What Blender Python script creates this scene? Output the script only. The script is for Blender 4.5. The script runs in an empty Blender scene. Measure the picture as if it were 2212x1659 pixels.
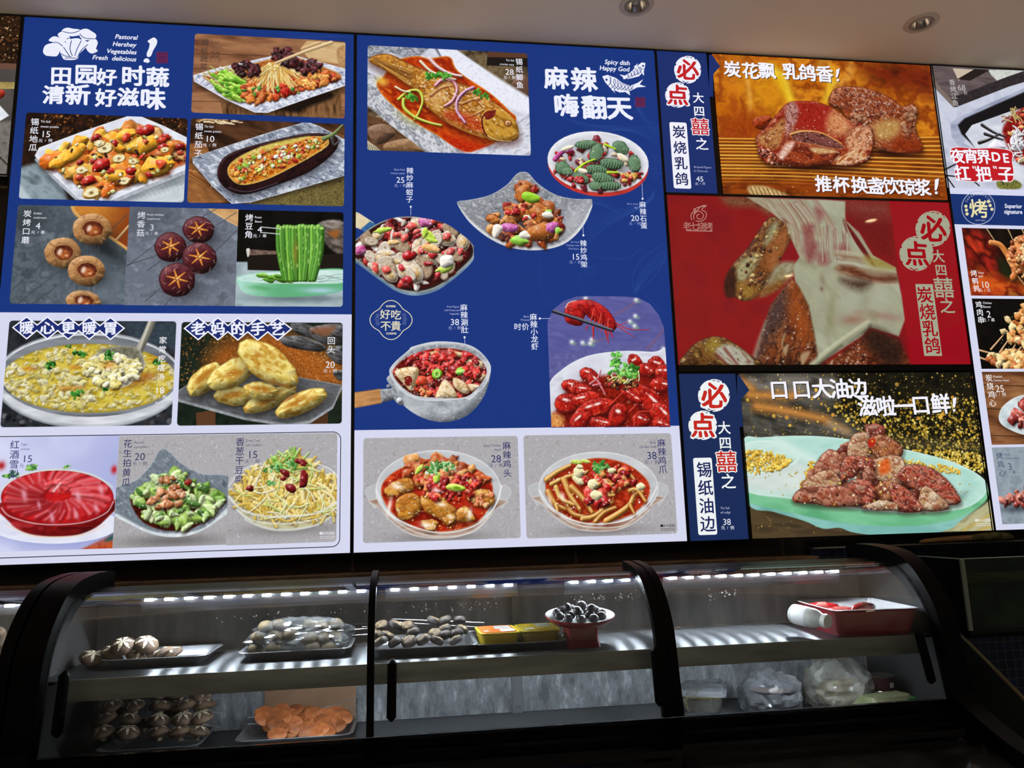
import bpy, bmesh, math, random
import numpy as np
from mathutils import Vector, Matrix, Euler, noise as mnoise

scene = bpy.context.scene
COL = scene.collection
PI = math.pi

# ------------------------------------------------------------------ camera
CAM_LOC = (0.1572, -2.1041, 1.45)
F_PX = 1645.18
YAW, PITCH, ROLL = 0.135529, 0.173477, -0.02973
cam_data = bpy.data.cameras.new('camera')
cam_data.sensor_width = 36.0
cam_data.lens = F_PX / 2212 * 36.0
cam_data.clip_start = 0.02
cam = bpy.data.objects.new('camera', cam_data)
COL.objects.link(cam)
_w = Vector((math.sin(YAW)*math.cos(PITCH), math.cos(YAW)*math.cos(PITCH), math.sin(PITCH)))
_r0 = Vector((math.cos(YAW), -math.sin(YAW), 0)); _u0 = _r0.cross(_w)
_r = math.cos(ROLL)*_r0 + math.sin(ROLL)*_u0
_u = -math.sin(ROLL)*_r0 + math.cos(ROLL)*_u0
_m = Matrix((_r, _u, -_w)).transposed().to_4x4()
_m.translation = Vector(CAM_LOC)
cam.matrix_world = _m
scene.camera = cam

# ------------------------------------------------------------------ world, lights, exposure
world = bpy.data.worlds.new('dim room'); scene.world = world
world.use_nodes = True
bgn = world.node_tree.nodes['Background']
bgn.inputs[0].default_value = (0.95, 0.86, 0.78, 1); bgn.inputs[1].default_value = 0.05
vs = scene.view_settings
vs.view_transform = 'Standard'; vs.look = 'None'; vs.exposure = 0.0; vs.gamma = 1.0; vs.use_curve_mapping = False
scene.cycles.use_denoising = True
scene.cycles.max_bounces = 8
scene.cycles.transparent_max_bounces = 24
scene.cycles.caustics_reflective = True
scene.cycles.caustics_refractive = False
scene.cycles.sample_clamp_indirect = 3.0

# unseen lamps added behind the viewer to brighten the ceiling (fixtures built with it)
CEIL_Z = 2.897
ADDED_LAMPS = [(x, y) for y in (-3.12, -4.02) for x in (-0.99, -0.09, 0.81, 1.71)]
def lamp_beam(x, y, power, size=1.35):
    l = bpy.data.lights.new('downlight_beam', 'SPOT'); l.energy = power; l.spot_size = size; l.spot_blend = 0.7; l.color = (1.0, 0.86, 0.72); l.shadow_soft_size = 0.02
    o = bpy.data.objects.new('downlight_beam', l); COL.objects.link(o); o.location = (x, y, CEIL_Z-0.012)
for _x, _y in ADDED_LAMPS: lamp_beam(_x, _y, 350)
for _x, _y in ((2.505, -1.32), (2.52, -2.22)): lamp_beam(_x, _y, 60, 1.2)

# ------------------------------------------------------------------ helpers
def lin(c):
    c = np.asarray(c, dtype=np.float64)
    return np.where(c <= 0.04045, c/12.92, ((np.clip(c, 0, None)+0.055)/1.055)**2.4)
def hx(s):
    s = s.lstrip('#')
    if len(s) == 3: s = ''.join(c*2 for c in s)
    return np.array([int(s[i:i+2], 16)/255 for i in (0, 2, 4)])
def hxl(s, a=1.0):
    return tuple(float(v) for v in lin(hx(s))) + (a,)

MATS = {}
def mat(name, color='#808080', rough=0.5, metal=0.0, emit=None, estr=0.0, spec=0.5, trans=0.0, alpha=1.0, coat=0.0, aniso=0.0, ior=1.45):
    if name in MATS: return MATS[name]
    m = bpy.data.materials.new(name); m.use_nodes = True
    b = m.node_tree.nodes['Principled BSDF']
    b.inputs['Base Color'].default_value = hxl(color)
    b.inputs['Roughness'].default_value = rough
    b.inputs['Metallic'].default_value = metal
    b.inputs['Specular IOR Level'].default_value = spec
    b.inputs['Transmission Weight'].default_value = trans
    b.inputs['Alpha'].default_value = alpha
    b.inputs['Coat Weight'].default_value = coat
    b.inputs['Anisotropic'].default_value = aniso
    b.inputs['IOR'].default_value = ior
    if emit is not None:
        b.inputs['Emission Color'].default_value = hxl(emit)
        b.inputs['Emission Strength'].default_value = estr
    MATS[name] = m
    return m
def noise_color(m, c1, c2, scale=8.0, stretch=(1, 1, 1), detail=4.0, lo=0.35, hi=0.65, bump=0.0, rough=None):
    """procedural two-colour noise on an existing principled material"""
    nt = m.node_tree; N = nt.nodes; L = nt.links
    b = N['Principled BSDF']
    tc = N.new('ShaderNodeTexCoord'); mp = N.new('ShaderNodeMapping'); mp.inputs['Scale'].default_value = stretch
    nz = N.new('ShaderNodeTexNoise'); nz.inputs['Scale'].default_value = scale; nz.inputs['Detail'].default_value = detail
    cr = N.new('ShaderNodeValToRGB')
    cr.color_ramp.elements[0].position = lo; cr.color_ramp.elements[0].color = hxl(c1)
    cr.color_ramp.elements[1].position = hi; cr.color_ramp.elements[1].color = hxl(c2)
    L.new(tc.outputs['Object'], mp.inputs[0]); L.new(mp.outputs[0], nz.inputs['Vector'])
    L.new(nz.outputs['Fac'], cr.inputs[0]); L.new(cr.outputs[0], b.inputs['Base Color'])
    if bump:
        bp_ = N.new('ShaderNodeBump'); bp_.inputs['Strength'].default_value = bump; bp_.inputs['Distance'].default_value = 0.004
        L.new(nz.outputs['Fac'], bp_.inputs['Height']); L.new(bp_.outputs[0], b.inputs['Normal'])
    if rough:
        mr = N.new('ShaderNodeMapRange'); mr.inputs[3].default_value = rough[0]; mr.inputs[4].default_value = rough[1]
        L.new(nz.outputs['Fac'], mr.inputs[0]); L.new(mr.outputs[0], b.inputs['Roughness'])
    return m

def link(name, me, parent=None, loc=None):
    o = bpy.data.objects.new(name, me); COL.objects.link(o)
    if parent is not None: o.parent = parent
    if loc is not None: o.location = loc
    return o
def thing(name, label, cat, loc=(0, 0, 0), rz=0.0, group=None):
    o = bpy.data.objects.new(name, None); COL.objects.link(o)
    o.empty_display_size = 0.02
    o.location = loc; o.rotation_euler = (0, 0, rz)
    return tag(o, label, cat, group)
def tag(o, label, cat, group=None):
    o['label'] = label; o['category'] = cat
    if group: o['group'] = group
    return o
def copy_tree(o, parent=None):
    c = o.copy(); COL.objects.link(c)
    if parent is not None: c.parent = parent
    for ch in list(o.children): copy_tree(ch, c)
    return c
def bm_obj(name, bm, m, parent=None, smooth=False, loc=None):
    me = bpy.data.meshes.new(name)
    bm.normal_update(); bm.to_mesh(me); bm.free()
    for mm in (m if isinstance(m, (list, tuple)) else [m]): me.materials.append(mm)
    if smooth:
        for p in me.polygons: p.use_smooth = True
        me.set_sharp_from_angle(angle=0.7)
    return link(name, me, parent, loc)
def add_box(bm, x0, x1, y0, y1, z0, z1, bev=0.0, mi=0, seg=2):
    r = bmesh.ops.create_cube(bm, size=1.0)
    vsx = r['verts']
    for v in vsx:
        v.co = Vector(((x0+x1)/2 + v.co.x*(x1-x0), (y0+y1)/2 + v.co.y*(y1-y0), (z0+z1)/2 + v.co.z*(z1-z0)))
    fs = {f for v in vsx for f in v.link_faces}
    for f in fs: f.material_index = mi
    if bev > 0:
        es = list({e for v in vsx for e in v.link_edges})
        rr = bmesh.ops.bevel(bm, geom=es, offset=bev, segments=seg, affect='EDGES', profile=0.5)
        for f in rr['faces']: f.material_index = mi
def box(name, x0, x1, y0, y1, z0, z1, m, parent=None, bev=0.0):
    bm = bmesh.new(); add_box(bm, x0, x1, y0, y1, z0, z1, bev)
    return bm_obj(name, bm, m, parent)
def add_lathe(bm, prof, n=32, c=(0, 0, 0), sx=1.0, sy=1.0, mi=0, close=False):
    """revolve (r, z) profile about Z"""
    rings = []
    for r, z in prof:
        rings.append([bm.verts.new((c[0]+r*sx*math.cos(2*PI*i/n), c[1]+r*sy*math.sin(2*PI*i/n), c[2]+z)) for i in range(n)])
    for a, b in zip(rings[:-1], rings[1:]):
        for i in range(n):
            f = bm.faces.new((a[i], a[(i+1) % n], b[(i+1) % n], b[i])); f.material_index = mi
    if close:
        f = bm.faces.new(rings[-1]); f.material_index = mi
        f = bm.faces.new(list(reversed(rings[0]))); f.material_index = mi
def add_tube(bm, pts, r, n=8, mi=0, cap=True):
    """round tube along pts; r float or list"""
    P = [Vector(p) for p in pts]
    rs = r if isinstance(r, (list, tuple)) else [r]*len(P)
    rings = []; up = None
    for i, p in enumerate(P):
        t = (P[min(i+1, len(P)-1)] - P[max(i-1, 0)]).normalized()
        if up is None:
            up = Vector((0, 0, 1)) if abs(t.z) < 0.9 else Vector((1, 0, 0))
        a = t.cross(up).normalized(); b = a.cross(t).normalized(); up = b
        rings.append([bm.verts.new(p + (a*math.cos(2*PI*k/n) + b*math.sin(2*PI*k/n))*rs[i]) for k in range(n)])
    for A, B in zip(rings[:-1], rings[1:]):
        for k in range(n):
            f = bm.faces.new((A[k], A[(k+1) % n], B[(k+1) % n], B[k])); f.material_index = mi
    if cap:
        bm.faces.new(list(reversed(rings[0]))).material_index = mi
        bm.faces.new(rings[-1]).material_index = mi
def add_prism_x(bm, poly, x0, x1, mi=0):
    """extrude a (y, z) polygon along x"""
    a = [bm.verts.new((x0, y, z)) for y, z in poly]; b = [bm.verts.new((x1, y, z)) for y, z in poly]
    n = len(poly)
    for i in range(n): bm.faces.new((a[i], a[(i+1) % n], b[(i+1) % n], b[i])).material_index = mi
    bm.faces.new(list(reversed(a))).material_index = mi; bm.faces.new(b).material_index = mi
    bmesh.ops.recalc_face_normals(bm, faces=bm.faces[:])
def ribbon(inner, outer):
    return list(inner) + list(reversed(outer))

# where a point surveyed on the photograph lies on a plane of the place (axis = 1: y const, 2: z const, 0: x const)
def at(px, py, axis=1, val=0.0):
    d = _w + (px-1106)/F_PX*_r - (py-829.5)/F_PX*_u
    t = (val - CAM_LOC[axis])/d[axis]
    return Vector(CAM_LOC) + d*t
# ------------------------------------------------------------------ setting
def struct(name, o):
    o.name = name; o['kind'] = 'structure'; return o
def brick_mat(name, c1, c2, mortar, w, h, msize, rough, spec=0.5, offset=0.0, axis='xz', bias=0.0):
    m = mat(name, c1, rough, spec=spec); nt = m.node_tree; N = nt.nodes; L = nt.links
    tc = N.new('ShaderNodeTexCoord'); sp = N.new('ShaderNodeSeparateXYZ'); cb = N.new('ShaderNodeCombineXYZ'); br = N.new('ShaderNodeTexBrick')
    L.new(tc.outputs['Object'], sp.inputs[0])
    L.new(sp.outputs['X'], cb.inputs['X']); L.new(sp.outputs['Z' if axis == 'xz' else 'Y'], cb.inputs['Y'])
    br.offset = offset; br.squash = 1.0
    br.inputs['Color1'].default_value = hxl(c1); br.inputs['Color2'].default_value = hxl(c2); br.inputs['Mortar'].default_value = hxl(mortar)
    br.inputs['Scale'].default_value = 1.0; br.inputs['Brick Width'].default_value = w; br.inputs['Row Height'].default_value = h
    br.inputs['Mortar Size'].default_value = msize; br.inputs['Mortar Smooth'].default_value = 0.2; br.inputs['Bias'].default_value = bias
    L.new(cb.outputs[0], br.inputs['Vector']); L.new(br.outputs['Color'], N['Principled BSDF'].inputs['Base Color'])
    bu = N.new('ShaderNodeBump'); bu.inputs['Strength'].default_value = 0.4; bu.inputs['Distance'].default_value = 0.002; bu.invert = True
    L.new(br.outputs['Fac'], bu.inputs['Height']); L.new(bu.outputs[0], N['Principled BSDF'].inputs['Normal'])
    return m
m_ceil = mat('ceiling paint', '#cdc8c2', 0.9, spec=0.1)
m_brown = brick_mat('dark brown wall tile', '#2a201a', '#241b16', '#6a5a48', 0.62, 0.40, 0.004, 0.45)
m_mosaic = brick_mat('blue mosaic tile', '#050f2a', '#081638', '#30363c', 0.0262, 0.0262, 0.0016, 0.22)
m_floor = brick_mat('floor tile', '#b0a89c', '#a89f93', '#7a746c', 0.6, 0.6, 0.004, 0.35, axis='xy')
struct('ceiling', box('ceiling', -3.2, 4.6, -5.5, 0.16, CEIL_Z, 3.0, m_ceil))
struct('floor', box('floor', -3.2, 4.6, -5.5, 0.16, -0.1, 0.0, m_floor))
struct('wall_back', box('wall_back', -3.2, 4.6, 0.06, 0.16, 0.0, CEIL_Z, m_brown))
struct('wall_right_tiling', box('wall_right_tiling', 1.31, 4.6, 0.03, 0.06, 0.0, 1.335, m_mosaic))
m_tan = noise_color(mat('tan ledge', '#6e5a44', 0.55), '#5c4a38', '#7c674e', 18, (1, 6, 6))
struct('trim_1', box('trim_1', -3.2, 1.30, -0.03, 0.06, 1.304, 1.318, m_tan, bev=0.002))
struct('trim_2', box('trim_2', 1.31, 4.6, 0.012, 0.06, 1.335, 1.339, mat('pale grey ledge', '#7d7f7e', 0.5)))

# ------------------------------------------------------------------ ceiling lamps
m_ring = mat('lamp ring', '#aaa49c', 0.45); m_refl = mat('lamp reflector', '#c9c7c4', 0.18, metal=1.0)
m_bulb_off = mat('unlit bulb', '#8f8f92', 0.25)
m_bulb_on = mat('lit bulb', '#fff2d8', 0.4, emit='#ffdca8', estr=26.0)
def downlight(x, y, lit, label):
    t = thing('ceiling_downlight', label, 'ceiling light', (x, y, CEIL_Z), group='recessed downlights in the ceiling')
    bm = bmesh.new(); add_lathe(bm, [(0.034, -0.0015), (0.036, -0.004), (0.048, -0.003), (0.0505, 0.0)], 40)
    bm_obj('trim_ring', bm, m_ring, t, smooth=True)
    bm = bmesh.new(); add_lathe(bm, [(0.034, -0.002), (0.032, -0.006), (0.0285, -0.0065), (0.027, -0.002), (0.026, 0.004)], 40)
    bm_obj('inner_bezel', bm, mat('grey bezel', '#8d8880', 0.4), t, smooth=True)
    bm = bmesh.new(); add_lathe(bm, [(0.027, -0.003), (0.021, 0.016), (0.014, 0.024), (0.0, 0.027)], 32)
    bm_obj('reflector', bm, m_refl, t, smooth=True)
    bm = bmesh.new(); add_lathe(bm, [(0.0, -0.0028), (0.016, -0.0024), (0.025, -0.001), (0.0262, 0.002)] if lit else [(0.0, 0.006), (0.007, 0.007), (0.011, 0.013), (0.010, 0.022)], 24)
    bm_obj('bulb', bm, m_bulb_on if lit else m_bulb_off, t, smooth=True)
    return t
# holes for the recessed lamps
def cut_ceiling(holes):
    o = bpy.data.objects['ceiling']
    bm = bmesh.new()
    xs = [-3.2, 4.6]; ys = [-5.5, 0.16]
    # underside with round holes: outer rectangle + circles, filled by triangulation; a slab above closes it
    edges = []
    def loop(pts):
        vs_ = [bm.verts.new(p) for p in pts]
        for a, b in zip(vs_, vs_[1:]+vs_[:1]): edges.append(bm.edges.new((a, b)))
    loop([(xs[0], ys[0], CEIL_Z), (xs[1], ys[0], CEIL_Z), (xs[1], ys[1], CEIL_Z), (xs[0], ys[1], CEIL_Z)])
    for hx_, hy_ in holes: loop([(hx_+0.04*math.cos(k*PI/16), hy_+0.04*math.sin(k*PI/16), CEIL_Z) for k in range(32)])
    bmesh.ops.triangle_fill(bm, edges=edges, use_beauty=True)
    add_box(bm, xs[0], xs[1], ys[0], ys[1], CEIL_Z+0.05, CEIL_Z+0.12)
    for f in bm.faces:
        if abs(f.calc_center_median().z-CEIL_Z) < 1e-4 and f.normal.z > 0: f.normal_flip()
    bm.to_mesh(o.data); bm.free()
LAMPS = [(0.813, -0.195, False, 'round unlit recessed downlight nearer the middle of the ceiling, cut by the picture top'),
         (1.708, -0.195, False, 'round unlit recessed downlight at the right, above the pigeon screen'),
         (2.505, -1.32, True, 'lit warm downlight nearer the wall, mirrored in the red screen'),
         (2.52, -2.22, True, 'lit warm downlight farther from the wall, behind the viewer')]
LAMPS += [(x, y, True, 'added unseen downlight behind the viewer to brighten the ceiling, %s row, %s' % ('nearer' if y > -3.5 else 'farther', n_)) for (x, y), n_ in zip(ADDED_LAMPS, ['leftmost', 'second from left', 'third from left', 'rightmost']*2)]
cut_ceiling([(l[0], l[1]) for l in LAMPS])
for l in LAMPS: downlight(*l)
# ------------------------------------------------------------------ print shop: paints the printed photographs of the menu boards
# A print is a fine flat mesh with one ink colour per vertex.  Points are given in survey units of the photograph
# (see zone tables below) and converted once to metres on the board face.
BOARD_Y = 0.0
_A = np.array([tuple(_r), tuple(_u), tuple(_w)]); _C = np.array(CAM_LOC)
def to_board(px, py):
    px = np.asarray(px, dtype=float); py = np.asarray(py, dtype=float)
    d = _A[2][None, :] + ((px-1106)/F_PX)[:, None]*_A[0][None, :] - ((py-829.5)/F_PX)[:, None]*_A[1][None, :]
    t = (BOARD_Y - _C[1])/d[:, 1]
    return _C[0]+d[:, 0]*t, _C[2]+d[:, 2]*t
ZONES = dict(a=(0, 0, 2.836), b=(0, 430, 2.836), c=(0, 900, 2.836), d=(750, 50, 3.16), e=(750, 450, 3.03), f=(750, 900, 2.949),
             g=(1400, 90, 3.3515), h=(1400, 410, 3.03), i=(1440, 790, 3.03), j=(2000, 130, 3.132), k=(2030, 640, 3.132), z=(0, 0, 1.0))
def zone_pts(zone, pts):
    ox, oy, sc = ZONES[zone]
    p = np.asarray(pts, dtype=float).reshape(-1, 2)
    x, z = to_board(ox+p[:, 0]/sc, oy+p[:, 1]/sc)
    return np.stack([x, z], 1)
def catmull(p, n=6, closed=True):
    p = np.asarray(p, float); m = len(p); out = []
    for i in range(m if closed else m-1):
        if closed: a, b, c, d = p[(i-1) % m], p[i], p[(i+1) % m], p[(i+2) % m]
        else: a, b, c, d = p[max(i-1, 0)], p[i], p[i+1], p[min(i+2, m-1)]
        for t in np.arange(n)/n:
            out.append(0.5*((2*b)+(-a+c)*t+(2*a-5*b+4*c-d)*t*t+(-a+3*b-3*c+d)*t**3))
    if not closed: out.append(p[-1])
    return np.array(out)

class Print:
    def __init__(s, zone, rect=None, quad=None, res=0.0014, seed=1, bg='#000', corner=0.0, back=None, cut=False, corners='tl tr bl br'):
        """quad = 4 surveyed corners (tl, tr, br, bl) or two (tl, br); becomes an upright rectangle on the board"""
        q = zone_pts(zone, quad)
        if len(q) == 4:
            s.x0 = (q[0, 0]+q[3, 0])/2; s.x1 = (q[1, 0]+q[2, 0])/2; s.z1 = (q[0, 1]+q[1, 1])/2; s.z0 = (q[2, 1]+q[3, 1])/2
        else:
            s.x0, s.z1 = q[0]; s.x1, s.z0 = q[1]
        s.nx = max(2, int(round((s.x1-s.x0)/res))+1); s.ny = max(2, int(round((s.z1-s.z0)/res))+1)
        s.rx = (s.x1-s.x0)/(s.nx-1); s.ry = (s.z1-s.z0)/(s.ny-1)
        s.rng = np.random.RandomState(seed)
        s.col = np.ones((s.ny, s.nx, 3), np.float32)*hx(bg).astype(np.float32)
        s.back = hx(back) if back else None
        s.hit = np.zeros((s.ny, s.nx), np.float32) if cut else None
        s.corner = corner; s.clip = None; s.corners = corners.split()
        s.zone(zone)
    def zone(s, zone):
        s.zn = zone; ox, oy, sc = ZONES[zone]
        # survey units -> cells, measured at the middle of the print
        a = zone_pts('z', [(1000, 600), (1010, 600)]); s.k = abs(a[1, 0]-a[0, 0])/10/sc/s.rx
        return s
    def P(s, pts):
        w = zone_pts(s.zn, pts)
        return np.stack([(w[:, 0]-s.x0)/s.rx, (s.z1-w[:, 1])/s.ry], 1)
    # -- low level
    def win(s, q, pad):
        x0 = max(int(np.floor(q[:, 0].min()-pad)), 0); x1 = min(int(np.ceil(q[:, 0].max()+pad))+1, s.nx)
        y0 = max(int(np.floor(q[:, 1].min()-pad)), 0); y1 = min(int(np.ceil(q[:, 1].max()+pad))+1, s.ny)
        if x1 <= x0 or y1 <= y0: return None
        X, Y = np.meshgrid(np.arange(x0, x1, dtype=np.float32), np.arange(y0, y1, dtype=np.float32))
        return x0, x1, y0, y1, X, Y
    def sdf(s, q, pad):
        w = s.win(q, pad)
        if w is None: return None
        X, Y = w[4], w[5]
        d2 = np.full(X.shape, 1e12, np.float32); ins = np.zeros(X.shape, bool)
        n = len(q)
        for i in range(n):
            ax, ay = q[i]; bx, by = q[(i+1) % n]
            ex, ey = bx-ax, by-ay; L = ex*ex+ey*ey
            if L < 1e-9: continue
            t = np.clip(((X-ax)*ex+(Y-ay)*ey)/L, 0, 1)
            d2 = np.minimum(d2, (X-ax-ex*t)**2+(Y-ay-ey*t)**2)
            if abs(ey) > 1e-9:
                c = ((ay <= Y) != (by <= Y))
                ins ^= c & (X < ax+(Y-ay)*ex/ey)
        d = np.sqrt(d2); d[ins] *= -1
        return w, d
    def fbm(s, X, Y, scale, octv=3, seed=None, ang=0.0, stretch=1.0):
        """value noise in 0..1, scale in survey units"""
        sc = max(scale*s.k, 0.8)
        r = np.random.RandomState(seed if seed is not None else s.rng.randint(1 << 30))
        if ang or stretch != 1.0:
            c, sn = math.cos(ang), math.sin(ang)
            X, Y = (X*c+Y*sn)/stretch, (-X*sn+Y*c)
        out = 0; amp = 1.0; tot = 0
        for o in range(octv):
            gx = X/sc; gy = Y/sc
            ox, oy = np.floor(gx.min()), np.floor(gy.min())
            gx = gx-ox; gy = gy-oy
            G = r.rand(int(gy.max())+3, int(gx.max())+3).astype(np.float32)
            ix = gx.astype(int); iy = gy.astype(int); fx = gx-ix; fy = gy-iy
            fx = fx*fx*(3-2*fx); fy = fy*fy*(3-2*fy)
            v = (G[iy, ix]*(1-fx)+G[iy, ix+1]*fx)*(1-fy)+(G[iy+1, ix]*(1-fx)+G[iy+1, ix+1]*fx)*fy
            out = out+v*amp; tot += amp; amp *= 0.55; sc = max(sc*0.5, 0.7)
        v = out/tot
        return np.clip((v-0.5)*1.7+0.5, 0, 1)
    def ramp(s, v, cols):
        C = np.array([hx(c) for c in cols], np.float32); n = len(C)-1
        f = np.clip(v, 0, 1)*n; i = np.minimum(f.astype(int), n-1); t = (f-i)[..., None]
        return C[i]*(1-t)+C[i+1]*t
    def put(s, w, a, c):
        x0, x1, y0, y1 = w[:4]
        if s.clip is not None: a = a*s.clip[y0:y1, x0:x1]
        D = s.col[y0:y1, x0:x1]
        D += (np.asarray(c, np.float32)-D)*a[..., None]
        if s.hit is not None: s.hit[y0:y1, x0:x1] = np.maximum(s.hit[y0:y1, x0:x1], a)
    # -- brushes
    def all(s, cols, scale=40, octv=4, ang=0, stretch=1.0, op=1.0):
        q = np.array([(0, 0), (s.nx-1, s.ny-1)]); w = s.win(q, 0)
        v = s.fbm(w[4], w[5], scale, octv, ang=ang, stretch=stretch)
        s.put(w, np.full(v.shape, op, np.float32), s.ramp(v, cols))
    def grad(s, c1, c2, p1, p2, op=1.0, poly=None):
        q = np.array([(0, 0), (s.nx-1, s.ny-1)]) if poly is None else s.P(poly)
        w = s.win(q, 0); a, b = s.P([p1, p2]); e = b-a
        t = ((w[4]-a[0])*e[0]+(w[5]-a[1])*e[1])/(e@e)
        al = np.full(t.shape, op, np.float32) if poly is None else np.clip(.5-s.sdf(q, 0)[1], 0, 1)*op
        s.put(w, al, s.ramp(t, [c1, c2]))
    def fill(s, pts, col, smooth=True, soft=1.0, tex=None, lit=0.0, litw=0.0, edge=None, op=1.0, L=(-0.5, -0.85), canvas=False, spec=0.0, grad=None, rough=0.0):
        """col: colour or list (noise ramp, tex=(scale, stretch, angle)); lit: pillow light; edge=(colour, width)"""
        q = np.asarray(pts) if canvas else s.P(pts)
        if smooth: q = catmull(q, 5)
        if rough:
            q = catmull(q, 3) if not smooth else q
            q = q+s.rng.randn(len(q), 2)*rough*s.k
        soft = max(soft, 0.8)
        r = s.sdf(q, soft+1)
        if r is None: return
        w, d = r
        a = np.clip(0.5-d/soft, 0, 1)*op
        if isinstance(col, (list, tuple)):
            sc, st, an = tex if tex else (14, 1.0, 0.0)
            c = s.ramp(s.fbm(w[4], w[5], sc, 3, ang=an, stretch=st), col)
        else:
            c = np.ones(d.shape+(3,), np.float32)*hx(col).astype(np.float32)
        if grad:
            g1, g2 = s.P([grad[1], grad[2]]); e = g2-g1
            t = np.clip(((w[4]-g1[0])*e[0]+(w[5]-g1[1])*e[1])/(e@e), 0, 1)[..., None]
            c = c*(1-t)+hx(grad[0]).astype(np.float32)*t
        if lit and d.shape[0] > 1 and d.shape[1] > 1:
            lw = litw*s.k if litw else max(-d.min(), 1.0)
            gy, gx = np.gradient(d)
            f = np.clip(1+d/lw, 0, 1)
            m = (gx*L[0]+gy*L[1])*f
            c = c*(1+lit*np.minimum(m, 0)[..., None]*1.0)+np.maximum(m, 0)[..., None]*lit*0.27
        if edge:
            f = np.clip(1+d/(edge[1]*s.k), 0, 1)[..., None]*(edge[2] if len(edge) > 2 else 1.0)
            c = c*(1-f)+hx(edge[0]).astype(np.float32)*f
        if spec:
            cx, cy = q.mean(0); rr = -d.min()
            h = np.exp(-(((w[4]-cx+rr*.35)**2+(w[5]-cy+rr*.45)**2)/(0.09*rr*rr+.3)))[..., None]
            c = c+(1-c)*h*spec
        s.put(w, a, np.clip(c, 0, 1))
    def ell(s, cx, cy, rx, ry, rot=0.0, col='#fff', n=20, irr=0.0, **kw):
        if irr >= 0.1 and n == 20: n = 10
        t = np.arange(n)/n*2*PI
        k = 1+irr*(s.rng.rand(n)-.5)*2
        x = rx*np.cos(t)*k; y = ry*np.sin(t)*k
        c, sn = math.cos(rot), math.sin(rot)
        kw.setdefault('smooth', irr > 0)
        s.fill(np.stack([cx+x*c-y*sn, cy+x*sn+y*c], 1), col, **kw)
    def glow(s, cx, cy, rx, ry, rot=0.0, col='#000', op=0.5, p=1.0):
        """soft gaussian stain"""
        t = np.arange(12)/12*2*PI; R = 2.0
        c, sn = math.cos(rot), math.sin(rot)
        o = s.P([(cx, cy)])[0]; k = s.k
        q = np.stack([o[0]+R*k*(rx*np.cos(t)*c-ry*np.sin(t)*sn), o[1]+R*k*(rx*np.cos(t)*sn+ry*np.sin(t)*c)], 1)
        w = s.win(q, 1)
        if w is None: return
        dx = w[4]-o[0]; dy = w[5]-o[1]
        u = (dx*c+dy*sn)/(rx*k); v = (-dx*sn+dy*c)/(ry*k)
        a = np.exp(-(u*u+v*v)*1.4)
        s.put(w, np.clip((a-.004)*op, 0, 1).astype(np.float32), hx(col))
    def stroke(s, pts, w1, col, w2=None, smooth=True, lit=0.0, soft=1.0, op=1.0, canvas=False, edge=None):
        q = np.asarray(pts, float) if canvas else s.P(pts)
        if smooth and len(q) > 2: q = catmull(q, 5, closed=False)
        w2 = w1 if w2 is None else w2
        n = len(q); R = np.linspace(w1, w2, n)*s.k/2
        w = s.win(q, R.max()+soft+1)
        if w is None: return
        X, Y = w[4], w[5]; D = np.full(X.shape, 1e9, np.float32); S = np.zeros(X.shape, np.float32)
        for i in range(n-1):
            ax, ay = q[i]; ex, ey = q[i+1]-q[i]; Ln = ex*ex+ey*ey
            if Ln < 1e-9: continue
            t = np.clip(((X-ax)*ex+(Y-ay)*ey)/Ln, 0, 1)
            dx = X-ax-ex*t; dy = Y-ay-ey*t
            rr = R[i]*(1-t)+R[i+1]*t
            dd = np.sqrt(dx*dx+dy*dy)-rr
            if lit:
                sh = np.clip((dx*-.5+dy*-.85)/np.maximum(rr, .4), -1, 1)
                S = np.where(dd < D, sh, S)
            D = np.minimum(D, dd)
        a = np.clip(.5-D/max(soft, .8), 0, 1)*op
        a *= min(1.0, 0.35+R.max()*1.2)
        c = np.ones(D.shape+(3,), np.float32)*hx(col).astype(np.float32)
        if lit: c = np.clip(c*(1+lit*np.minimum(S, 0)[..., None])+np.maximum(S, 0)[..., None]*lit*.4, 0, 1)
        if edge:
            f = np.clip(1+D/(edge[1]*s.k), 0, 1)[..., None]
            c = c*(1-f)+hx(edge[0]).astype(np.float32)*f
        s.put(w, a.astype(np.float32), c)
    def inside(s, poly, n, smooth=True):
        q = s.P(poly)
        if smooth: q = catmull(q, 4)
        lo, hi = q.min(0), q.max(0); out = []
        while len(out) < n:
            p = lo+s.rng.rand(n*3, 2)*(hi-lo)
            ins = np.zeros(len(p), bool)
            for i in range(len(q)):
                a, b = q[i], q[(i+1) % len(q)]
                if abs(b[1]-a[1]) < 1e-9: continue
                ins ^= ((a[1] <= p[:, 1]) != (b[1] <= p[:, 1])) & (p[:, 0] < a[0]+(p[:, 1]-a[1])*(b[0]-a[0])/(b[1]-a[1]))
            out += list(p[ins])
        o = np.array(out[:n])
        return o[np.argsort(o[:, 1]+s.rng.rand(n)*6*s.k)]
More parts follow.
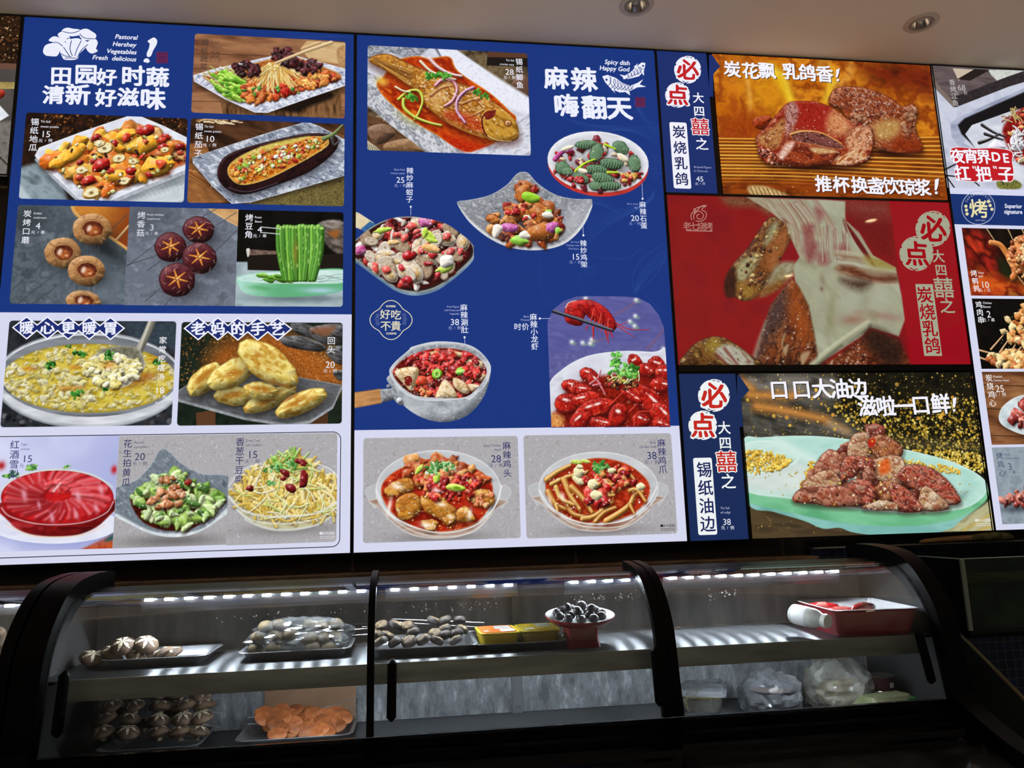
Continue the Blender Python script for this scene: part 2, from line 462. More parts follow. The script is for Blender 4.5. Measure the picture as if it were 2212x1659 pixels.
    def pieces(s, poly, n, r, cols, asp=(0.5, 1.0), irr=0.22, lit=0.7, spec=0.25, shadow=0.45, rot=None, tex=None, smooth=True, vary=0.1, m=9, edge=None, op=1.0):
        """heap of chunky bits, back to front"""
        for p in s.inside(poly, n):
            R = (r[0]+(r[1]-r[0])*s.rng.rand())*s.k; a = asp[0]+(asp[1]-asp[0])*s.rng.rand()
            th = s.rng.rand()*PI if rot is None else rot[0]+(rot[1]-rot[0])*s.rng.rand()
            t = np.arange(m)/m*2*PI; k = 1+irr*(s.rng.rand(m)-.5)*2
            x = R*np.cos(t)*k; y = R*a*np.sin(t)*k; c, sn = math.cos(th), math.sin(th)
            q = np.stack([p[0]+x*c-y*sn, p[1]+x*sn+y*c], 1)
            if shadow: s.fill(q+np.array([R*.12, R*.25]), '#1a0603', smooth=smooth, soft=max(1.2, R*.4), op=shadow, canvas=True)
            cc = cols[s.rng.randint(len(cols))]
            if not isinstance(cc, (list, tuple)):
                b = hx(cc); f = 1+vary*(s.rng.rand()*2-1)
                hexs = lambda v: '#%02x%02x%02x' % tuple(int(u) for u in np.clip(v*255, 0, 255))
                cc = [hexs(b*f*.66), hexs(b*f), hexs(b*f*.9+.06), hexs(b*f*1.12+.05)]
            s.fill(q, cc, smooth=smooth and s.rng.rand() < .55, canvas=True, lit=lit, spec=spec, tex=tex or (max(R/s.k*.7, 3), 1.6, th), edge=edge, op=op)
    def strips(s, poly, n, ln, wd, cols, ang=(0, PI), bend=0.3, lit=0.5, shadow=0.3, op=1.0):
        for p in s.inside(poly, n):
            L_ = (ln[0]+(ln[1]-ln[0])*s.rng.rand())*s.k/2; W = wd[0]+(wd[1]-wd[0])*s.rng.rand()
            th = ang[0]+(ang[1]-ang[0])*s.rng.rand(); e = np.array([math.cos(th), math.sin(th)]); nrm = np.array([-e[1], e[0]])
            b = (s.rng.rand()*2-1)*bend*L_
            q = [p-e*L_, p+nrm*b, p+e*L_]
            if shadow: s.stroke([v+np.array([.5, 1.2]) for v in q], W*1.25, '#2a0d04', canvas=True, op=shadow)
            s.stroke(q, W, cols[s.rng.randint(len(cols))], W*.7, canvas=True, lit=lit, op=op)
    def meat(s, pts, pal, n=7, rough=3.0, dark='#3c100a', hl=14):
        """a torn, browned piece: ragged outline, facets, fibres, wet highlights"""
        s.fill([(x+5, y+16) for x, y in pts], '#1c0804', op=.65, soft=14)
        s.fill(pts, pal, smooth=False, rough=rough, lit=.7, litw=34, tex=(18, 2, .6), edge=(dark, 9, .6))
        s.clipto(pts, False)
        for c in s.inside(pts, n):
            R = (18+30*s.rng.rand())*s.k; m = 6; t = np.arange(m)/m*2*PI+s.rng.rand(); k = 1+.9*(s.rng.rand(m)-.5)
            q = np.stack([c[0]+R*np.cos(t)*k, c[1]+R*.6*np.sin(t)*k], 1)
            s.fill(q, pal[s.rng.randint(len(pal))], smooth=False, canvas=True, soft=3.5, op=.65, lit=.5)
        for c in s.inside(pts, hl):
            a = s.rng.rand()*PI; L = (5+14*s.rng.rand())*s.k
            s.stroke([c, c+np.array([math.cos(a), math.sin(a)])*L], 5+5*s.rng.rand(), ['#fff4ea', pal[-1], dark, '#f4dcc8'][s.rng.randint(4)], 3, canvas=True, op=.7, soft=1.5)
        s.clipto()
    def dots(s, poly, n, r, cols, op=(0.5, 1.0), smooth=True):
        for p in s.inside(poly, n, smooth):
            R = (r[0]+(r[1]-r[0])*s.rng.rand()**2)*s.k
            w = s.win(np.array([p]), R+1.5)
            if w is None: continue
            d = np.sqrt((w[4]-p[0])**2+(w[5]-p[1])**2)-R
            o = op[0]+(op[1]-op[0])*s.rng.rand()
            s.put(w, (np.clip(.5-d, 0, 1)*o*min(1, .3+R)).astype(np.float32), hx(cols[s.rng.randint(len(cols))]))
    def clipto(s, pts=None, smooth=True):
        if pts is None: s.clip = None; return
        q = s.P(pts); q = catmull(q, 5) if smooth else q
        s.clip = np.zeros((s.ny, s.nx), np.float32)
        r = s.sdf(q, 1)
        if r: w, d = r; s.clip[w[2]:w[3], w[0]:w[1]] = np.clip(.5-d, 0, 1)
    # -- finish
    def rounded(s):
        if s.corner <= 0: return None
        rc = s.corner/s.rx
        X, Y = np.meshgrid(np.arange(s.nx, dtype=np.float32), np.arange(s.ny, dtype=np.float32))
        hx_, hy_ = (s.nx-1)/2, (s.ny-1)/2
        qx = np.abs(X-hx_)-hx_+rc; qy = np.abs(Y-hy_)-hy_+rc
        d = np.sqrt(np.maximum(qx, 0)**2+np.maximum(qy, 0)**2)+np.minimum(np.maximum(qx, qy), 0)-rc
        for nm, sel in (('tl', (X < hx_) & (Y < hy_)), ('tr', (X >= hx_) & (Y < hy_)), ('bl', (X < hx_) & (Y >= hy_)), ('br', (X >= hx_) & (Y >= hy_))):
            if nm not in s.corners: d[sel] = -9
        return d
    def mesh(s, name, parent, y, material, label=None, gain=1.0):
        keep = None
        d = s.rounded()
        if d is not None and s.back is not None:
            a = np.clip(.5-d, 0, 1)[..., None]
            s.col = s.col*a+s.back.astype(np.float32)*(1-a); keep = d < 1.2
        if s.hit is not None: keep = s.hit > 0.02
        nx, ny = s.nx, s.ny
        X, Z = np.meshgrid(s.x0+np.arange(nx)*s.rx, s.z1-np.arange(ny)*s.ry)
        co = np.stack([X.ravel(), np.full(nx*ny, y), Z.ravel()], 1).astype(np.float32)
        i = np.arange(nx*ny).reshape(ny, nx)
        F = np.stack([i[1:, :-1], i[1:, 1:], i[:-1, 1:], i[:-1, :-1]], -1)
        if keep is not None:
            kf = keep[1:, :-1] | keep[1:, 1:] | keep[:-1, 1:] | keep[:-1, :-1]
            F = F[kf]
        F = F.reshape(-1, 4)
        col = np.concatenate([lin(np.clip(s.col, 0, 1)).reshape(-1, 3)*gain, np.ones((nx*ny, 1))], 1).astype(np.float32)
        if keep is not None:
            used = np.unique(F); remap = np.zeros(nx*ny, np.int64); remap[used] = np.arange(len(used))
            co = co[used]; col = col[used]; F = remap[F]
        me = bpy.data.meshes.new(name)
        me.vertices.add(len(co)); me.vertices.foreach_set('co', co.ravel())
        me.loops.add(F.size); me.loops.foreach_set('vertex_index', F.ravel().astype(np.int32))
        me.polygons.add(len(F)); me.polygons.foreach_set('loop_start', (np.arange(len(F))*4).astype(np.int32))
        me.update(calc_edges=True)
        at_ = me.attributes.new('ink', 'FLOAT_COLOR', 'POINT'); at_.data.foreach_set('color', col.ravel())
        me.materials.append(material)
        o = link(name, me, parent)
        if label: o['label'] = label
        return o
# ------------------------------------------------------------------ the printed dishes
BLUE = '#17357f'; WHITE = '#d6d8f0'; CORNER = 0.010
FOOD_RED = ['#a81a12', '#c4301a', '#8a1010', '#d4471f']
def leaf(p, x, y, r, cols=('#4f9a2c', '#7cc24a', '#2f6e1e'), n=9):
    for _ in range(n):
        a = p.rng.rand()*2*PI; d = r*.7*p.rng.rand()
        p.ell(x+d*math.cos(a)*1.3, y+d*math.sin(a)*.8, r*(.22+.2*p.rng.rand()), r*(.14+.12*p.rng.rand()), p.rng.rand()*PI, cols[p.rng.randint(len(cols))], irr=.35, n=9, lit=.5)
def concrete(p):
    p.all(['#9a9799', '#b4b1b4', '#a7a4a8', '#c3c1c6'], 15, 5)

def foil_vegetables():
    p = Print('a', quad=[(1192, 208), (2118, 252), (2112, 728), (1172, 690)], seed=3, corner=CORNER, back=BLUE)
    p.all(['#5d3a28', '#86583c', '#a57450', '#8a5f44'], 60, 4, ang=.06, stretch=5)
    for y in (330, 440, 620): p.stroke([(1170, y), (1500, y+8), (2120, y+40)], 5, '#4a2c1c', op=.7)
    p.fill([(1880, 252), (2130, 262), (2130, 400), (1900, 370), (1840, 300)], ['#b58a5c', '#d8b888', '#c49e6c'], smooth=False, tex=(40, 5, .1))
    p.fill([(2065, 300), (2130, 290), (2130, 420), (2080, 410)], ['#a67c50', '#c9a06c'], soft=4)
    p.fill([(1340, 560), (2090, 540), (2090, 735), (1370, 725)], ['#3a2415', '#6d4a2c', '#8d6440', '#4f341f'], smooth=False, tex=(22, 4, 1.5))
    p.fill([(1650, 660), (1850, 600), (2010, 560), (2040, 600), (1880, 660), (1830, 690)], '#150d08', soft=10)
    foil = [(1184, 462), (1300, 425), (1480, 385), (1660, 345), (1780, 335), (1980, 385), (2125, 425), (2118, 525), (1900, 600), (1640, 692), (1560, 690), (1380, 610), (1190, 500)]
    p.fill([(a+6, b+22) for a, b in foil], '#1d120b', op=.5, soft=14)
    p.fill(foil, ['#8d93aa', '#e9ebf8', '#b6bbd0', '#f4f5fc'], smooth=False, tex=(26, 2, -.3), edge=('#f2f3fb', 10, .7))
    for k in range(46):
        t = p.rng.rand(); x = 1190+t*420; y = 490+t*190
        p.stroke([(x, y), (x+20+20*p.rng.rand(), y-12-16*p.rng.rand())], 5, '#7d84a0' if k % 2 else '#ffffff', op=.7)
        x = 1640+t*470; y = 685-t*170
        p.stroke([(x, y), (x-25*p.rng.rand(), y-30*p.rng.rand())], 6, '#8188a4' if k % 2 else '#ffffff', op=.7)
    inner = [(1240, 470), (1330, 440), (1520, 395), (1700, 350), (1800, 345), (1960, 400), (2085, 455), (2060, 492), (1860, 560), (1600, 632), (1520, 615), (1380, 560)]
    p.fill(inner, ['#7a3a1c', '#c07434', '#94401c', '#d79a58'], tex=(16, 1, 0), edge=('#e2c79c', 14, .7))
    p.strips([(1260, 460), (1420, 420), (1500, 500), (1400, 560)], 40, (50, 110), (6, 10), ['#d9cf8e', '#f0ead0', '#b8c46a'], ang=(.3, .7))
    p.strips([(1310, 480), (1480, 470), (1505, 590), (1400, 600)], 60, (40, 90), (16, 26), ['#6fae2a', '#9bd645', '#4f8f1c', '#b4e05a'], ang=(.2, .7), lit=.6)
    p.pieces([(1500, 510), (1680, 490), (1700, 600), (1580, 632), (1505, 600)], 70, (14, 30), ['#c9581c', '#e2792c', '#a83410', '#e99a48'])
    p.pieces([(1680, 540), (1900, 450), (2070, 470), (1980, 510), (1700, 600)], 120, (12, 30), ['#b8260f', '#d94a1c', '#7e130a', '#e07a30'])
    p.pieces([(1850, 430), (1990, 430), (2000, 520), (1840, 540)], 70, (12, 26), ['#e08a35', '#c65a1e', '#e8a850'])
    for k in range(130):
        x0 = 1690+90*(p.rng.rand()-.5); y0 = 385+30*p.rng.rand(); a = 2.6-2.2*p.rng.rand(); L = 110+110*p.rng.rand()
        x1 = x0+L*math.cos(a); y1 = y0+L*.8*math.sin(a)
        p.stroke([(x0, y0), ((x0+x1)/2+30*(p.rng.rand()-.5), (y0+y1)/2-16), (x1, y1)], 8, ['#e0b45a', '#f3d68c', '#c58a34', '#f6e3b0'][k % 4], 5, lit=.5)
    for cx, cy, rx, ry in ((1510, 425, 80, 50), (1735, 335, 74, 52), (1885, 405, 84, 48), (1780, 372, 44, 30)):
        p.pieces([(cx-rx, cy), (cx, cy-ry), (cx+rx, cy), (cx, cy+ry)], 40, (12, 28), ['#2a0c10', '#4a1218', '#1c0709', '#5e1c20'], spec=.35, irr=.4)
    p.pieces([(1670, 525), (1760, 520), (1760, 580), (1680, 590)], 8, (14, 28), ['#a8140c', '#c22a14'])
    p.pieces([(1400, 530), (1980, 520), (1960, 560), (1450, 590)], 12, (8, 16), ['#3f7a2a', '#5d9a34'])
    p.stroke([(1690, 387), (1860, 320), (2030, 262)], 18, '#d9b98a', 26, lit=.5)
    p.stroke([(1850, 300), (1960, 262)], 18, '#cda878', 20, lit=.4)
    return p

def foil_sweet_potato():
    p = Print('a', quad=[(160, 690), (1148, 725), (1130, 1238), (115, 1222)], seed=5, corner=CORNER, back=BLUE)
    p.all(['#140c08', '#24150e', '#3a2012'], 30, 3)
    p.dots([(250, 695), (1150, 730), (1150, 880), (700, 780), (300, 830)], 240, (2, 8), ['#8a4a1c', '#b5662a', '#5c3018', '#d08840'], (.25, .8), False)
    p.fill([(100, 1030), (330, 970), (420, 1240), (100, 1240)], ['#6e7c86', '#94a4ac', '#5a666e'], smooth=False, tex=(50, 2, .6), soft=8)
    p.fill([(100, 1100), (200, 1225), (100, 1240)], '#b9c6cc', smooth=False, soft=6)
    p.fill([(640, 1240), (900, 1120), (1150, 1020), (1150, 1245)], ['#aebac2', '#d3dbe0', '#c0cad0'], smooth=False, tex=(40, 3, -.4), soft=6)
    for k in range(14): p.stroke([(700+k*30, 1215-k*11), (760+k*28, 1240-k*6)], 4, '#98a6ae', op=.5)
    rim = [(213, 955), (240, 905), (500, 808), (780, 713), (860, 712), (1010, 775), (1155, 848), (1150, 1035), (900, 1135), (680, 1228), (560, 1240), (480, 1215), (340, 1085)]
    p.fill([(x+8, y+40) for x, y in rim], '#20262a', op=.55, soft=26)
    p.fill([(x, y+26) for x, y in rim], ['#8f949e', '#b9bec8', '#a3a8b2'], smooth=False, tex=(8, 4, 1.4))
    p.fill(rim, ['#d3d6e2', '#eceef6', '#bfc3d2'], smooth=False, tex=(50, 2, -.4), edge=('#f6f7fd', 10, .9))
    inner = [(282, 968), (330, 925), (560, 840), (770, 770), (850, 755), (980, 815), (1150, 900), (1145, 1005), (900, 1100), (660, 1200), (590, 1215), (520, 1170), (400, 1085)]
    p.fill(inner, ['#8e1e08', '#b8420e', '#d1661c', '#7a1806'], smooth=False, tex=(30, 1, 0), edge=('#c9a07c', 26, .9))
    p.pieces([(780, 790), (880, 770), (1130, 930), (1120, 980), (960, 870)], 26, (22, 46), ['#c98a48', '#dba560', '#a8602a'], lit=.5)
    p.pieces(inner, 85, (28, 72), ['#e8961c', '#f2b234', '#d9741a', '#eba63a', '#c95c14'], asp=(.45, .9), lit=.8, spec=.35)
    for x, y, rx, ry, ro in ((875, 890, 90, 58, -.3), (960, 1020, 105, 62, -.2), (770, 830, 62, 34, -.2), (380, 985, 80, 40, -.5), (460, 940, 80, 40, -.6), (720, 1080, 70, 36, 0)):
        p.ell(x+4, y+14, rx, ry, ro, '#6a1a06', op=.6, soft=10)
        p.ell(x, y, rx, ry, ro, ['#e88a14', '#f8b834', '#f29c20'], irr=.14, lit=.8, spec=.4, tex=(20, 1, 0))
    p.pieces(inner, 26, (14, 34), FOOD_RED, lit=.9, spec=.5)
    for x, y, r in ((900, 800, 46), (625, 1015, 58), (540, 1110, 42), (1000, 905, 34), (700, 880, 30), (800, 1050, 34)):
        p.ell(x, y, r, r*.72, -.3, ['#8a0a0c', '#c01c14', '#6a0608'], irr=.18, lit=1.0, spec=.7, tex=(14, 1, 0))
    for x, y, r in ((640, 910, 58), (728, 972, 44), (560, 1182, 58), (815, 990, 34), (500, 1045, 40), (1010, 920, 30), (760, 1110, 40), (610, 880, 36)):
        p.ell(x, y, r, r*.66, -.2, '#c08a3a', irr=.12, lit=.5)
        p.ell(x, y-2, r*.82, r*.5, -.2, ['#e6d69a', '#f8f0cc', '#d8bf74'], irr=.12, tex=(10, 1, 0), spec=.4)
        p.ell(x, y, r*.22, r*.16, 0, '#6a4a1c', op=.8, soft=3)
    p.pieces(inner, 16, (8, 22), ['#1a0a08', '#2c100a'], asp=(.3, .5))
    p.pieces(inner, 24, (8, 16), ['#dfe09a', '#b8c06a', '#f0ecc0'])
    p.dots(inner, 130, (1.5, 5), ['#fff6e0', '#ffe9b0'], (.5, 1))
    return p

def foil_eggplant():
    p = Print('a', quad=[(1168, 725), (2115, 760), (2105, 1268), (1148, 1240)], seed=8, corner=CORNER, back=BLUE)
    p.all(['#1c100a', '#3c2416', '#5c3a24', '#2a1810'], 60, 3, ang=.35, stretch=4)
    p.fill([(1140, 880), (1260, 880), (1420, 1240), (1140, 1245)], ['#7a4a28', '#a8703c'], smooth=False, tex=(20, 3, .5))
    for k in range(16):
        x = 1150+k*26
        p.stroke([(x-60, 1035+k*4), (x+150, 1150+k*12)], 16, ['#b06a34', '#c9854a', '#8f5226'][k % 3], lit=.8)
    p.strips([(1240, 732), (1440, 735), (1440, 760), (1240, 750)], 20, (30, 70), (8, 14), ['#c9a472', '#8a6238', '#e0c9a0'], ang=(-.3, .3))
    p.fill([(1500, 1250), (2110, 1050), (2120, 1275), (1500, 1275)], ['#453c20', '#7d7040', '#5b502a', '#8e8250'], smooth=False, tex=(7, 1, 0))
    p.dots([(1550, 1250), (2110, 1080), (2110, 1268), (1600, 1268)], 500, (3, 6), ['#948550', '#3a3118', '#6f6234'], (.3, .7), False)
    for k in range(14): p.stroke([(2010+k*9, 800+k*3), (2120, 868+k*10)], 7, ['#9a6a3a', '#6a421f'][k % 2])
    foil = [(1180, 965), (1420, 885), (1700, 795), (1880, 745), (1960, 775), (2125, 862), (2118, 1075), (1860, 1150), (1540, 1240), (1420, 1250), (1300, 1140), (1182, 1000)]
    p.fill([(a, b+16) for a, b in foil], '#140c08', op=.6, soft=14)
    p.fill(foil, ['#59606f', '#aab2c2', '#7e8798', '#dfe4ee', '#8d96a8'], smooth=False, tex=(24, 2.4, .5), edge=('#dfe3ee', 8, .6))
    for k in range(150):
        q = p.inside(foil, 1, False)[0]; a = p.rng.rand()*PI; L = (10+26*p.rng.rand())*p.k
        p.stroke([q, q+np.array([math.cos(a), math.sin(a)])*L], 4, ['#f4f7fc', '#4d5566', '#c8d0de'][k % 3], canvas=True, op=.5)
    skin = [(1332, 1082), (1352, 990), (1430, 930), (1620, 872), (1860, 820), (2000, 820), (2070, 850), (2050, 930), (1900, 1050), (1680, 1140), (1500, 1192), (1390, 1160)]
    p.fill([(x+6, y+22) for x, y in skin], '#12141c', op=.6, soft=18)
    p.fill(skin, ['#0f0608', '#2c1216', '#1a090c'], lit=.6, litw=20, tex=(20, 2, -.4))
    p.stroke([(1400, 1150), (1520, 1175), (1700, 1120)], 6, '#6a5a66', op=.6)
    flesh = [(1395, 1062), (1430, 985), (1600, 900), (1850, 842), (1985, 838), (2015, 868), (1985, 912), (1800, 1020), (1620, 1105), (1470, 1132)]
    p.fill(flesh, ['#a84a10', '#d98a24', '#c2641a', '#e8b040'], tex=(26, 1.5, -.4), edge=('#e5d070', 16, .8))
    p.fill([(1450, 975), (1650, 885), (1880, 838), (1850, 860), (1640, 930), (1480, 1010)], ['#b8a038', '#e0d070', '#98882c'], tex=(20, 2, -.4), soft=8)
    p.pieces([(1420, 1050), (1460, 985), (1850, 855), (1990, 860), (1950, 915), (1600, 1085), (1470, 1115)], 150, (7, 20), ['#c02a14', '#d9581c', '#e8952c', '#a01810', '#e0a848', '#cf7a24'], lit=.7, spec=.4)
    p.pieces([(1430, 1050), (1500, 985), (1850, 865), (1970, 870), (1900, 930), (1600, 1070), (1480, 1100)], 45, (7, 16), ['#9ac23a', '#c8dc6a', '#6a9a24', '#eaf0c0'], lit=.6)
    p.pieces([(1560, 970), (1850, 880), (1900, 900), (1640, 1030)], 14, (9, 16), ['#f6f2e0', '#ffffff'])
    p.dots(flesh, 160, (1.5, 5), ['#fff4d8', '#ffe6a0'], (.5, 1))
    p.stroke([(1985, 850), (2040, 825), (2098, 768)], 34, '#6a7a44', 12, lit=.7)
    p.stroke([(2035, 850), (2050, 890), (2080, 860)], 20, '#3a3a38', 10, lit=.8)
    return p

def slate(p, c=('#3c464e', '#5d6770', '#49535c', '#707a84')):
    p.all(list(c), 60, 5); p.dots([(0, 0), (2212, 0), (2212, 700), (0, 700)], 900, (1, 3), ['#8c96a0', '#2c343a'], (.2, .5), False)
ROW3 = dict(corner=CORNER, back=BLUE)
def grilled_mushrooms():
    p = Print('b', quad=[(105, 38), (797, 48), (757, 650), (62, 640)], seed=11, corners='tl bl', **ROW3)
    slate(p)
    p.glow(600, 560, 220, 160, 0, '#7b8794', .5); p.glow(160, 120, 160, 120, 0, '#23292e', .6)
    board = [(430, 20), (830, 20), (800, 320), (720, 262), (560, 150), (455, 70)]
    p.glow(640, 300, 170, 60, .6, '#171a1c', .8)
    p.fill(board, ['#a3601f', '#cc8434', '#b57028'], smooth=False, tex=(30, 4, .5), grad=('#8a3d14', (600, 60), (800, 120)))
    p.stroke([(440, 30), (470, 95), (560, 158), (720, 265), (790, 315)], 20, '#d9a35a', 16, lit=.5)
    p.stroke([(715, 250), (790, 165)], 14, '#caa06a', lit=.5)
    for a, b in (((60, 570), (300, 360)), ((110, 640), (380, 430)), ((200, 640), (430, 480)), ((300, 350), (500, 190)), ((480, 300), (560, 250)), ((690, 180), (780, 95)), ((545, 270), (550, 330)), ((600, 270), (600, 350)), ((470, 530), (475, 570)), ((560, 530), (560, 570))):
        p.stroke([a, b], 5, '#20262b', 4, op=.9); p.stroke([(a[0]+3, a[1]-2), (b[0]+3, b[1]-2)], 2, '#aab4bc', op=.6)
    for cx, cy, rx, ry in ((510, 625, 106, 66), (385, 330, 112, 94), (565, 186, 118, 96), (530, 440, 112, 94)):
        p.glow(cx+25, cy+40, rx, ry*.8, 0, '#14181b', .75)
        p.ell(cx, cy, rx, ry, .1, ['#8a5c38', '#b98650', '#a06e42', '#c99a62'], irr=.03, lit=.8, litw=55, tex=(14, 3, .2))
        for k in range(10):
            a = p.rng.rand()*2*PI; r = .78+.14*p.rng.rand()
            p.glow(cx+rx*r*math.cos(a), cy+ry*r*math.sin(a), 16, 9, a, ['#6a3f26', '#d8ad78'][k % 2], .4)
        p.ell(cx+5, cy-6, rx*.62, ry*.58, .1, '#d1a56c', irr=.03, edge=('#7a4a28', 12, .9))
        p.ell(cx+5, cy-4, rx*.54, ry*.49, .1, ['#3a1710', '#6a2c1a', '#54200f'], irr=.05, tex=(12, 2, .4))
        p.ell(cx+8, cy+8, rx*.34, ry*.3, .1, ['#8a3c1c', '#c0703a'], soft=6, tex=(12, 1, 0))
        p.ell(cx-18, cy-6, 13, 20, .4, '#f0d9c4', soft=5, op=.9); p.ell(cx+22, cy+16, 10, 6, 0, '#e8b080', soft=4)
    return p
def roast_shiitake():
    p = Print('b', quad=[(797, 48), (1462, 62), (1440, 656), (757, 650)], seed=12, corners='', **ROW3)
    slate(p, ('#5a606c', '#767c8a', '#666c7a', '#8a90a0'))
    p.glow(900, 120, 240, 150, 0, '#464c54', .6)
    p.fill([(1255, 40), (1490, 40), (1470, 175), (1400, 140), (1300, 80)], ['#b98a58', '#d6aa74'], smooth=False, edge=('#e8c898', 10, .8), tex=(30, 4, .5))
    for a, b in (((780, 410), (950, 280)), ((905, 435), (1000, 370)), ((1240, 110), (1330, 58)), ((1300, 180), (1450, 80)), ((1320, 320), (1455, 190)), ((1250, 270), (1340, 170)), ((890, 628), (985, 545)), ((1010, 650), (1075, 580)), ((1150, 270), (1180, 250)), ((1190, 465), (1230, 430)), ((780, 405), (960, 345))):
        p.stroke([a, b], 5, '#2a2e34', 4, op=.9); p.stroke([(a[0]+3, a[1]-3), (b[0]+3, b[1]-3)], 2, '#b8bfc8', op=.5)
    for cx, cy, rx, ry in ((1215, 188, 98, 82), (1045, 295, 98, 92), (1222, 362, 108, 96), (1085, 495, 112, 104)):
        p.glow(cx+40, cy+50, rx, ry*.8, 0, '#24282e', .8)
        p.ell(cx, cy, rx, ry, .1, ['#34101a', '#5c2028', '#46161e', '#6e2e30'], irr=.025, lit=.9, litw=60, tex=(14, 2, .6), edge=('#1c080c', 12, .7))
        for k in range(26):
            a = p.rng.rand()*2*PI; r = (.45+.45*p.rng.rand())
            p.stroke([(cx+rx*r*math.cos(a), cy+ry*r*math.sin(a)), (cx+rx*(r+.12)*math.cos(a+.2), cy+ry*(r+.12)*math.sin(a+.2))], 4, ['#e0c4bc', '#2a0a10', '#9a5a50'][k % 3], op=.5)
        th = p.rng.rand()*.6+.2
        for k in range(6):
            a = th+k*PI/3; e = (cx+rx*.6*math.cos(a), cy+ry*.55*math.sin(a)-6)
            p.stroke([(cx, cy-6), e], 22, '#8a3c18', 6); p.stroke([(cx, cy-6), e], 14, '#e2953c', 4, lit=.3); p.stroke([(cx, cy-6), ((cx*2+e[0])/3, (cy*2-12+e[1])/3)], 8, '#f6d48c', 3)
    return p
def roast_beans():
    p = Print('b', quad=[(1462, 62), (2108, 85), (2098, 662), (1440, 656)], seed=13, corners='tr br', **ROW3)
    p.all(['#040504', '#0d0d0c'], 60, 2)
    p.fill([(1430, 385), (1520, 385), (1520, 430), (2110, 430), (2110, 670), (1430, 670)], ['#8fa0a6', '#aebfc4', '#9db0b6'], smooth=False, tex=(60, 2, 0), soft=4)
    p.fill([(1950, 150), (2110, 145), (2110, 340), (2000, 280)], ['#3c3430', '#6f645c', '#8d8078'], tex=(20, 2, .4), lit=.6, soft=5)
    p.fill([(2010, 205), (2080, 190), (2060, 240)], '#9a5a28', soft=8)
    p.fill([(1515, 310), (1560, 305), (1720, 320), (1720, 440), (1518, 435)], '#191310', smooth=False)
    p.fill([(1960, 340), (2110, 335), (2110, 440), (1960, 440)], '#1c1613', smooth=False)
    p.fill([(1512, 308), (1710, 320), (1710, 338), (1520, 345)], ['#54403a', '#8d7468'], smooth=False); p.stroke([(1520, 312), (1520, 350)], 22, '#d9d2cc', 10)
    plate = [(1448, 492), (1480, 470), (1600, 448), (1850, 436), (2115, 432), (2115, 545), (2000, 585), (1800, 600), (1620, 598), (1500, 575), (1462, 530)]
    p.glow(1800, 610, 320, 30, 0, '#4f6066', .7)
    p.fill(plate, ['#8fd0b4', '#b5e2d2', '#a4d8c8'], grad=('#5fae7c', (1500, 500), (1700, 580)), tex=(50, 1, 0))
    p.glow(1600, 545, 90, 20, .1, '#4f9f5c', .7); p.glow(1960, 560, 120, 22, 0, '#b9d4f0', .8)
    p.fill([(1460, 490), (1600, 455), (1850, 442), (2110, 438), (2110, 510), (1850, 518), (1600, 512)], ['#b8dcd4', '#d5ede6'], tex=(50, 1, 0), soft=3, edge=('#eef8f4', 6, .8))
    p.strips([(1700, 490), (2090, 470), (2090, 505), (1720, 510)], 14, (100, 200), (3, 4), ['#88989a'], ang=(-.1, .15), shadow=0)
    for k in range(44):
        x, y = 1590+p.rng.rand()*230, 468+p.rng.rand()*36-((k % 5) > 2)*10
        p.ell(x, y, 26, 12, .2, ['#5d9c2c', '#8cc64a', '#477f20'][k % 3], lit=.8, n=10)
    for k in range(15):
        t = k/14; x0 = 1705+t*265; x1 = 1745+t*185; w = 30+6*p.rng.rand(); y0 = 160+22*p.rng.rand()
        c = ['#4a8a28', '#5f9f34', '#3c7420', '#74b23c'][k % 4]
        xm = (x0+x1)/2+(22*(t-.5))+9*(p.rng.rand()-.5); x1 += 14*(p.rng.rand()-.5)
        p.stroke([(x0, y0), (xm+14*(t-.4), 320), (x1, 495)], w, c, w*.75, lit=.9, edge=('#234d12', 5))
        for j in range(5): p.ell(x0+(x1-x0)*p.rng.rand()*.6+3, y0+30+p.rng.rand()*220, 4, 9, .1, '#b9df84', soft=3, op=.7)
        p.ell(x0, y0, w*.42, 8, 0, '#a6d66a')
    p.glow(1810, 330, 16, 90, 0, '#a7772a', .6)
    for y in (172, 205): p.stroke([(1600, y), (1715, y+10)], 5, '#d8dcdc')
    return p

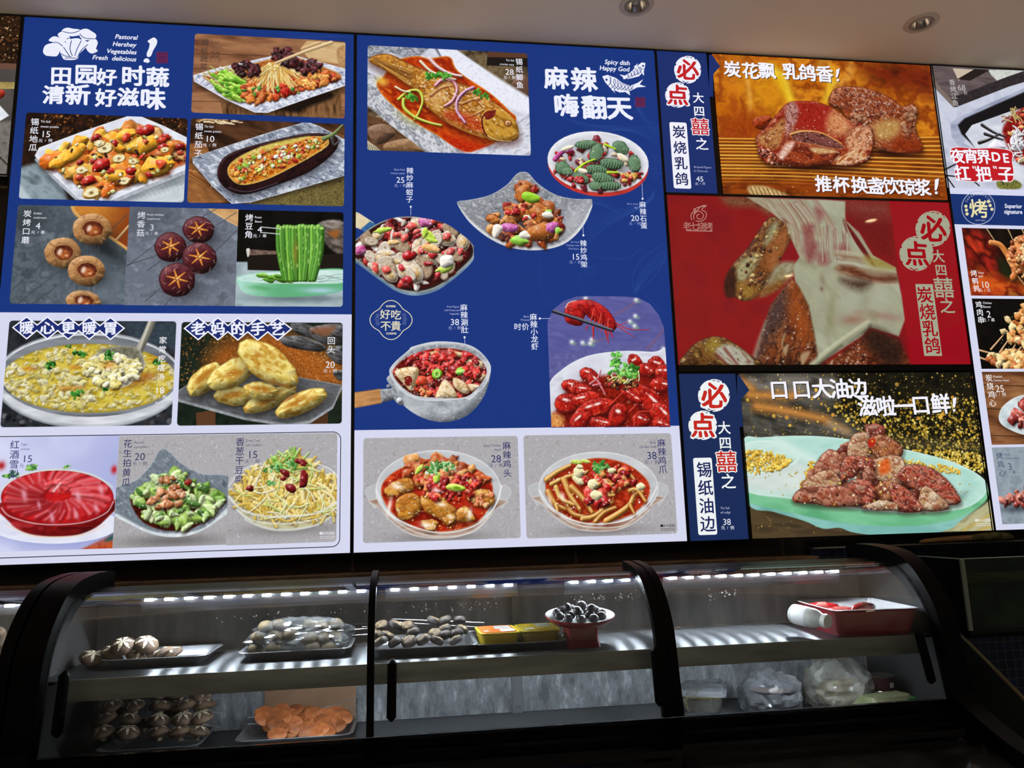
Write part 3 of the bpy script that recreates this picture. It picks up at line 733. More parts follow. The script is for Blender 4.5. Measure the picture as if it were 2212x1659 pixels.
def dumpling_soup():
    p = Print('b', quad=[(58, 745), (1082, 748), (1052, 1390), (2, 1395)], seed=15, corner=CORNER, back=WHITE)
    p.all(['#14161a', '#2c3036', '#1c1f24'], 60, 3)
    p.dots([(0, 1250), (1080, 1250), (1080, 1400), (0, 1400)], 120, (6, 18), ['#4a4c52', '#090a0c', '#3c3230', '#84868c'], (.3, .7), False)
    p.fill([(750, 748), (1085, 748), (1085, 930), (800, 850)], ['#2a3640', '#3a4854'], smooth=False, soft=12)
    p.ell(545, 1110, 585, 300, 0, ['#8c9098', '#c2c6ce', '#a4a8b0'], n=40, tex=(70, 4, 0), edge=('#5c6068', 14, .8))
    p.ell(545, 1102, 572, 280, 0, ['#a8acb4', '#dfe2e8', '#bfc3ca'], n=40, tex=(80, 4, 0))
    p.ell(548, 1085, 552, 250, 0, ['#565a60', '#8a8e96', '#6c7078'], n=40, tex=(80, 5, 0))
    soup = [(548+532*math.cos(t*PI/16), 1098+212*math.sin(t*PI/16)) for t in range(32)]
    p.fill(soup, ['#a8901f', '#cdb63e', '#dcc85a', '#bca02a', '#e3d478'], tex=(34, 2.2, -.05), edge=('#8f7a20', 18, .8))
    p.clipto(soup)
    p.pieces(soup, 420, (6, 20), ['#d8cc7c', '#e4dca4', '#cdbc58', '#ece6c0', '#c4ae44'], asp=(.4, .8), lit=.35, shadow=.2, spec=.12, op=.75)
    p.pieces([(20, 1030), (400, 1030), (560, 1260), (100, 1240)], 130, (10, 26), ['#e4dca4', '#eee8c4', '#d2c470'], asp=(.4, .8), lit=.35, shadow=.2, spec=.15, op=.8)
    for x, y in ((400, 1160), (480, 1160), (180, 1040), (950, 980), (900, 1080), (460, 1030)): p.glow(x, y, 40, 16, 0, '#c9721c', .6)
    p.clipto()
    p.glow(850, 1110, 120, 40, -.3, '#8a4a14', .7)
    p.stroke([(938, 735), (900, 830), (855, 925), (848, 980)], 44, '#8d8a7c', 40, lit=.6); p.stroke([(925, 740), (885, 840), (850, 930)], 8, '#d9d7c8', op=.8)
    ladle = [(505, 1040), (560, 970), (640, 920), (760, 900), (850, 920), (888, 1000), (870, 1060), (790, 1140), (690, 1160), (600, 1130)]
    p.fill(ladle, ['#7c7a66', '#a9a690', '#8f8c78'], tex=(40, 2, .3), edge=('#cfcdb8', 8, .8))
    p.fill([(600, 930), (760, 905), (845, 925), (870, 1000), (760, 960)], ['#5c5a4a', '#8a8874'], soft=8)
    heap = [(505, 1050), (560, 980), (650, 965), (770, 965), (850, 1010), (845, 1070), (770, 1135), (660, 1150), (570, 1110)]
    p.pieces(heap, 150, (16, 30), ['#d8cc80', '#e6dea8', '#c8b65c', '#eee8c4'], asp=(.5, .9), lit=.7, shadow=.35, spec=.4)
    p.glow(670, 1020, 40, 24, 0, '#cc7a18', .7)
    for x, y, r in ((665, 955, 44), (490, 950, 46), (310, 1018, 40), (470, 1190, 48), (970, 1000, 34), (640, 1165, 26), (420, 902, 20)):
        leaf(p, x, y, r, ('#1f5c1c', '#3a8a2c', '#123e12', '#66b048'), 12)
    return p
def mothers_pies():
    p = Print('b', quad=[(1112, 750), (2100, 760), (2095, 1378), (1085, 1388)], seed=16, corner=CORNER, back=WHITE)
    p.all(['#101a14', '#18261c', '#0c120e'], 60, 3)
    p.fill([(1330, 900), (1500, 830), (1700, 800), (2110, 1000), (2110, 1160), (1700, 1150), (1300, 1050)], ['#7a3c10', '#b0601e', '#95501a', '#c27430'], tex=(8, 1, 0), soft=50)
    p.dots([(1110, 840), (1500, 830), (1450, 1100), (1100, 1160)], 420, (1.5, 5), ['#b8702c', '#d89a50', '#7a481c'], (.4, 1), False)
    p.dots([(1400, 830), (2100, 900), (2100, 1150), (1400, 1100)], 800, (2, 5), ['#d08a44', '#6a340e', '#e8b070'], (.3, .8), False)
    for q in ([(1780, 765), (1900, 770), (1960, 850), (1830, 830)], [(1720, 850), (1850, 840), (1990, 900), (1960, 935), (1760, 905)], [(1900, 790), (2100, 770), (2100, 880), (1960, 880)], [(2000, 930), (2100, 900), (2100, 1010), (2040, 990)], [(2040, 1060), (2100, 1050), (2100, 1110), (2060, 1100)]):
        p.fill(q, ['#20201f', '#4a4a4c', '#6d6d70', '#2c2a29'], tex=(22, 3, .3), lit=.8)
    p.fill([(1900, 800), (2050, 780), (2000, 840)], '#8a4a24', soft=10, op=.7)
    p.fill([(1200, 1310), (1320, 1290), (1320, 1400), (1205, 1400)], '#5a3a24', smooth=False); p.fill([(1840, 1330), (2010, 1300), (2010, 1400), (1840, 1400)], '#4a2f1c', smooth=False)
    plate = [(1082, 1180), (1160, 1130), (1400, 1060), (1800, 1085), (2098, 1140), (2040, 1270), (1900, 1360), (1760, 1380), (1500, 1340), (1082, 1225)]
    p.fill([(x, y+14) for x, y in plate], ['#8d9298', '#b8bcc2'], smooth=False)
    p.fill(plate, ['#4a4d52', '#6d7076', '#585b60', '#7e8288'], smooth=False, tex=(36, 2, .2), edge=('#a8acb2', 8, .8))
    for cx, cy, rx, ry, ro in ((1255, 1105, 130, 72, -.75), (1440, 1205, 130, 60, .05), (1420, 1070, 165, 82, -.5), (1655, 1225, 175, 58, -.4), (1600, 1175, 110, 55, .1), (1640, 1005, 215, 102, .62), (1845, 1248, 172, 66, -.42)):
        p.glow(cx+12, cy+34, rx, ry*.9, ro, '#0f0c08', .85)
        p.ell(cx, cy, rx, ry, ro, ['#c4a03c', '#e2c864', '#f0e090', '#d0ac48', '#b8842c'], n=24, irr=.05, lit=.75, litw=60, tex=(26, 1.6, ro), edge=('#8a6a20', 10, .7))
        for k in range(9):
            a = p.rng.rand()*2*PI; r = .55*p.rng.rand(); x = rx*r*math.cos(a); y = ry*r*math.sin(a)
            c, sn = math.cos(ro), math.sin(ro)
            p.glow(cx+x*c-y*sn, cy+x*sn+y*c-ry*.15, 26+20*p.rng.rand(), 14, ro, '#b4701c', .35+.3*p.rng.rand())
        for k in range(24):
            a = p.rng.rand()*2*PI; r = .85*p.rng.rand(); x = rx*r*math.cos(a); y = ry*r*math.sin(a); c, sn = math.cos(ro), math.sin(ro)
            p.glow(cx+x*c-y*sn, cy+x*sn+y*c, 8, 4, ro+p.rng.rand(), ['#fdf6c8', '#a88430'][k % 2], .4)
    p.glow(1780, 1220, 60, 10, -.5, '#8f3d10', .8); p.glow(1700, 1130, 90, 10, .3, '#7a3a10', .6)
    return p

STRIP = dict(corner=CORNER, back=WHITE)
def red_pears():
    p = Print('c', quad=[(-24, 122), (723, 117), (697, 806), (-30, 830)], seed=20, corners='tl bl', **STRIP)
    p.all(['#b0b6e2', '#c6cbf0', '#bcc2ea'], 200, 2)
    p.grad('#e6e9fb', '#aab0de', (0, 200), (700, 300), .5)
    p.fill([(460, 830), (690, 720), (720, 840)], ['#a83a1c', '#c85a2a'], smooth=False, soft=5); p.fill([(640, 760), (720, 700), (710, 750)], '#1c4a38', soft=6)
    p.ell(330, 690, 390, 100, 0, '#7d88c8', op=.6, soft=30)
    p.ell(330, 660, 400, 118, 0, ['#c9cde8', '#e6e8f6', '#d6d9ee'], n=30, edge=('#f4f5fd', 8, .8), tex=(80, 3, 0))
    p.glow(10, 300, 22, 26, 0, '#b01c1c', 1); p.glow(700, 325, 18, 26, 0, '#c01c20', 1)
    for x, y in ((70, 360), (185, 315), (410, 312)): leaf(p, x, y, 48 if x < 300 else 26, ('#5aa03c', '#8ac65c', '#3c7a2c'), 12)
    p.ell(352, 505, 366, 192, 0, '#c8ccdc', n=40, op=.55); 
    p.fill([(15, 520), (690, 500), (640, 640), (500, 720), (330, 738), (160, 715), (60, 650)], ['#6e0c10', '#a81a1c', '#8a1014', '#c43034'], lit=.4, tex=(40, 3, 0), edge=('#d9b0b0', 8, .7))
    bowl = [(352+345*math.cos(t*PI/20), 495+165*math.sin(t*PI/20)) for t in range(40)]
    p.fill(bowl, ['#a80c12', '#d0201f', '#bb141a', '#e03a38'], tex=(46, 2, -.2), edge=('#7a0a10', 10, .8))
    p.clipto(bowl)
    for k in range(44):
        a = k/44*2*PI+.1*p.rng.rand(); r0 = .28+.05*p.rng.rand(); r1 = .86+.1*p.rng.rand()
        pts = [(352+345*r*math.cos(a+(r-.3)*.5), 480+165*r*math.sin(a+(r-.3)*.5)) for r in (r0, (r0+r1)/2, r1)]
        p.stroke([(x+5, y+6) for x, y in pts], 26, '#8c0a10', 30, op=.5, soft=8)
        p.stroke(pts, 18, ['#d83a40', '#e2585c', '#cf2c32'][k % 3], 26, lit=.5, soft=5, op=.8)
        p.stroke(pts[:2] if k % 2 else pts[1:], 9, '#f3b8c8', 4, op=.6, soft=5)
    for k in range(9):
        a = k*.7; p.stroke([(352+70*math.cos(a), 430+30*math.sin(a)), (352+20*math.cos(a), 410), (360, 395)], 20, '#df4c50', 14, lit=.6, soft=5)
    p.stroke([(330, 455), (355, 425), (372, 405)], 12, '#ffe6ea', 5, soft=5)
    for x, y, r in ((480, 490, 26), (470, 600, 20), (320, 620, 22), (590, 560, 22), (150, 480, 26), (240, 540, 16), (620, 450, 24)): p.glow(x, y, r*.6, r*1.5, -.3, '#f0bcd0', .7)
    p.clipto()
    p.stroke([(10, 560), (60, 610), (200, 652), (352, 662), (520, 645), (650, 590), (695, 520)], 7, '#efc8cc', op=.7)
    p.stroke([(40, 660), (180, 725), (330, 738), (520, 722), (640, 665)], 8, '#e8d0b8', op=.7)
    p.stroke([(5, 450), (120, 360), (352, 325), (560, 355), (690, 430)], 6, '#dfe6c8', op=.7)
    return p
def peanut_cucumbers():
    p = Print('c', quad=[(724, 117), (1405, 110), (1390, 786), (697, 806)], seed=21, corners='', **STRIP)
    concrete(p)
    plate = [(1000, 192), (1050, 225), (1120, 290), (1240, 350), (1415, 372), (1410, 560), (1330, 640), (1200, 715), (1060, 738), (920, 715), (780, 650), (690, 590), (690, 450), (830, 390), (920, 300), (970, 215)]
    p.glow(1050, 760, 300, 40, 0, '#5c5856', .7)
    p.fill(plate, ['#56606a', '#7f8993', '#6a747e', '#99a3ac'], tex=(30, 2, .8), edge=('#c6d0d6', 6, .8))
    p.clipto(plate)
    for k in range(240):
        q = p.inside(plate, 1)[0]
        p.stroke([q, q+np.array([7, 5])*p.k], 8, ['#a9b4be', '#4a545e', '#c4ced6'][k % 3], canvas=True, op=.35)
    p.fill([(700, 590), (900, 690), (1060, 715), (1250, 680), (1390, 560), (1390, 600), (1250, 730), (1060, 745), (880, 720), (690, 640)], ['#c8d2d8', '#e6ecf0'], soft=4)
    p.clipto()
    p.fill([(800, 520), (850, 450), (1050, 420), (1280, 500), (1290, 600), (1160, 690), (1000, 695), (870, 640)], ['#2c0a06', '#54160c', '#3c0f08'], tex=(30, 1, 0), soft=3)
    heap = [(815, 540), (850, 450), (940, 380), (1080, 340), (1200, 400), (1300, 460), (1360, 520), (1260, 640), (1130, 680), (960, 650)]
    p.pieces(heap, 95, (26, 54), ['#98c050', '#b4d470', '#cce498', '#74a43c', '#a8cc60', '#d8e8a8'], asp=(.4, .75), lit=.75, spec=.3, irr=.3, m=7, edge=('#3f6a20', 6, .6))
    p.pieces(heap, 40, (20, 40), ['#4a7a2c', '#3a6424', '#b4d484', '#cfe4a8'], asp=(.35, .6), lit=.7, spec=.3, irr=.3, m=7)
    p.pieces([(920, 520), (1000, 440), (1110, 440), (1115, 520), (1060, 560), (950, 560)], 26, (20, 28), ['#a4562c', '#c47a48', '#8c4420', '#d89468'], asp=(.7, .9), lit=.9, spec=.6)
    p.pieces([(980, 370), (1060, 365), (1060, 400), (1000, 400)], 5, (18, 24), ['#b06a3c'], asp=(.7, .9), lit=.9, spec=.5)
    p.pieces([(1140, 400), (1170, 405), (1160, 430)], 2, (16, 20), ['#8a1c14'])
    p.dots(heap, 120, (1.5, 4), ['#ffffff', '#f4fbe0'], (.5, 1))
    return p
def scallion_tofu():
    p = Print('c', quad=[(1405, 110), (2067, 97), (2062, 770), (1390, 786)], seed=22, corners='tr br', **STRIP)
    concrete(p)
    p.glow(1760, 690, 300, 40, 0, '#6c6866', .6)
    p.ell(1745, 440, 350, 170, 0, '#b6b4b2', n=36, op=.5, edge=('#e6e8ea', 10, .9))
    p.fill([(1398, 440), (1420, 520), (1500, 620), (1640, 685), (1800, 692), (1960, 660), (2075, 570), (2075, 480)], ['#a8a284', '#c9c49c', '#8f8a70'], tex=(30, 4, 0), edge=('#dfe4e2', 10, .8))
    heap = [(1440, 490), (1520, 400), (1600, 320), (1740, 250), (1880, 270), (1960, 360), (2080, 430), (2080, 540), (1920, 600), (1700, 610), (1540, 570)]
    p.fill(heap, ['#a98a34', '#d8be64', '#c2a448'], tex=(16, 1, 0))
    p.strips(heap, 420, (60, 150), (12, 22), ['#e2c868', '#eed888', '#d4b450', '#f2e2a4', '#c4a03c', '#e8d078'], bend=.5, lit=.35, shadow=.22)
    p.strips(heap, 45, (70, 150), (7, 11), ['#dce2a0', '#c4d47c', '#eee8c0'], bend=.4, shadow=.15)
    p.strips([(1640, 330), (1740, 230), (1850, 250), (1860, 320), (1700, 350)], 22, (60, 120), (8, 14), ['#8ac24a', '#6aa034', '#b4dc7c'])
    for x, y, r in ((1690, 320, 44), (1790, 295, 40), (1660, 405, 34), (1620, 330, 26)): leaf(p, x, y, r, ('#3c7c34', '#5aa04a', '#8ac884'), 12)
    for x, y, rx, ry, ro in ((1745, 345, 36, 20, .5), (1785, 440, 38, 26, .3), (1860, 385, 26, 58, .1), (1735, 380, 24, 14, 0), (1840, 275, 40, 18, .2), (1530, 440, 24, 20, 0), (1855, 290, 24, 14, .6)):
        p.ell(x, y, rx, ry, ro, ['#5c0c10', '#8a181c', '#3c060a'], irr=.2, n=11, lit=.9, spec=.5, tex=(12, 1, 0))
    p.stroke([(1405, 490), (1480, 570), (1620, 610), (1760, 612), (1940, 590), (2070, 520)], 12, '#e2e6e2', op=.75)
    p.stroke([(1450, 570), (1560, 640), (1760, 655), (1960, 620), (2070, 550)], 8, '#eef2ee', op=.6)
    p.stroke([(1500, 630), (1640, 688), (1800, 694), (1950, 660)], 10, '#d6dad2', op=.7)
    p.stroke([(1400, 430), (1480, 330), (1600, 285)], 6, '#e0e4e6', op=.7); p.stroke([(1930, 285), (2020, 320), (2070, 370)], 8, '#eef2f4', op=.7)
    return p

def foil_carp():
    p = Print('d', quad=[(140, 152), (1232, 207), (1252, 900), (135, 875)], seed=30, corner=CORNER, back=BLUE)
    p.all(['#2a2016', '#5c4a34', '#7a684c', '#3c2e20'], 50, 4)
    p.fill([(960, 190), (1240, 200), (1240, 300), (950, 290)], '#1a1512', smooth=False); p.fill([(960, 190), (1240, 205), (1235, 240), (955, 232)], '#5a3a28', smooth=False)
    p.fill([(1130, 400), (1210, 360), (1250, 420), (1240, 500), (1150, 440)], '#6a4a3c', lit=.5)
    p.fill([(130, 620), (240, 660), (560, 900), (130, 900)], ['#3a2618', '#6a4830', '#543620'], smooth=False, tex=(40, 3, .5))
    p.fill([(140, 720), (260, 690), (330, 760), (200, 830)], ['#6a4c38', '#8a6850'], lit=.7); p.fill([(250, 830), (420, 790), (520, 880), (300, 890)], ['#7a5638', '#a07a54'], lit=.7)
    p.fill([(135, 800), (240, 875), (135, 880)], '#c8c0a4', smooth=False)
    for k in range(8): p.stroke([(135+k*14, 815+k*8), (150+k*14, 876)], 4, '#4a4030')
    sheet = [(130, 150), (740, 180), (900, 290), (1260, 545), (1262, 905), (560, 890), (300, 700), (130, 540)]
    p.fill(sheet, ['#b4b6c2', '#dcdeea', '#c8cad8', '#eceef6'], smooth=False, tex=(60, 2, .6))
    p.fill([(620, 180), (740, 180), (930, 310), (1262, 520), (1262, 640), (1060, 560), (800, 380), (640, 240)], ['#e2e4f2', '#eff0fa', '#d5d8e8'], smooth=False, soft=8)
    p.fill([(130, 150), (560, 170), (520, 215), (400, 250), (300, 200), (130, 250)], ['#7f838c', '#b9bcc6', '#5f636c', '#d8dae2'], smooth=False, tex=(18, 2, .4))
    p.fill([(130, 330), (230, 380), (520, 700), (740, 850), (830, 900), (560, 900), (330, 720), (130, 560)], ['#a3a6ae', '#dcdee4', '#7f828c', '#c4c7ce'], smooth=False, tex=(26, 2, .9), soft=4)
    p.fill([(870, 860), (1000, 820), (1262, 600), (1262, 905), (840, 905)], ['#a8abb8', '#e2e4ee', '#c6c9d6'], smooth=False, tex=(24, 2, -.5), soft=4)
    for k in range(120):
        q = p.inside([(130, 340), (560, 720), (840, 890), (560, 890), (130, 560)], 1, False)[0]; a = p.rng.rand()*PI
        p.stroke([q, q+np.array([math.cos(a), math.sin(a)])*p.k*(10+30*p.rng.rand())], 5, ['#ffffff', '#7d808a', '#eef0f4'][k % 3], canvas=True, op=.5)
    p.stroke([(608, 178), (650, 250)], 20, '#7a7e88', 12)
    p.glow(430, 640, 120, 60, .6, '#cfc870', .7)
    sauce = [(200, 410), (240, 370), (330, 260), (470, 225), (560, 240), (700, 230), (760, 330), (980, 480), (1110, 600), (1155, 650), (1110, 760), (1000, 820), (900, 850), (840, 880), (740, 850), (600, 760), (480, 690), (330, 580), (230, 480)]
    p.fill(sauce, ['#a82a08', '#d04c10', '#8e1c06', '#df6a1c'], tex=(50, 2, .6), edge=('#e8a23c', 16, .8))
    p.fill([(640, 760), (900, 830), (1000, 820), (840, 880), (740, 850)], ['#a81c06', '#c8380c'], soft=5)
    p.glow(240, 400, 50, 40, .6, '#eec04c', .9)
    body = [(150, 240), (210, 215), (300, 215), (430, 280), (560, 330), (700, 385), (850, 440), (960, 510), (1060, 580), (1150, 670), (1172, 770), (1130, 805), (1020, 810), (940, 790), (800, 740), (650, 660), (540, 570), (470, 470), (380, 400), (250, 320), (160, 270)]
    p.fill([(x+4, y+26) for x, y in body], '#3c0e04', op=.7, soft=24)
    p.fill(body, ['#a8661a', '#c98a2c', '#8a4a12', '#d8a450', '#b5761f'], lit=.5, litw=60, tex=(28, 2, .6), edge=('#5c2408', 14, .7))
    p.clipto(body)
    for k in range(60):
        t = p.rng.rand(); p.stroke([(160+t*30, 225+t*40), (420+p.rng.rand()*40, 310+120*p.rng.rand())], 5, ['#e0b05a', '#5c3010', '#8f5a20'][k % 3], op=.5)
    for k in range(300):
        q = p.inside([(480, 380), (700, 390), (920, 500), (960, 640), (900, 740), (640, 640), (500, 520)], 1)[0]
        p.stroke([q, q+np.array([12, 7])*p.k*(.5+p.rng.rand())], 7, ['#f2dca0', '#7a3a10', '#e0a84c', '#fff0d0', '#9c4a14'][k % 5], canvas=True, op=.55)
    for k in range(90):
        q = p.inside([(500, 400), (680, 390), (900, 500), (940, 600), (820, 640), (600, 560)], 1)[0]
        p.stroke([q, q+np.array([14, 9])*p.k*(.4+p.rng.rand())], 7, ['#fff6e2', '#f4e0b8'][k % 2], 3, canvas=True, op=.75, soft=2)
    p.fill([(560, 470), (680, 420), (640, 560), (600, 600)], ['#e8c890', '#c98a40'], soft=10, op=.7)
    for a in ([(570, 500), (640, 450), (720, 430)], [(690, 560), (770, 500), (850, 480)], [(780, 560), (850, 530), (920, 520)], [(760, 660), (850, 640), (930, 600)]): p.stroke(a, 16, '#6a2408', 6, soft=5); p.stroke([(x, y-10) for x, y in a], 8, '#f2d8a0', 4, soft=4, op=.8)
    p.stroke([(560, 620), (760, 720), (930, 780)], 16, '#e09a44', 8, op=.7, soft=6)
    p.fill([(660, 640), (700, 600), (880, 640), (920, 740), (780, 700)], ['#c8341a', '#a8220e', '#d96a2c'], soft=16, op=.7)
    p.clipto()
    p.fill([(915, 660), (940, 600), (1000, 590), (1060, 590), (1140, 660), (1172, 760), (1120, 800), (1000, 800), (945, 760)], ['#b07a22', '#cf9c3a', '#8f5c16'], lit=.5, litw=40, tex=(24, 2, .6))
    p.stroke([(1010, 598), (950, 610), (920, 660), (935, 740), (960, 775)], 12, '#5a120a'); p.fill([(940, 612), (1010, 598), (1000, 640), (950, 660)], ['#5c1410', '#8a2c20'])
    p.ell(1098, 686, 27, 24, 0, '#7a3a12'); p.ell(1098, 684, 20, 18, 0, '#d9a060', lit=.6, spec=.8); p.ell(1096, 684, 9, 8, 0, '#8a5a2c')
    p.stroke([(1100, 790), (1150, 765), (1165, 750)], 6, '#7a3c10'); p.stroke([(960, 770), (1030, 800), (1120, 805)], 8, '#f0c890', 4, op=.8)
    for pts, w, c in (([(605, 425), (650, 388), (720, 395), (750, 455), (720, 530), (670, 565)], 26, '#c8748c'), ([(860, 440), (800, 470), (752, 530), (750, 600), (780, 645), (805, 680)], 26, '#b06a98'), ([(350, 520), (420, 465), (490, 465), (515, 530), (490, 610), (460, 660)], 20, '#b8c824'), ([(385, 520), (390, 580), (460, 640), (560, 680), (640, 698)], 24, '#a8c228'), ([(500, 260), (560, 320), (620, 350), (740, 385)], 18, '#dfe0d4'), ([(560, 240), (620, 300), (700, 345), (780, 362)], 26, '#d8b8b8'), ([(330, 435), (380, 462), (430, 470)], 14, '#f2e4c8')):
        p.stroke([(x+5, y+12) for x, y in pts], w, '#4a1606', op=.5, soft=6); p.stroke(pts, w, c, w*.7, lit=.8); p.stroke([(x-3, y-5) for x, y in pts], w*.3, '#fbe8ee' if w > 24 else '#f4f6b0', op=.7)
    for x, y, r in ((560, 370, 58), (620, 350, 50), (680, 365, 40), (440, 500, 52), (880, 470, 40), (940, 500, 36)): leaf(p, x, y, r, ('#3c8a24', '#66b83c', '#2a6a1c'), 12)
    p.dots(body, 150, (1.5, 6), ['#fff2d0', '#ffffff'], (.5, 1)); p.dots(sauce, 60, (2, 5), ['#ffd9a0'], (.4, .8))
    return p

def spicy_stone_eggs():
    p = Print('d', quad=[(1350, 725), (2075, 1195)], seed=31, cut=True, bg=BLUE)
    p.ell(1712, 975, 344, 208, .1, ['#b02a26', '#d84038'], n=40, tex=(60, 2, 0))
    p.ell(1712, 948, 346, 208, .09, ['#d4d6dc', '#eceef4', '#e2e4ea'], n=40, tex=(80, 2, 0), edge=('#f8f8fc', 10, .9))
    p.ell(1710, 945, 310, 176, .09, ['#c4c6ce', '#dcdee6'], n=40, soft=10, tex=(80, 2, 0))
    heap = [(1400, 960), (1460, 860), (1600, 790), (1830, 790), (1920, 850), (2000, 990), (1960, 1080), (1760, 1140), (1560, 1110), (1430, 1030)]
    p.glow(1700, 1010, 260, 120, .1, '#4a3a38', .6)
    p.pieces(heap, 90, (18, 42), ['#8a1418', '#c02424', '#e8dcc8', '#b01c1c', '#5c0e12', '#d8c4a0', '#7a2030'], irr=.3, lit=.8, spec=.4)
    for pts in ([(1420, 930), (1470, 880), (1530, 870)],): p.stroke(pts, 40, '#a8387c', 20, lit=.8)
    for cx, cy, rx, ry, ro in ((1630, 830, 78, 32, -.1), (1865, 850, 60, 44, .6), (1700, 885, 44, 70, .4), (1960, 960, 44, 62, -.2), (1470, 990, 50, 46, .2), (1805, 960, 84, 40, .1), (1700, 1000, 78, 36, .1), (1745, 1060, 80, 40, .3), (1790, 1110, 82, 30, 0), (1590, 1060, 62, 38, .2), (1500, 1010, 40, 30, 0), (1690, 1110, 40, 32, 0)):
        p.glow(cx+5, cy+18, rx, ry, ro, '#1a1410', .8)
        p.ell(cx, cy, rx, ry, ro, ['#2c4a34', '#4a7050', '#3a5a40', '#5f8466'], irr=.06, lit=.8, tex=(14, 1, 0), edge=('#1c3022', 6, .7))
        for k in range(8):
            t = (k-3.5)/4; c, sn = math.cos(ro), math.sin(ro); h = ry*.75*math.sqrt(max(0, 1-t*t*.9))
            x = rx*.9*t; p.stroke([(cx+x*c-(-h)*sn, cy+x*sn+(-h)*c), (cx+(x+6)*c, cy+(x+6)*sn), (cx+x*c-h*sn, cy+x*sn+h*c)], 6, '#8fb088', op=.75)
    for a in ([(1560, 1010), (1620, 960), (1690, 930)], [(1760, 830), (1830, 860)], [(1580, 990), (1620, 1020)], [(1780, 1020), (1850, 1020)]): p.stroke(a, 24, '#a8cc24', 14, lit=.8)
    for x, y, rx, ry, ro in ((1500, 855, 46, 16, -.3), (1880, 920, 44, 24, .6), (1610, 1010, 34, 18, .3)): p.ell(x, y, rx, ry, ro, ['#e4d6b8', '#f4ecd8'], irr=.1, lit=.7)
    p.pieces([(1500, 1070), (1620, 1060), (1600, 1110), (1540, 1110)], 8, (22, 34), ['#b81c1c', '#8f1014'], lit=.9, spec=.6)
    p.pieces([(1840, 1050), (1960, 1020), (1960, 1070), (1860, 1090)], 10, (18, 30), ['#b81c1c', '#d8a040'], lit=.9, spec=.5)
    p.dots(heap, 90, (1.5, 4), ['#fff', '#ffe8d0'], (.5, 1))
    return p

def chilli_chicken_frame():
    p = Print('e', quad=[(715, -255), (1620, 290)], seed=32, cut=True, bg=BLUE)
    plate = [(1155, -238), (1190, -225), (1250, -160), (1360, -90), (1480, -62), (1598, -58), (1610, -35), (1560, 90), (1480, 190), (1380, 250), (1230, 275), (1060, 255), (920, 190), (800, 90), (725, -20), (728, -45), (800, -55), (930, -85), (1040, -150), (1110, -225)]
    p.fill(plate, ['#6a6d74', '#9a9da4', '#808389', '#b6b9c0'], tex=(22, 2, .5), edge=('#d2d5da', 9, .8))
    p.clipto(plate)
    for k in range(500):
        q = p.inside(plate, 1)[0]
        p.ell(0, 0, 1, 1) if False else p.stroke([q, q+np.array([9, -3])*p.k], 10, ['#c6c9d0', '#54575e', '#e4e6ea'][k % 3], canvas=True, op=.28)
    p.fill([(725, -20), (820, 90), (1000, 210), (1230, 255), (1400, 225), (1520, 120), (1610, -35), (1600, 60), (1460, 250), (1230, 290), (980, 250), (780, 120)], ['#d8dade', '#eef0f2'], soft=5)
    p.fill([(1420, 60), (1560, -30), (1590, -40), (1500, 130), (1400, 200)], '#c9ccd2', soft=30, op=.6)
    p.clipto()
    heap = [(920, 50), (960, 20), (1050, -20), (1110, -130), (1170, -160), (1240, -120), (1290, -40), (1380, 20), (1390, 150), (1290, 220), (1150, 240), (1000, 205), (950, 150)]
    p.glow(1160, 120, 230, 130, 0, '#2c2422', .7)
    p.pieces(heap, 90, (20, 52), ['#a8481c', '#c4682c', '#7a2c10', '#d68a44', '#8f1c14', '#b85a24'], irr=.35, lit=.8, spec=.35, m=8, tex=None)
    for x, y, rx, ry, ro in ((1155, -100, 52, 60, .4), (1130, 30, 110, 36, .2), (1270, 40, 90, 60, .7), (1265, 160, 90, 66, -.1), (950, 70, 50, 30, .4)): p.ell(x, y, rx, ry, ro, ['#8a3c14', '#c2702c', '#a2521e', '#d8924a'], irr=.18, lit=.8, spec=.3, tex=(16, 1, 0), edge=('#4a1808', 8, .7))
    for x, y, rx, ry, ro in ((1205, -70, 60, 34, .3),): p.ell(x, y, rx, ry, ro, ['#7cb81c', '#a4d83c'], irr=.12, lit=.8, n=8)
    for x, y, rx, ry, ro in ((1060, 130, 64, 30, .1), (1340, 125, 44, 34, -.5)): p.ell(x, y, rx, ry, ro, ['#a8348c', '#d884c0'], irr=.14, lit=.8, spec=.4)
    for x, y, rx, ry in ((1125, 210, 58, 32), (1380, 148, 22, 22), (1320, 20, 24, 12)): p.ell(x, y, rx, ry, .2, ['#7cc030', '#a8e05a'], irr=.15, lit=.8, spec=.4)
    for x, y, rx, ry in ((980, 150, 34, 46), (1310, 45, 40, 24), (1160, 175, 36, 30), (1180, 60, 30, 14)): p.ell(x, y, rx, ry, .3, ['#e4d8c8', '#f6f0e6'], irr=.2, lit=.7, spec=.3)
    p.pieces([(1040, -10), (1220, 30), (1200, 70), (1060, 60)], 10, (16, 30), ['#c01c18', '#8f1010', '#e0442c'], lit=.9, spec=.6)
    p.pieces([(1000, 160), (1060, 170), (1050, 210), (1010, 200)], 6, (16, 26), ['#4a1c14', '#6a2c1c'], lit=.8)
    p.dots(heap, 80, (1.5, 4), ['#fff', '#ffe8c0'], (.5, 1))
    return p

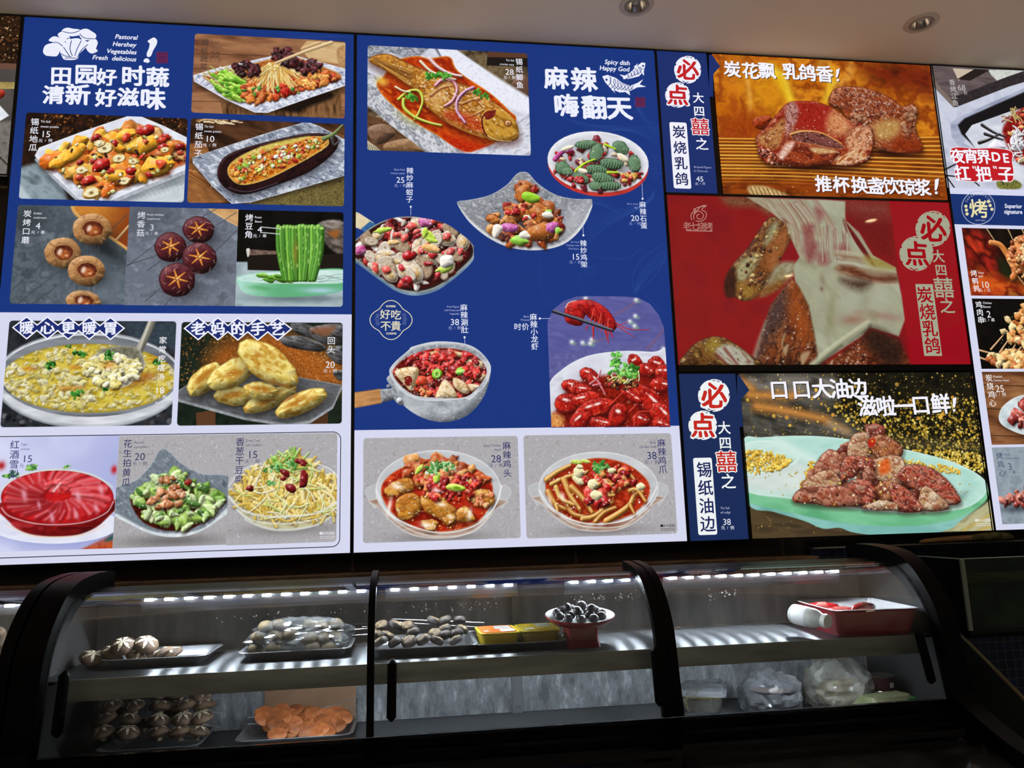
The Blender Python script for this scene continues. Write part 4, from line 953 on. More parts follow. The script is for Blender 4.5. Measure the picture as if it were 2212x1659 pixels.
def spicy_clams():
    p = Print('e', quad=[(55, 20), (835, 585)], seed=33, cut=True, bg=BLUE)
    p.fill([(40, 20), (75, 30), (175, 95), (120, 150), (40, 120)], ['#d8c49c', '#e8dab8'], smooth=False); p.fill([(150, 85), (230, 130), (140, 180), (90, 135)], ['#2c5a8a', '#3c74a8'], smooth=False)
    pan = [(-20, 250), (40, 220), (150, 130), (260, 75), (380, 55), (500, 65), (640, 100), (760, 180), (822, 240), (830, 300), (800, 350), (700, 440), (580, 520), (450, 550), (330, 525), (200, 440), (80, 350), (0, 300)]
    p.fill([(x, y+22) for x, y in pan], ['#5c7488', '#8aa4b8'], tex=(60, 2, 0))
    p.fill(pan, '#1c1c22', edge=('#d8ccb4', 12, .95))
    p.fill([(x*.95+20, y*.94+16) for x, y in pan], ['#2c0a0a', '#4a1210', '#180608'])
    heap = [(40, 265), (150, 150), (300, 90), (480, 75), (650, 115), (770, 200), (780, 290), (680, 400), (560, 480), (420, 515), (280, 470), (120, 370)]
    p.clipto(pan)
    p.pieces(heap, 120, (22, 46), ['#7a1014', '#a81c20', '#5c0a0e', '#c03028', '#3c0a0c', '#8a3a2c'], lit=.8, spec=.5, irr=.3)
    p.pieces(heap, 40, (24, 44), ['#e6dcd0', '#f4eee4', '#c8b8a8'], asp=(.3, .5), lit=.6, spec=.3)
    q = p.inside(heap, 48)
    for k, c in enumerate(q):
        R = (44+26*p.rng.rand())*p.k; ro = p.rng.rand()*PI; ry = R*(.5+.25*p.rng.rand())
        t = np.arange(18)/18*2*PI; cs, sn = math.cos(ro), math.sin(ro)
        def E(f, dx=0, dy=0): return np.stack([c[0]+dx+R*f*np.cos(t)*cs-ry*f*np.sin(t)*sn, c[1]+dy+R*f*np.cos(t)*sn+ry*f*np.sin(t)*cs], 1)
        p.fill(E(1.02, 2, 4), '#1c0606', canvas=True, op=.6, soft=5)
        sh = [['#b8a890', '#d8ccb8', '#a08c74'], ['#c8b8a4', '#e6dccc', '#a8927c'], ['#9a8068', '#c0a88c', '#7a5c44']][k % 3]
        p.fill(E(1), sh, canvas=True, lit=.7, tex=(12, 2, ro), edge=('#f0e8dc' if k % 2 else '#8a6a50', 6, .8))
        if k % 2: p.fill(E(.72), ['#e8dcc4', '#c8a878', '#f4ecdc'], canvas=True, lit=.5, tex=(12, 1, 0), spec=.4); p.fill(E(.35, 2, 1), ['#c89a58', '#e0c088'], canvas=True, lit=.6)
        else:
            for f in (.8, .6, .4): p.fill(E(f), sh, canvas=True, edge=('#8a7058', 3, .5), tex=(10, 2, ro))
    p.pieces(heap, 26, (20, 36), ['#a01018', '#c8242c', '#e05048'], lit=.9, spec=.7, irr=.2)
    for x, y, rx, ry, ro in ((230, 145, 60, 18, -.2), (540, 190, 50, 34, .5), (510, 160, 22, 32, .2), (640, 395, 60, 24, -.3), (560, 210, 40, 14, .3)): p.ell(x, y, rx, ry, ro, ['#a8cc34', '#d0e86c'], irr=.2, lit=.8)
    for x, y, rx, ry, ro in ((90, 275, 40, 34, -.5), (510, 95, 44, 30, .3)): p.ell(x, y, rx, ry, ro, ['#a8246c', '#e0a0c8'], irr=.15, lit=.8)
    for x, y, rx, ry, ro in ((550, 265, 66, 30, .3), (650, 345, 50, 46, .5), (300, 225, 40, 20, 0)): p.ell(x, y, rx, ry, ro, ['#e0a04c', '#f0d0a0'] if y < 300 else ['#e4dcd4', '#f8f2ec'], irr=.15, lit=.8, spec=.3)
    p.clipto()
    p.dots(heap, 140, (1.5, 4.5), ['#fff', '#ffe8e0'], (.6, 1))
    return p

def spicy_tripe_pot():
    p = Print('e', quad=[(48, 860), (950, 1405)], seed=34, cut=True, bg=BLUE)
    p.fill([(40, 1205), (220, 1180), (230, 1275), (40, 1310)], ['#9c6a3c', '#c8925c', '#b07c48'], smooth=False, tex=(30, 5, -.1), edge=('#6a4424', 8, .5))
    p.fill([(215, 1185), (300, 1178), (340, 1195), (345, 1245), (225, 1272)], ['#6d7076', '#a8abb0'], smooth=False, lit=.6)
    body = [(278, 1090), (300, 1180), (370, 1290), (480, 1365), (600, 1398), (700, 1390), (800, 1345), (890, 1240), (935, 1100), (900, 1040), (600, 1000)]
    p.fill(body, ['#8c929a', '#b6bbc2', '#a2a7ae'], tex=(60, 1, 0), lit=.5, litw=60)
    p.clipto(body)
    for k in range(420):
        q = p.inside(body, 1)[0]; p.fill(q+np.array([(-7, 0), (0, -6), (7, 0), (0, 6)])*p.k, ['#d2d6da', '#7e848c', '#c2c6cc'][k % 3], canvas=True, op=.35, soft=2.5)
    p.glow(800, 1330, 140, 50, -.6, '#5c626a', .6); p.glow(420, 1330, 90, 60, .5, '#e4e8ea', .6)
    p.clipto()
    rim = [(278, 1085), (300, 1020), (400, 930), (430, 905), (580, 872), (760, 885), (860, 930), (930, 1010), (938, 1070), (910, 1150), (850, 1210), (800, 1255), (770, 1245), (600, 1260), (460, 1250), (350, 1190)]
    p.fill(rim, ['#9ca1a8', '#d0d3d8', '#b6bac0'], tex=(60, 3, 0), edge=('#e8eaec', 8, .9))
    inner = [(300, 1090), (320, 1030), (420, 960), (600, 915), (780, 935), (880, 1000), (912, 1070), (880, 1140), (810, 1215), (740, 1240), (600, 1240), (450, 1225), (360, 1170)]
    p.fill([(310, 1030), (430, 925), (600, 890), (780, 905), (890, 970), (800, 960), (600, 930), (440, 960)], ['#7c8188', '#b8bcc2'], soft=5)
    p.fill(inner, ['#4a0c0c', '#7a1614', '#2c0808'], tex=(20, 1, 0), edge=('#b06a4a', 10, .6))
    p.clipto(inner)
    p.pieces(inner, 150, (20, 40), ['#8c1014', '#b81c1c', '#6a0a0e', '#d8382c', '#a82418', '#4a0c0a'], lit=.9, spec=.5, irr=.3)
    for pts in ([(310, 1065), (440, 1035), (470, 1080), (430, 1195), (370, 1150)], [(500, 950), (640, 930), (780, 950), (790, 980), (620, 960), (510, 1000)], [(780, 990), (880, 1000), (880, 1050), (800, 1040)], [(640, 1120), (700, 1180), (710, 1250), (580, 1250), (600, 1170)], [(700, 1105), (770, 1140), (805, 1195), (770, 1215), (710, 1180), (690, 1140)], [(840, 1080), (910, 1090), (880, 1130), (830, 1110)], [(790, 1150), (870, 1160), (820, 1200)]):
        p.fill([(x+4, y+14) for x, y in pts], '#2c0606', op=.7, soft=8)
        p.fill(pts, ['#d8b888', '#f0e2c4', '#c49a60', '#e8d4a8'], lit=.7, tex=(18, 2, .6), edge=('#a8703c', 8, .7))
    p.ell(400, 1130, 28, 34, 0, ['#8a1a14', '#5c0c0c'], irr=.1)
    p.pieces([(380, 960), (800, 960), (880, 1080), (700, 1100), (500, 1060)], 60, (18, 36), ['#b01418', '#d83028', '#8a0c10', '#c8241c'], lit=.9, spec=.6, irr=.3)
    for x, y, r in ((588, 1085, 34), (738, 1068, 26)):
        p.ell(x, y, r, r*1.05, 0, '#7cc42c', lit=.8); p.ell(x, y, r*.62, r*.66, 0, '#c4e884'); p.ell(x, y, r*.36, r*.4, 0, '#4c8a1c'); p.ell(x+4, y+3, r*.16, r*.18, 0, '#b0dc6c')
    p.ell(740, 1070, 32, 15, -.2, ['#98dc44', '#c8f084'], lit=.7)
    p.ell(490, 1135, 40, 34, .4, ['#c8301c', '#e0502c'], irr=.2, lit=.8, spec=.4)
    p.pieces([(450, 1170), (560, 1180), (540, 1240), (470, 1220)], 20, (10, 18), ['#b82c14', '#d85a2c', '#e89a54'], lit=.7)
    p.dots(inner, 150, (2, 5), ['#ffe8d0', '#fff', '#e8b080'], (.5, 1))
    p.clipto()
    p.fill([(300, 1150), (320, 1190), (370, 1260), (360, 1290), (320, 1270), (290, 1200)], ['#7a7e84', '#a8acb2'], lit=.6); p.ell(342, 1258, 20, 20, 0, '#c8cbd0', lit=.9, spec=.6); p.ell(270, 1165, 14, 12, 0, '#8a8e94', lit=.8)
    return p

def crayfish_one(p, x, y, rx, ry, ro, body=True):
    p.glow(x+6, y+ry*.5, rx, ry, ro, '#3a0408', .8)
    p.ell(x, y, rx, ry, ro, ['#a81410', '#d42c1c', '#8a0c0c', '#e04a30'], irr=.05, lit=.85, litw=34, tex=(24, 2, ro), edge=('#5c0608', 9, .7))
    c, sn = math.cos(ro), math.sin(ro)
    for t in (-.55, -.3, -.05, .2):
        h = ry*.85*math.sqrt(1-t*t)
        p.stroke([(x+rx*t*c-(-h)*sn, y+rx*t*sn+(-h)*c), (x+rx*(t+.13)*c, y+rx*(t+.13)*sn), (x+rx*t*c-h*sn, y+rx*t*sn+h*c)], 6, '#5c070a', 4, op=.65, soft=2)
    for k in range(4):
        u = (p.rng.rand()-.5)*rx; p.glow(x+u*c+ry*.35*sn, y+u*sn-ry*.35*c, rx*.2, ry*.13, ro, '#fff0ea', .95)
def spicy_crayfish():
    p = Print('e', quad=[(1303, 572), (2116, 1432)], seed=35, cut=True, bg=BLUE)
    arch = [(1308, 800), (1312, 740), (1345, 665), (1420, 605), (1500, 578), (1580, 574), (1800, 576), (1900, 585), (1980, 625), (2040, 700), (2072, 780), (2085, 900), (2092, 1050), (2112, 1428), (1325, 1432), (1316, 1150)]
    p.clipto(arch, False)
    p.all(['#4a4a8a', '#6060a0', '#545494', '#7070b0'], 80, 3, ang=.2, stretch=3)
    p.fill([(1300, 960), (2120, 880), (2120, 1000), (1300, 1100)], ['#52528c', '#6c6ca8'], smooth=False, soft=30)
    for a in ([(1750, 700), (1850, 640), (1910, 590)], [(1960, 920), (2020, 860), (2070, 790)], [(1590, 880), (1700, 850)]): p.stroke(a, 12, '#7a5a78', 8, soft=5)
    for x, y in ((1890, 600), (1885, 705), (1880, 770), (1470, 875), (1540, 880), (1600, 860), (2070, 920), (1850, 740), (1560, 590), (1590, 885)): p.glow(x, y, 18, 18, 0, '#f4f8f4', .95); p.glow(x+16, y+12, 22, 10, 0, '#7ca87c', .7)
    # held crayfish
    for a, w in (([(1740, 740), (1840, 790), (1980, 795)], 9), ([(1760, 770), (1830, 810), (1880, 845)], 8), ([(1690, 700), (1760, 760), (1840, 745)], 8), ([(1720, 800), (1740, 850)], 12), ([(1690, 790), (1710, 880)], 14), ([(1610, 780), (1610, 860)], 14), ([(1570, 770), (1560, 800)], 10)): p.stroke(a, w, '#b81c18', w*.4, lit=.7)
    p.fill([(1425, 660), (1450, 620), (1520, 600), (1600, 602), (1690, 650), (1740, 710), (1765, 770), (1740, 800), (1690, 770), (1600, 730), (1560, 700), (1540, 760), (1500, 770), (1440, 750), (1420, 710)], ['#a01218', '#cc2420', '#7a0a10', '#dc3c30'], lit=.8, litw=40, tex=(24, 2, .5), edge=('#5c060a', 8, .7))
    for k in range(6): p.stroke([(1590+k*24, 640+k*16), (1570+k*26, 720+k*14)], 7, ['#5c080c', '#e86a54'][k % 2], op=.7)
    for k in range(6): p.stroke([(1600+k*22, 720+k*10), (1590+k*24, 770+k*14)], 9, '#c02a20', 4, lit=.6)
    p.stroke([(1430, 650), (1450, 618), (1500, 604)], 9, '#ffd8cc', 5, op=.8)
    p.stroke([(1345, 672), (1540, 735), (1735, 800)], 26, '#2a2c38', 22, lit=.8); p.stroke([(1350, 668), (1730, 793)], 6, '#8a90a4', op=.8, smooth=False)
    # plate
    p.fill([(1316, 1170), (1400, 1060), (1560, 970), (1780, 935), (2000, 940), (2120, 950), (2120, 1440), (1316, 1440)], ['#c4c6d4', '#e0e2ec', '#d2d4e0'], tex=(80, 2, 0), edge=('#eef0f6', 12, .8))
    p.fill([(1380, 1300), (1460, 1180), (1640, 1100), (2120, 1080), (2120, 1440), (1390, 1440)], ['#6a0c08', '#a0200e', '#4a0806'], soft=10)
    p.fill([(1340, 1340), (1420, 1370), (1400, 1440), (1340, 1440)], ['#d8843c', '#e8a860', '#b8561c'], soft=10)
    for x, y, rx, ry, ro in ((1885, 1010, 44, 62, -.5), (2020, 1030, 60, 62, .3), (2070, 1080, 60, 60, 0), (1960, 1060, 60, 44, .6), (1580, 1090, 62, 46, .4), (1620, 1130, 60, 40, .8), (1470, 1165, 70, 44, .2), (1530, 1190, 80, 44, .1), (1850, 1110, 70, 34, .7), (2050, 1160, 70, 50, .2), (1760, 1140, 60, 26, -.3), (1440, 1280, 82, 70, .2), (1560, 1250, 100, 50, -.2), (1620, 1310, 130, 66, -.3), (1980, 1260, 150, 66, .75), (2060, 1350, 90, 66, .8), (1520, 1390, 70, 60, -.7), (1860, 1230, 80, 34, .6), (1770, 1360, 62, 90, .3), (1920, 1390, 60, 50, .4), (1660, 1410, 80, 46, .2), (2060, 1420, 70, 40, .3)):
        crayfish_one(p, x, y, rx, ry, ro)
    for a in ([(1720, 1290), (1770, 1240), (1830, 1180)], [(1880, 1420), (1900, 1340), (1990, 1330)], [(1700, 1260), (1640, 1240)], [(1850, 1330), (1900, 1280)]): p.stroke(a, 14, '#c42418', 6, lit=.8)
    p.pieces([(1700, 1100), (1900, 1090), (1890, 1170), (1720, 1180)], 60, (6, 14), ['#3c140c', '#8a5a28', '#c8883c', '#1c0a06'], lit=.7)
    for a in ([(1590, 1150), (1640, 1110), (1660, 1060)], [(1640, 1130), (1690, 1220)], [(1610, 1160), (1660, 1150)]): p.stroke(a, 16, '#c8707c', 8, lit=.7)
    p.strips([(1690, 1080), (1900, 1090), (1860, 1130), (1700, 1130)], 10, (40, 90), (8, 14), ['#a8cc4c', '#e0e4a8'])
    for x, y, r in ((1760, 960, 40), (1770, 1010, 60), (1840, 1060, 66), (1760, 1060, 50), (1870, 1090, 44)): leaf(p, x, y, r, ('#3c8a2c', '#6ac048', '#8cd868', '#2a6a20'), 14)
    p.dots([(1380, 1100), (2110, 1080), (2110, 1430), (1390, 1430)], 120, (2, 5), ['#fff', '#ffe0d0', '#f0c890'], (.5, 1))
    p.clipto()
    return p

def glass_bowl(p, cx, cy, rx, ry, h):
    p.glow(cx+20, cy+ry+h*.8, rx*.8, 36, 0, '#6e6a6a', .7)
    for sx in (-1, 1):
        x = cx+sx*(rx+20); p.fill([(x-sx*40, cy-30), (x+sx*30, cy-20), (x+sx*44, cy+20), (x+sx*4, cy+90), (x-sx*20, cy+110)], '#c4c8cc', op=.55, edge=('#eef0f2', 7, .9))
    p.fill([(cx-rx*.98, cy+ry*.2), (cx-rx*.9, cy+ry*.5), (cx-rx*.72, cy+ry*.82), (cx-rx*.4, cy+ry+h*.6), (cx, cy+ry+h), (cx+rx*.4, cy+ry+h*.6), (cx+rx*.72, cy+ry*.82), (cx+rx*.9, cy+ry*.5), (cx+rx*.98, cy+ry*.2)], ['#9a7a68', '#b8a498', '#8f6450'], edge=('#dfe2e2', 12, .8), tex=(40, 4, 0))
    p.ell(cx, cy, rx, ry, 0, ['#b4b6ba', '#d0d2d6'], n=40, edge=('#eceef0', 9, .9), tex=(60, 3, 0))
def chicken_head_bowl():
    p = Print('f', quad=[(105, 138), (1090, 120), (1103, 775), (97, 806)], seed=36, corner=CORNER, back=WHITE)
    concrete(p); glass_bowl(p, 580, 470, 400, 258, 50)
    red = [(215, 490), (250, 390), (380, 310), (560, 265), (760, 300), (900, 390), (930, 480), (900, 590), (800, 690), (600, 735), (430, 705), (290, 620)]
    p.fill(red, ['#a81c0c', '#c8341a', '#8e1408', '#d84c24'], tex=(40, 2, 0), edge=('#d9905c', 12, .7))
    p.pieces([(340, 330), (560, 240), (700, 280), (880, 380), (820, 430), (420, 420)], 50, (26, 52), ['#c07030', '#a8481c', '#d89048', '#b0441c', '#8a3414'], irr=.35, lit=.8, spec=.5)
    for pts in ([(235, 460), (330, 395), (410, 400), (420, 460), (330, 500), (260, 500)], [(310, 530), (400, 480), (460, 520), (470, 600), (380, 660), (320, 630)], [(470, 500), (560, 500), (690, 580), (690, 680), (600, 660), (490, 600)], [(700, 590), (760, 570), (820, 650), (770, 670), (700, 660)], [(760, 500), (860, 450), (940, 510), (920, 570), (820, 560)], [(470, 660), (570, 660), (560, 720), (500, 720)], [(600, 640), (680, 660), (640, 690)]):
        p.meat(pts, ['#b86c20', '#d89434', '#a05818', '#ecc06c', '#c88430'], 8, 4, '#6a2c0c', 12)
    p.pieces([(780, 480), (930, 500), (900, 580), (800, 560)], 24, (10, 22), ['#d0703c', '#e09a5c', '#b04a20'], lit=.8, spec=.4)
    p.pieces([(480, 400), (780, 380), (840, 460), (640, 520), (500, 500)], 46, (18, 36), ['#b01414', '#d03020', '#8a0c0e', '#c8241c', '#e07a3c'], lit=.9, spec=.6, irr=.3)
    for x, y, rx, ry, ro in ((460, 335, 40, 17, -.9), (572, 390, 24, 34, .2), (690, 452, 60, 26, .1)): p.ell(x, y, rx, ry, ro, ['#b0d030', '#dcec7c'], irr=.12, lit=.8)
    p.ell(700, 455, 24, 10, .1, '#6a9a1c')
    for x, y, r in ((560, 320, 56), (620, 300, 52), (655, 330, 40), (540, 360, 40)): leaf(p, x, y, r, ('#5a9a4c', '#a8d090', '#dcecd0', '#3c7c34'), 14)
    for x, y, rx, ry in ((320, 445, 44, 20), (270, 570, 14, 60), (500, 690, 40, 20), (600, 560, 36, 14), (660, 640, 24, 12), (780, 620, 16, 40), (570, 470, 34, 14)): p.glow(x, y, rx, ry, .2, '#fff6ea', .9)
    p.dots(red, 130, (2, 6), ['#f0c070', '#fff0d0', '#e8a048'], (.5, 1))
    p.stroke([(185, 470), (260, 610), (420, 700), (600, 740), (800, 700), (930, 590), (985, 440)], 8, '#f2f2f0', op=.8); p.stroke([(250, 620), (420, 730), (600, 765), (800, 735), (900, 640)], 9, '#e0d8d0', op=.7)
    return p
def chicken_feet_bowl():
    p = Print('f', quad=[(1125, 120), (2065, 104), (2102, 748), (1137, 775)], seed=37, corner=CORNER, back=WHITE)
    concrete(p); glass_bowl(p, 1600, 455, 382, 232, 46)
    red = [(1262, 460), (1290, 380), (1420, 300), (1600, 262), (1780, 300), (1900, 390), (1930, 470), (1890, 560), (1780, 640), (1600, 675), (1440, 660), (1310, 560)]
    p.fill(red, ['#a02410', '#c43a1c', '#8a1808', '#d05a2a'], tex=(40, 2, 0), edge=('#d9905c', 12, .7))
    toes = [([(1270, 400), (1340, 350), (1420, 310)], 36), ([(1300, 430), (1380, 390), (1450, 370)], 30), ([(1280, 480), (1330, 560), (1400, 590)], 40), ([(1330, 560), (1340, 600)], 30), ([(1380, 400), (1420, 500), (1480, 590)], 42), ([(1430, 450), (1500, 520), (1560, 610)], 44), ([(1400, 560), (1440, 620), (1520, 640)], 38), ([(1500, 650), (1580, 630), (1690, 540)], 38), ([(1580, 670), (1640, 610), (1710, 580)], 34), ([(1650, 665), (1740, 610), (1800, 560), (1830, 500), (1880, 480)], 44), ([(1800, 470), (1850, 470), (1900, 540)], 34), ([(1800, 560), (1830, 620)], 26), ([(1640, 500), (1720, 470), (1790, 420)], 34), ([(1700, 380), (1780, 360), (1830, 400)], 30), ([(1600, 560), (1640, 510), (1700, 500)], 28), ([(1330, 450), (1360, 520), (1440, 560)], 34)]
    for pts, w in toes:
        p.stroke([(x+4, y+14) for x, y in pts], w, '#5c1206', op=.55, soft=8)
        p.stroke(pts, w, ['#d0903c', '#dca650', '#c07c30'][int(pts[0][0]) % 3], w*.6, lit=.9, edge=('#8a4818', 6))
        p.stroke([(x-4, y-8) for x, y in pts], w*.22, '#f4d8a0', op=.75, soft=3)
    p.pieces([(1480, 330), (1800, 320), (1830, 420), (1640, 480), (1500, 470)], 44, (18, 34), ['#b01414', '#d04020', '#8a0c0e', '#c8301c', '#d0803c'], lit=.9, spec=.6, irr=.3)
    p.pieces([(1530, 470), (1660, 480), (1640, 570), (1540, 560)], 12, (22, 40), ['#b01818', '#d03828'], lit=.9, spec=.6, irr=.25)
    for x, y, rx, ry, ro in ((1470, 405, 42, 22, .6), (1475, 355, 36, 34, 0), (1565, 430, 34, 36, .2), (1585, 500, 40, 32, .1), (1685, 345, 28, 18, 0), (1870, 445, 28, 26, .3), (1480, 320, 24, 14, 0), (1460, 290, 36, 16, .1), (1520, 285, 30, 14, .2)): p.ell(x, y, rx, ry, ro, ['#e8d084', '#f6f0cc', '#c8b858'] if y > 300 else ['#b8cc3c', '#e0e88c'], irr=.12, lit=.7, tex=(10, 1, 0), spec=.3)
    for x, y, r in ((1590, 315, 46), (1630, 310, 46), (1600, 335, 40)): leaf(p, x, y, r, ('#3c8a34', '#74bc5c', '#2a6a28'), 14)
    p.dots(red, 110, (2, 6), ['#f0c070', '#fff0d0', '#fff'], (.5, 1)); p.glow(1370, 510, 16, 34, -.4, '#fff4ea', .9); p.glow(1290, 530, 10, 40, -.3, '#ffe8d8', .8)
    p.stroke([(1225, 470), (1290, 570), (1440, 660), (1600, 685), (1780, 655), (1910, 560), (1970, 450)], 8, '#f2f2f0', op=.8); p.stroke([(1300, 590), (1440, 680), (1600, 708), (1770, 690), (1900, 590)], 9, '#e0d8d0', op=.7)
    return p

def roast_pigeons():
    p = Print('g', quad=[(462, 92), (2043, 172), (2165, 1148), (540, 1102)], seed=40)
    p.all(['#a8500e', '#c8700f', '#8a3a0a', '#d8861c', '#b56210'], 150, 4)
    p.fill([(1550, 150), (2060, 170), (2080, 400), (1900, 360), (1700, 330), (1600, 280)], ['#4a1408', '#7a260c', '#5c1a08', '#8f3a10'], tex=(90, 2, .3), soft=60)
    p.fill([(560, 110), (700, 110), (720, 380), (560, 330)], '#d8861c', op=.6, soft=30); p.fill([(720, 260), (1000, 200), (1040, 420), (900, 520), (760, 460)], ['#e0a018', '#d88a14'], op=.7, soft=60)
    for a, w, c in (([(900, 190), (960, 300), (1040, 440)], 70, '#f0c81c'), ([(1330, 230), (1300, 360), (1270, 450)], 60, '#e8b41c'), ([(1460, 180), (1450, 250), (1380, 310)], 34, '#e0a850'), ([(880, 200), (980, 260), (1030, 420)], 26, '#fff04c'), ([(1230, 200), (1260, 140), (1320, 180), (1320, 300)], 30, '#e8b838'), ([(1340, 300), (1290, 420)], 22, '#ffe84c')): p.stroke(a, w, c, w*.6, soft=26, op=.75)
    for a in ([(720, 280), (735, 400), (745, 520)],): p.stroke(a, 26, '#e8b860', soft=10, op=.6)
    p.fill([(540, 560), (800, 520), (800, 720), (540, 720)], ['#a8480c', '#8a340a'], soft=50)
    p.fill([(500, 705), (2110, 690), (2170, 1150), (540, 1110)], ['#8a3c0a', '#b86414', '#6a2808'], smooth=False, tex=(60, 4, 0), soft=16)
    for k in range(14):
        y = 705+k*24; w = 17
        p.stroke([(510, y), (1200, y+4+k), (2140, y-10+k*8)], w, ['#d8861c', '#c87010', '#e89c30'][k % 3], lit=.9, op=.9 if k < 12 else .6); p.stroke([(520, y+13), (1200, y+17+k), (2140, y+3+k*8)], 6, '#5c2206', op=.8)
    p.fill([(540, 1020), (2170, 1010), (2170, 1160), (540, 1110)], ['#6a2408', '#8f3c0c', '#3c1206'], smooth=False, tex=(60, 3, 0), soft=40)
    p.fill([(720, 1050), (860, 1050), (1030, 1130), (780, 1130)], ['#b08a54', '#d8bc84'], tex=(20, 3, .5), soft=6)
    for k in range(9): p.stroke([(740+k*30, 1050+k*3), (770+k*30, 1120)], 8, '#7a5428')
    rear = [(1310, 450), (1325, 370), (1370, 335), (1500, 325), (1640, 355), (1760, 410), (1840, 470), (1920, 450), (1950, 520), (1930, 620), (1990, 780), (1900, 805), (1750, 800), (1640, 760), (1620, 640), (1450, 560), (1400, 500)]
    p.glow(1750, 810, 320, 36, .05, '#2a0c04', .9)
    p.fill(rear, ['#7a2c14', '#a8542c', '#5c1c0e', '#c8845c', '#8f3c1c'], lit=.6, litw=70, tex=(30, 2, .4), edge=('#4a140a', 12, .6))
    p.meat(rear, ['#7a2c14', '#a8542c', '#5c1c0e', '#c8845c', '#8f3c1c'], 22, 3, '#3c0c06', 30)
    p.clipto(rear)
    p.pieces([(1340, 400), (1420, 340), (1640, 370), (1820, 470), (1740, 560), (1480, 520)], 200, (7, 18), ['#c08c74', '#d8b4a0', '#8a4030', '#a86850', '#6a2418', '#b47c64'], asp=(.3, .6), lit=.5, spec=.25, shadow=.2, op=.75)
    p.fill([(1640, 600), (1760, 560), (1830, 600), (1780, 700), (1660, 700)], ['#c8a068', '#a87838', '#d8b884'], soft=20)
    p.pieces([(1850, 470), (1940, 480), (1940, 620), (1860, 700)], 40, (14, 30), ['#a8704c', '#8a4a30', '#b88460', '#8f5030'], lit=.5, spec=.15, op=.8)
    p.fill([(1800, 700), (1960, 720), (1980, 790), (1760, 790)], ['#6a200c', '#a03c14'], soft=20)
    p.clipto()
    p.glow(1200, 910, 420, 36, .02, '#2a0c04', .95)
    tail = [(760, 570), (800, 545), (890, 545), (880, 620), (830, 640), (770, 620)]; p.fill(tail, ['#7a1c0c', '#a8380f', '#4a0f08'], lit=.8, tex=(20, 1, 0))
    front = [(780, 690), (850, 620), (920, 540), (1000, 450), (1080, 430), (1230, 440), (1350, 490), (1440, 560), (1540, 590), (1610, 630), (1630, 740), (1590, 860), (1480, 900), (1290, 890), (1100, 912), (960, 885), (880, 890), (810, 840), (790, 760)]
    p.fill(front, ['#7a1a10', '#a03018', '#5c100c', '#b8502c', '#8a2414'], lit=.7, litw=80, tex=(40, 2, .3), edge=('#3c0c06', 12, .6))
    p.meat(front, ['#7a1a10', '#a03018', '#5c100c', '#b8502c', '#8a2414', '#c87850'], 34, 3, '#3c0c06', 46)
    p.clipto(front)
    p.fill([(1060, 440), (1240, 450), (1340, 500), (1330, 600), (1250, 650), (1100, 640), (1060, 560)], ['#8a1812', '#a82a1c', '#761010'], soft=20, tex=(16, 1, 0))
    p.fill([(1330, 500), (1440, 560), (1460, 640), (1360, 680), (1290, 620)], ['#c07848', '#d89868', '#a8522c'], soft=20)
    p.fill([(1000, 460), (1060, 440), (1090, 520), (1040, 640), (1000, 700), (990, 560)], ['#8a3c30', '#d0a8a0', '#6a2018', '#e8d0c8'], tex=(12, 2, .9), soft=10)
    p.fill([(790, 700), (900, 620), (990, 560), (970, 700), (920, 780), (840, 760)], ['#9a5a30', '#c08850', '#7a3a1c'], soft=10, tex=(22, 2, -.6))
    p.fill([(1030, 660), (1130, 640), (1300, 680), (1420, 760), (1380, 780), (1200, 750), (1060, 720)], ['#5c2c28', '#8a5048', '#3c1814'], tex=(12, 3, .3), edge=('#d8904c', 10, .9))
    p.stroke([(1030, 672), (1130, 650), (1260, 664), (1400, 740)], 18, '#d8944c', 10, lit=.7)
    p.fill([(940, 830), (1000, 690), (1060, 720), (1200, 760), (1380, 790), (1330, 870), (1100, 905), (960, 880)], ['#7a2814', '#a84820', '#5c1a10', '#8f3c20'], tex=(30, 2, .2), soft=8, lit=.5, litw=40)
    p.fill([(945, 820), (1010, 730), (1060, 740), (980, 850)], ['#f0d8cc', '#c88c74', '#fff0e8'], soft=8)
    p.fill([(1170, 775), (1260, 770), (1380, 800), (1230, 810)], ['#d8b888', '#b88850'], soft=6)
    p.fill([(1440, 640), (1600, 620), (1620, 740), (1540, 800), (1440, 760)], ['#b86a3c', '#e0b08c', '#8f4420', '#e8ccb0'], tex=(20, 2, -.6), soft=10)
    p.fill([(1330, 890), (1420, 800), (1540, 780), (1580, 850), (1450, 890)], ['#a8501c', '#e8c8a0', '#8a3410', '#d89858'], tex=(22, 3, -.7), soft=8)
    p.pieces([(810, 780), (880, 790), (930, 860), (860, 880)], 26, (12, 26), ['#6a1c10', '#a04424', '#c87c5c', '#4a100a'], lit=.8, spec=.5)
    p.clipto()
    for k in range(110):
        q = p.inside(front, 1)[0]; p.stroke([q, q+np.array([8*(p.rng.rand()-.2), 10*(p.rng.rand()-.5)])*p.k], 7, '#fff0e8', canvas=True, op=.6)
    p.pieces([(1480, 520), (1600, 560), (1600, 620), (1500, 600)], 16, (14, 28), ['#b07a58', '#a05038', '#c89878'], lit=.5, spec=.2, op=.8)
    p.dots([(540, 900), (2160, 900), (2160, 1130), (540, 1090)], 130, (3, 8), ['#e89c30', '#8f440c', '#ffc860'], (.2, .5), False)
    return p

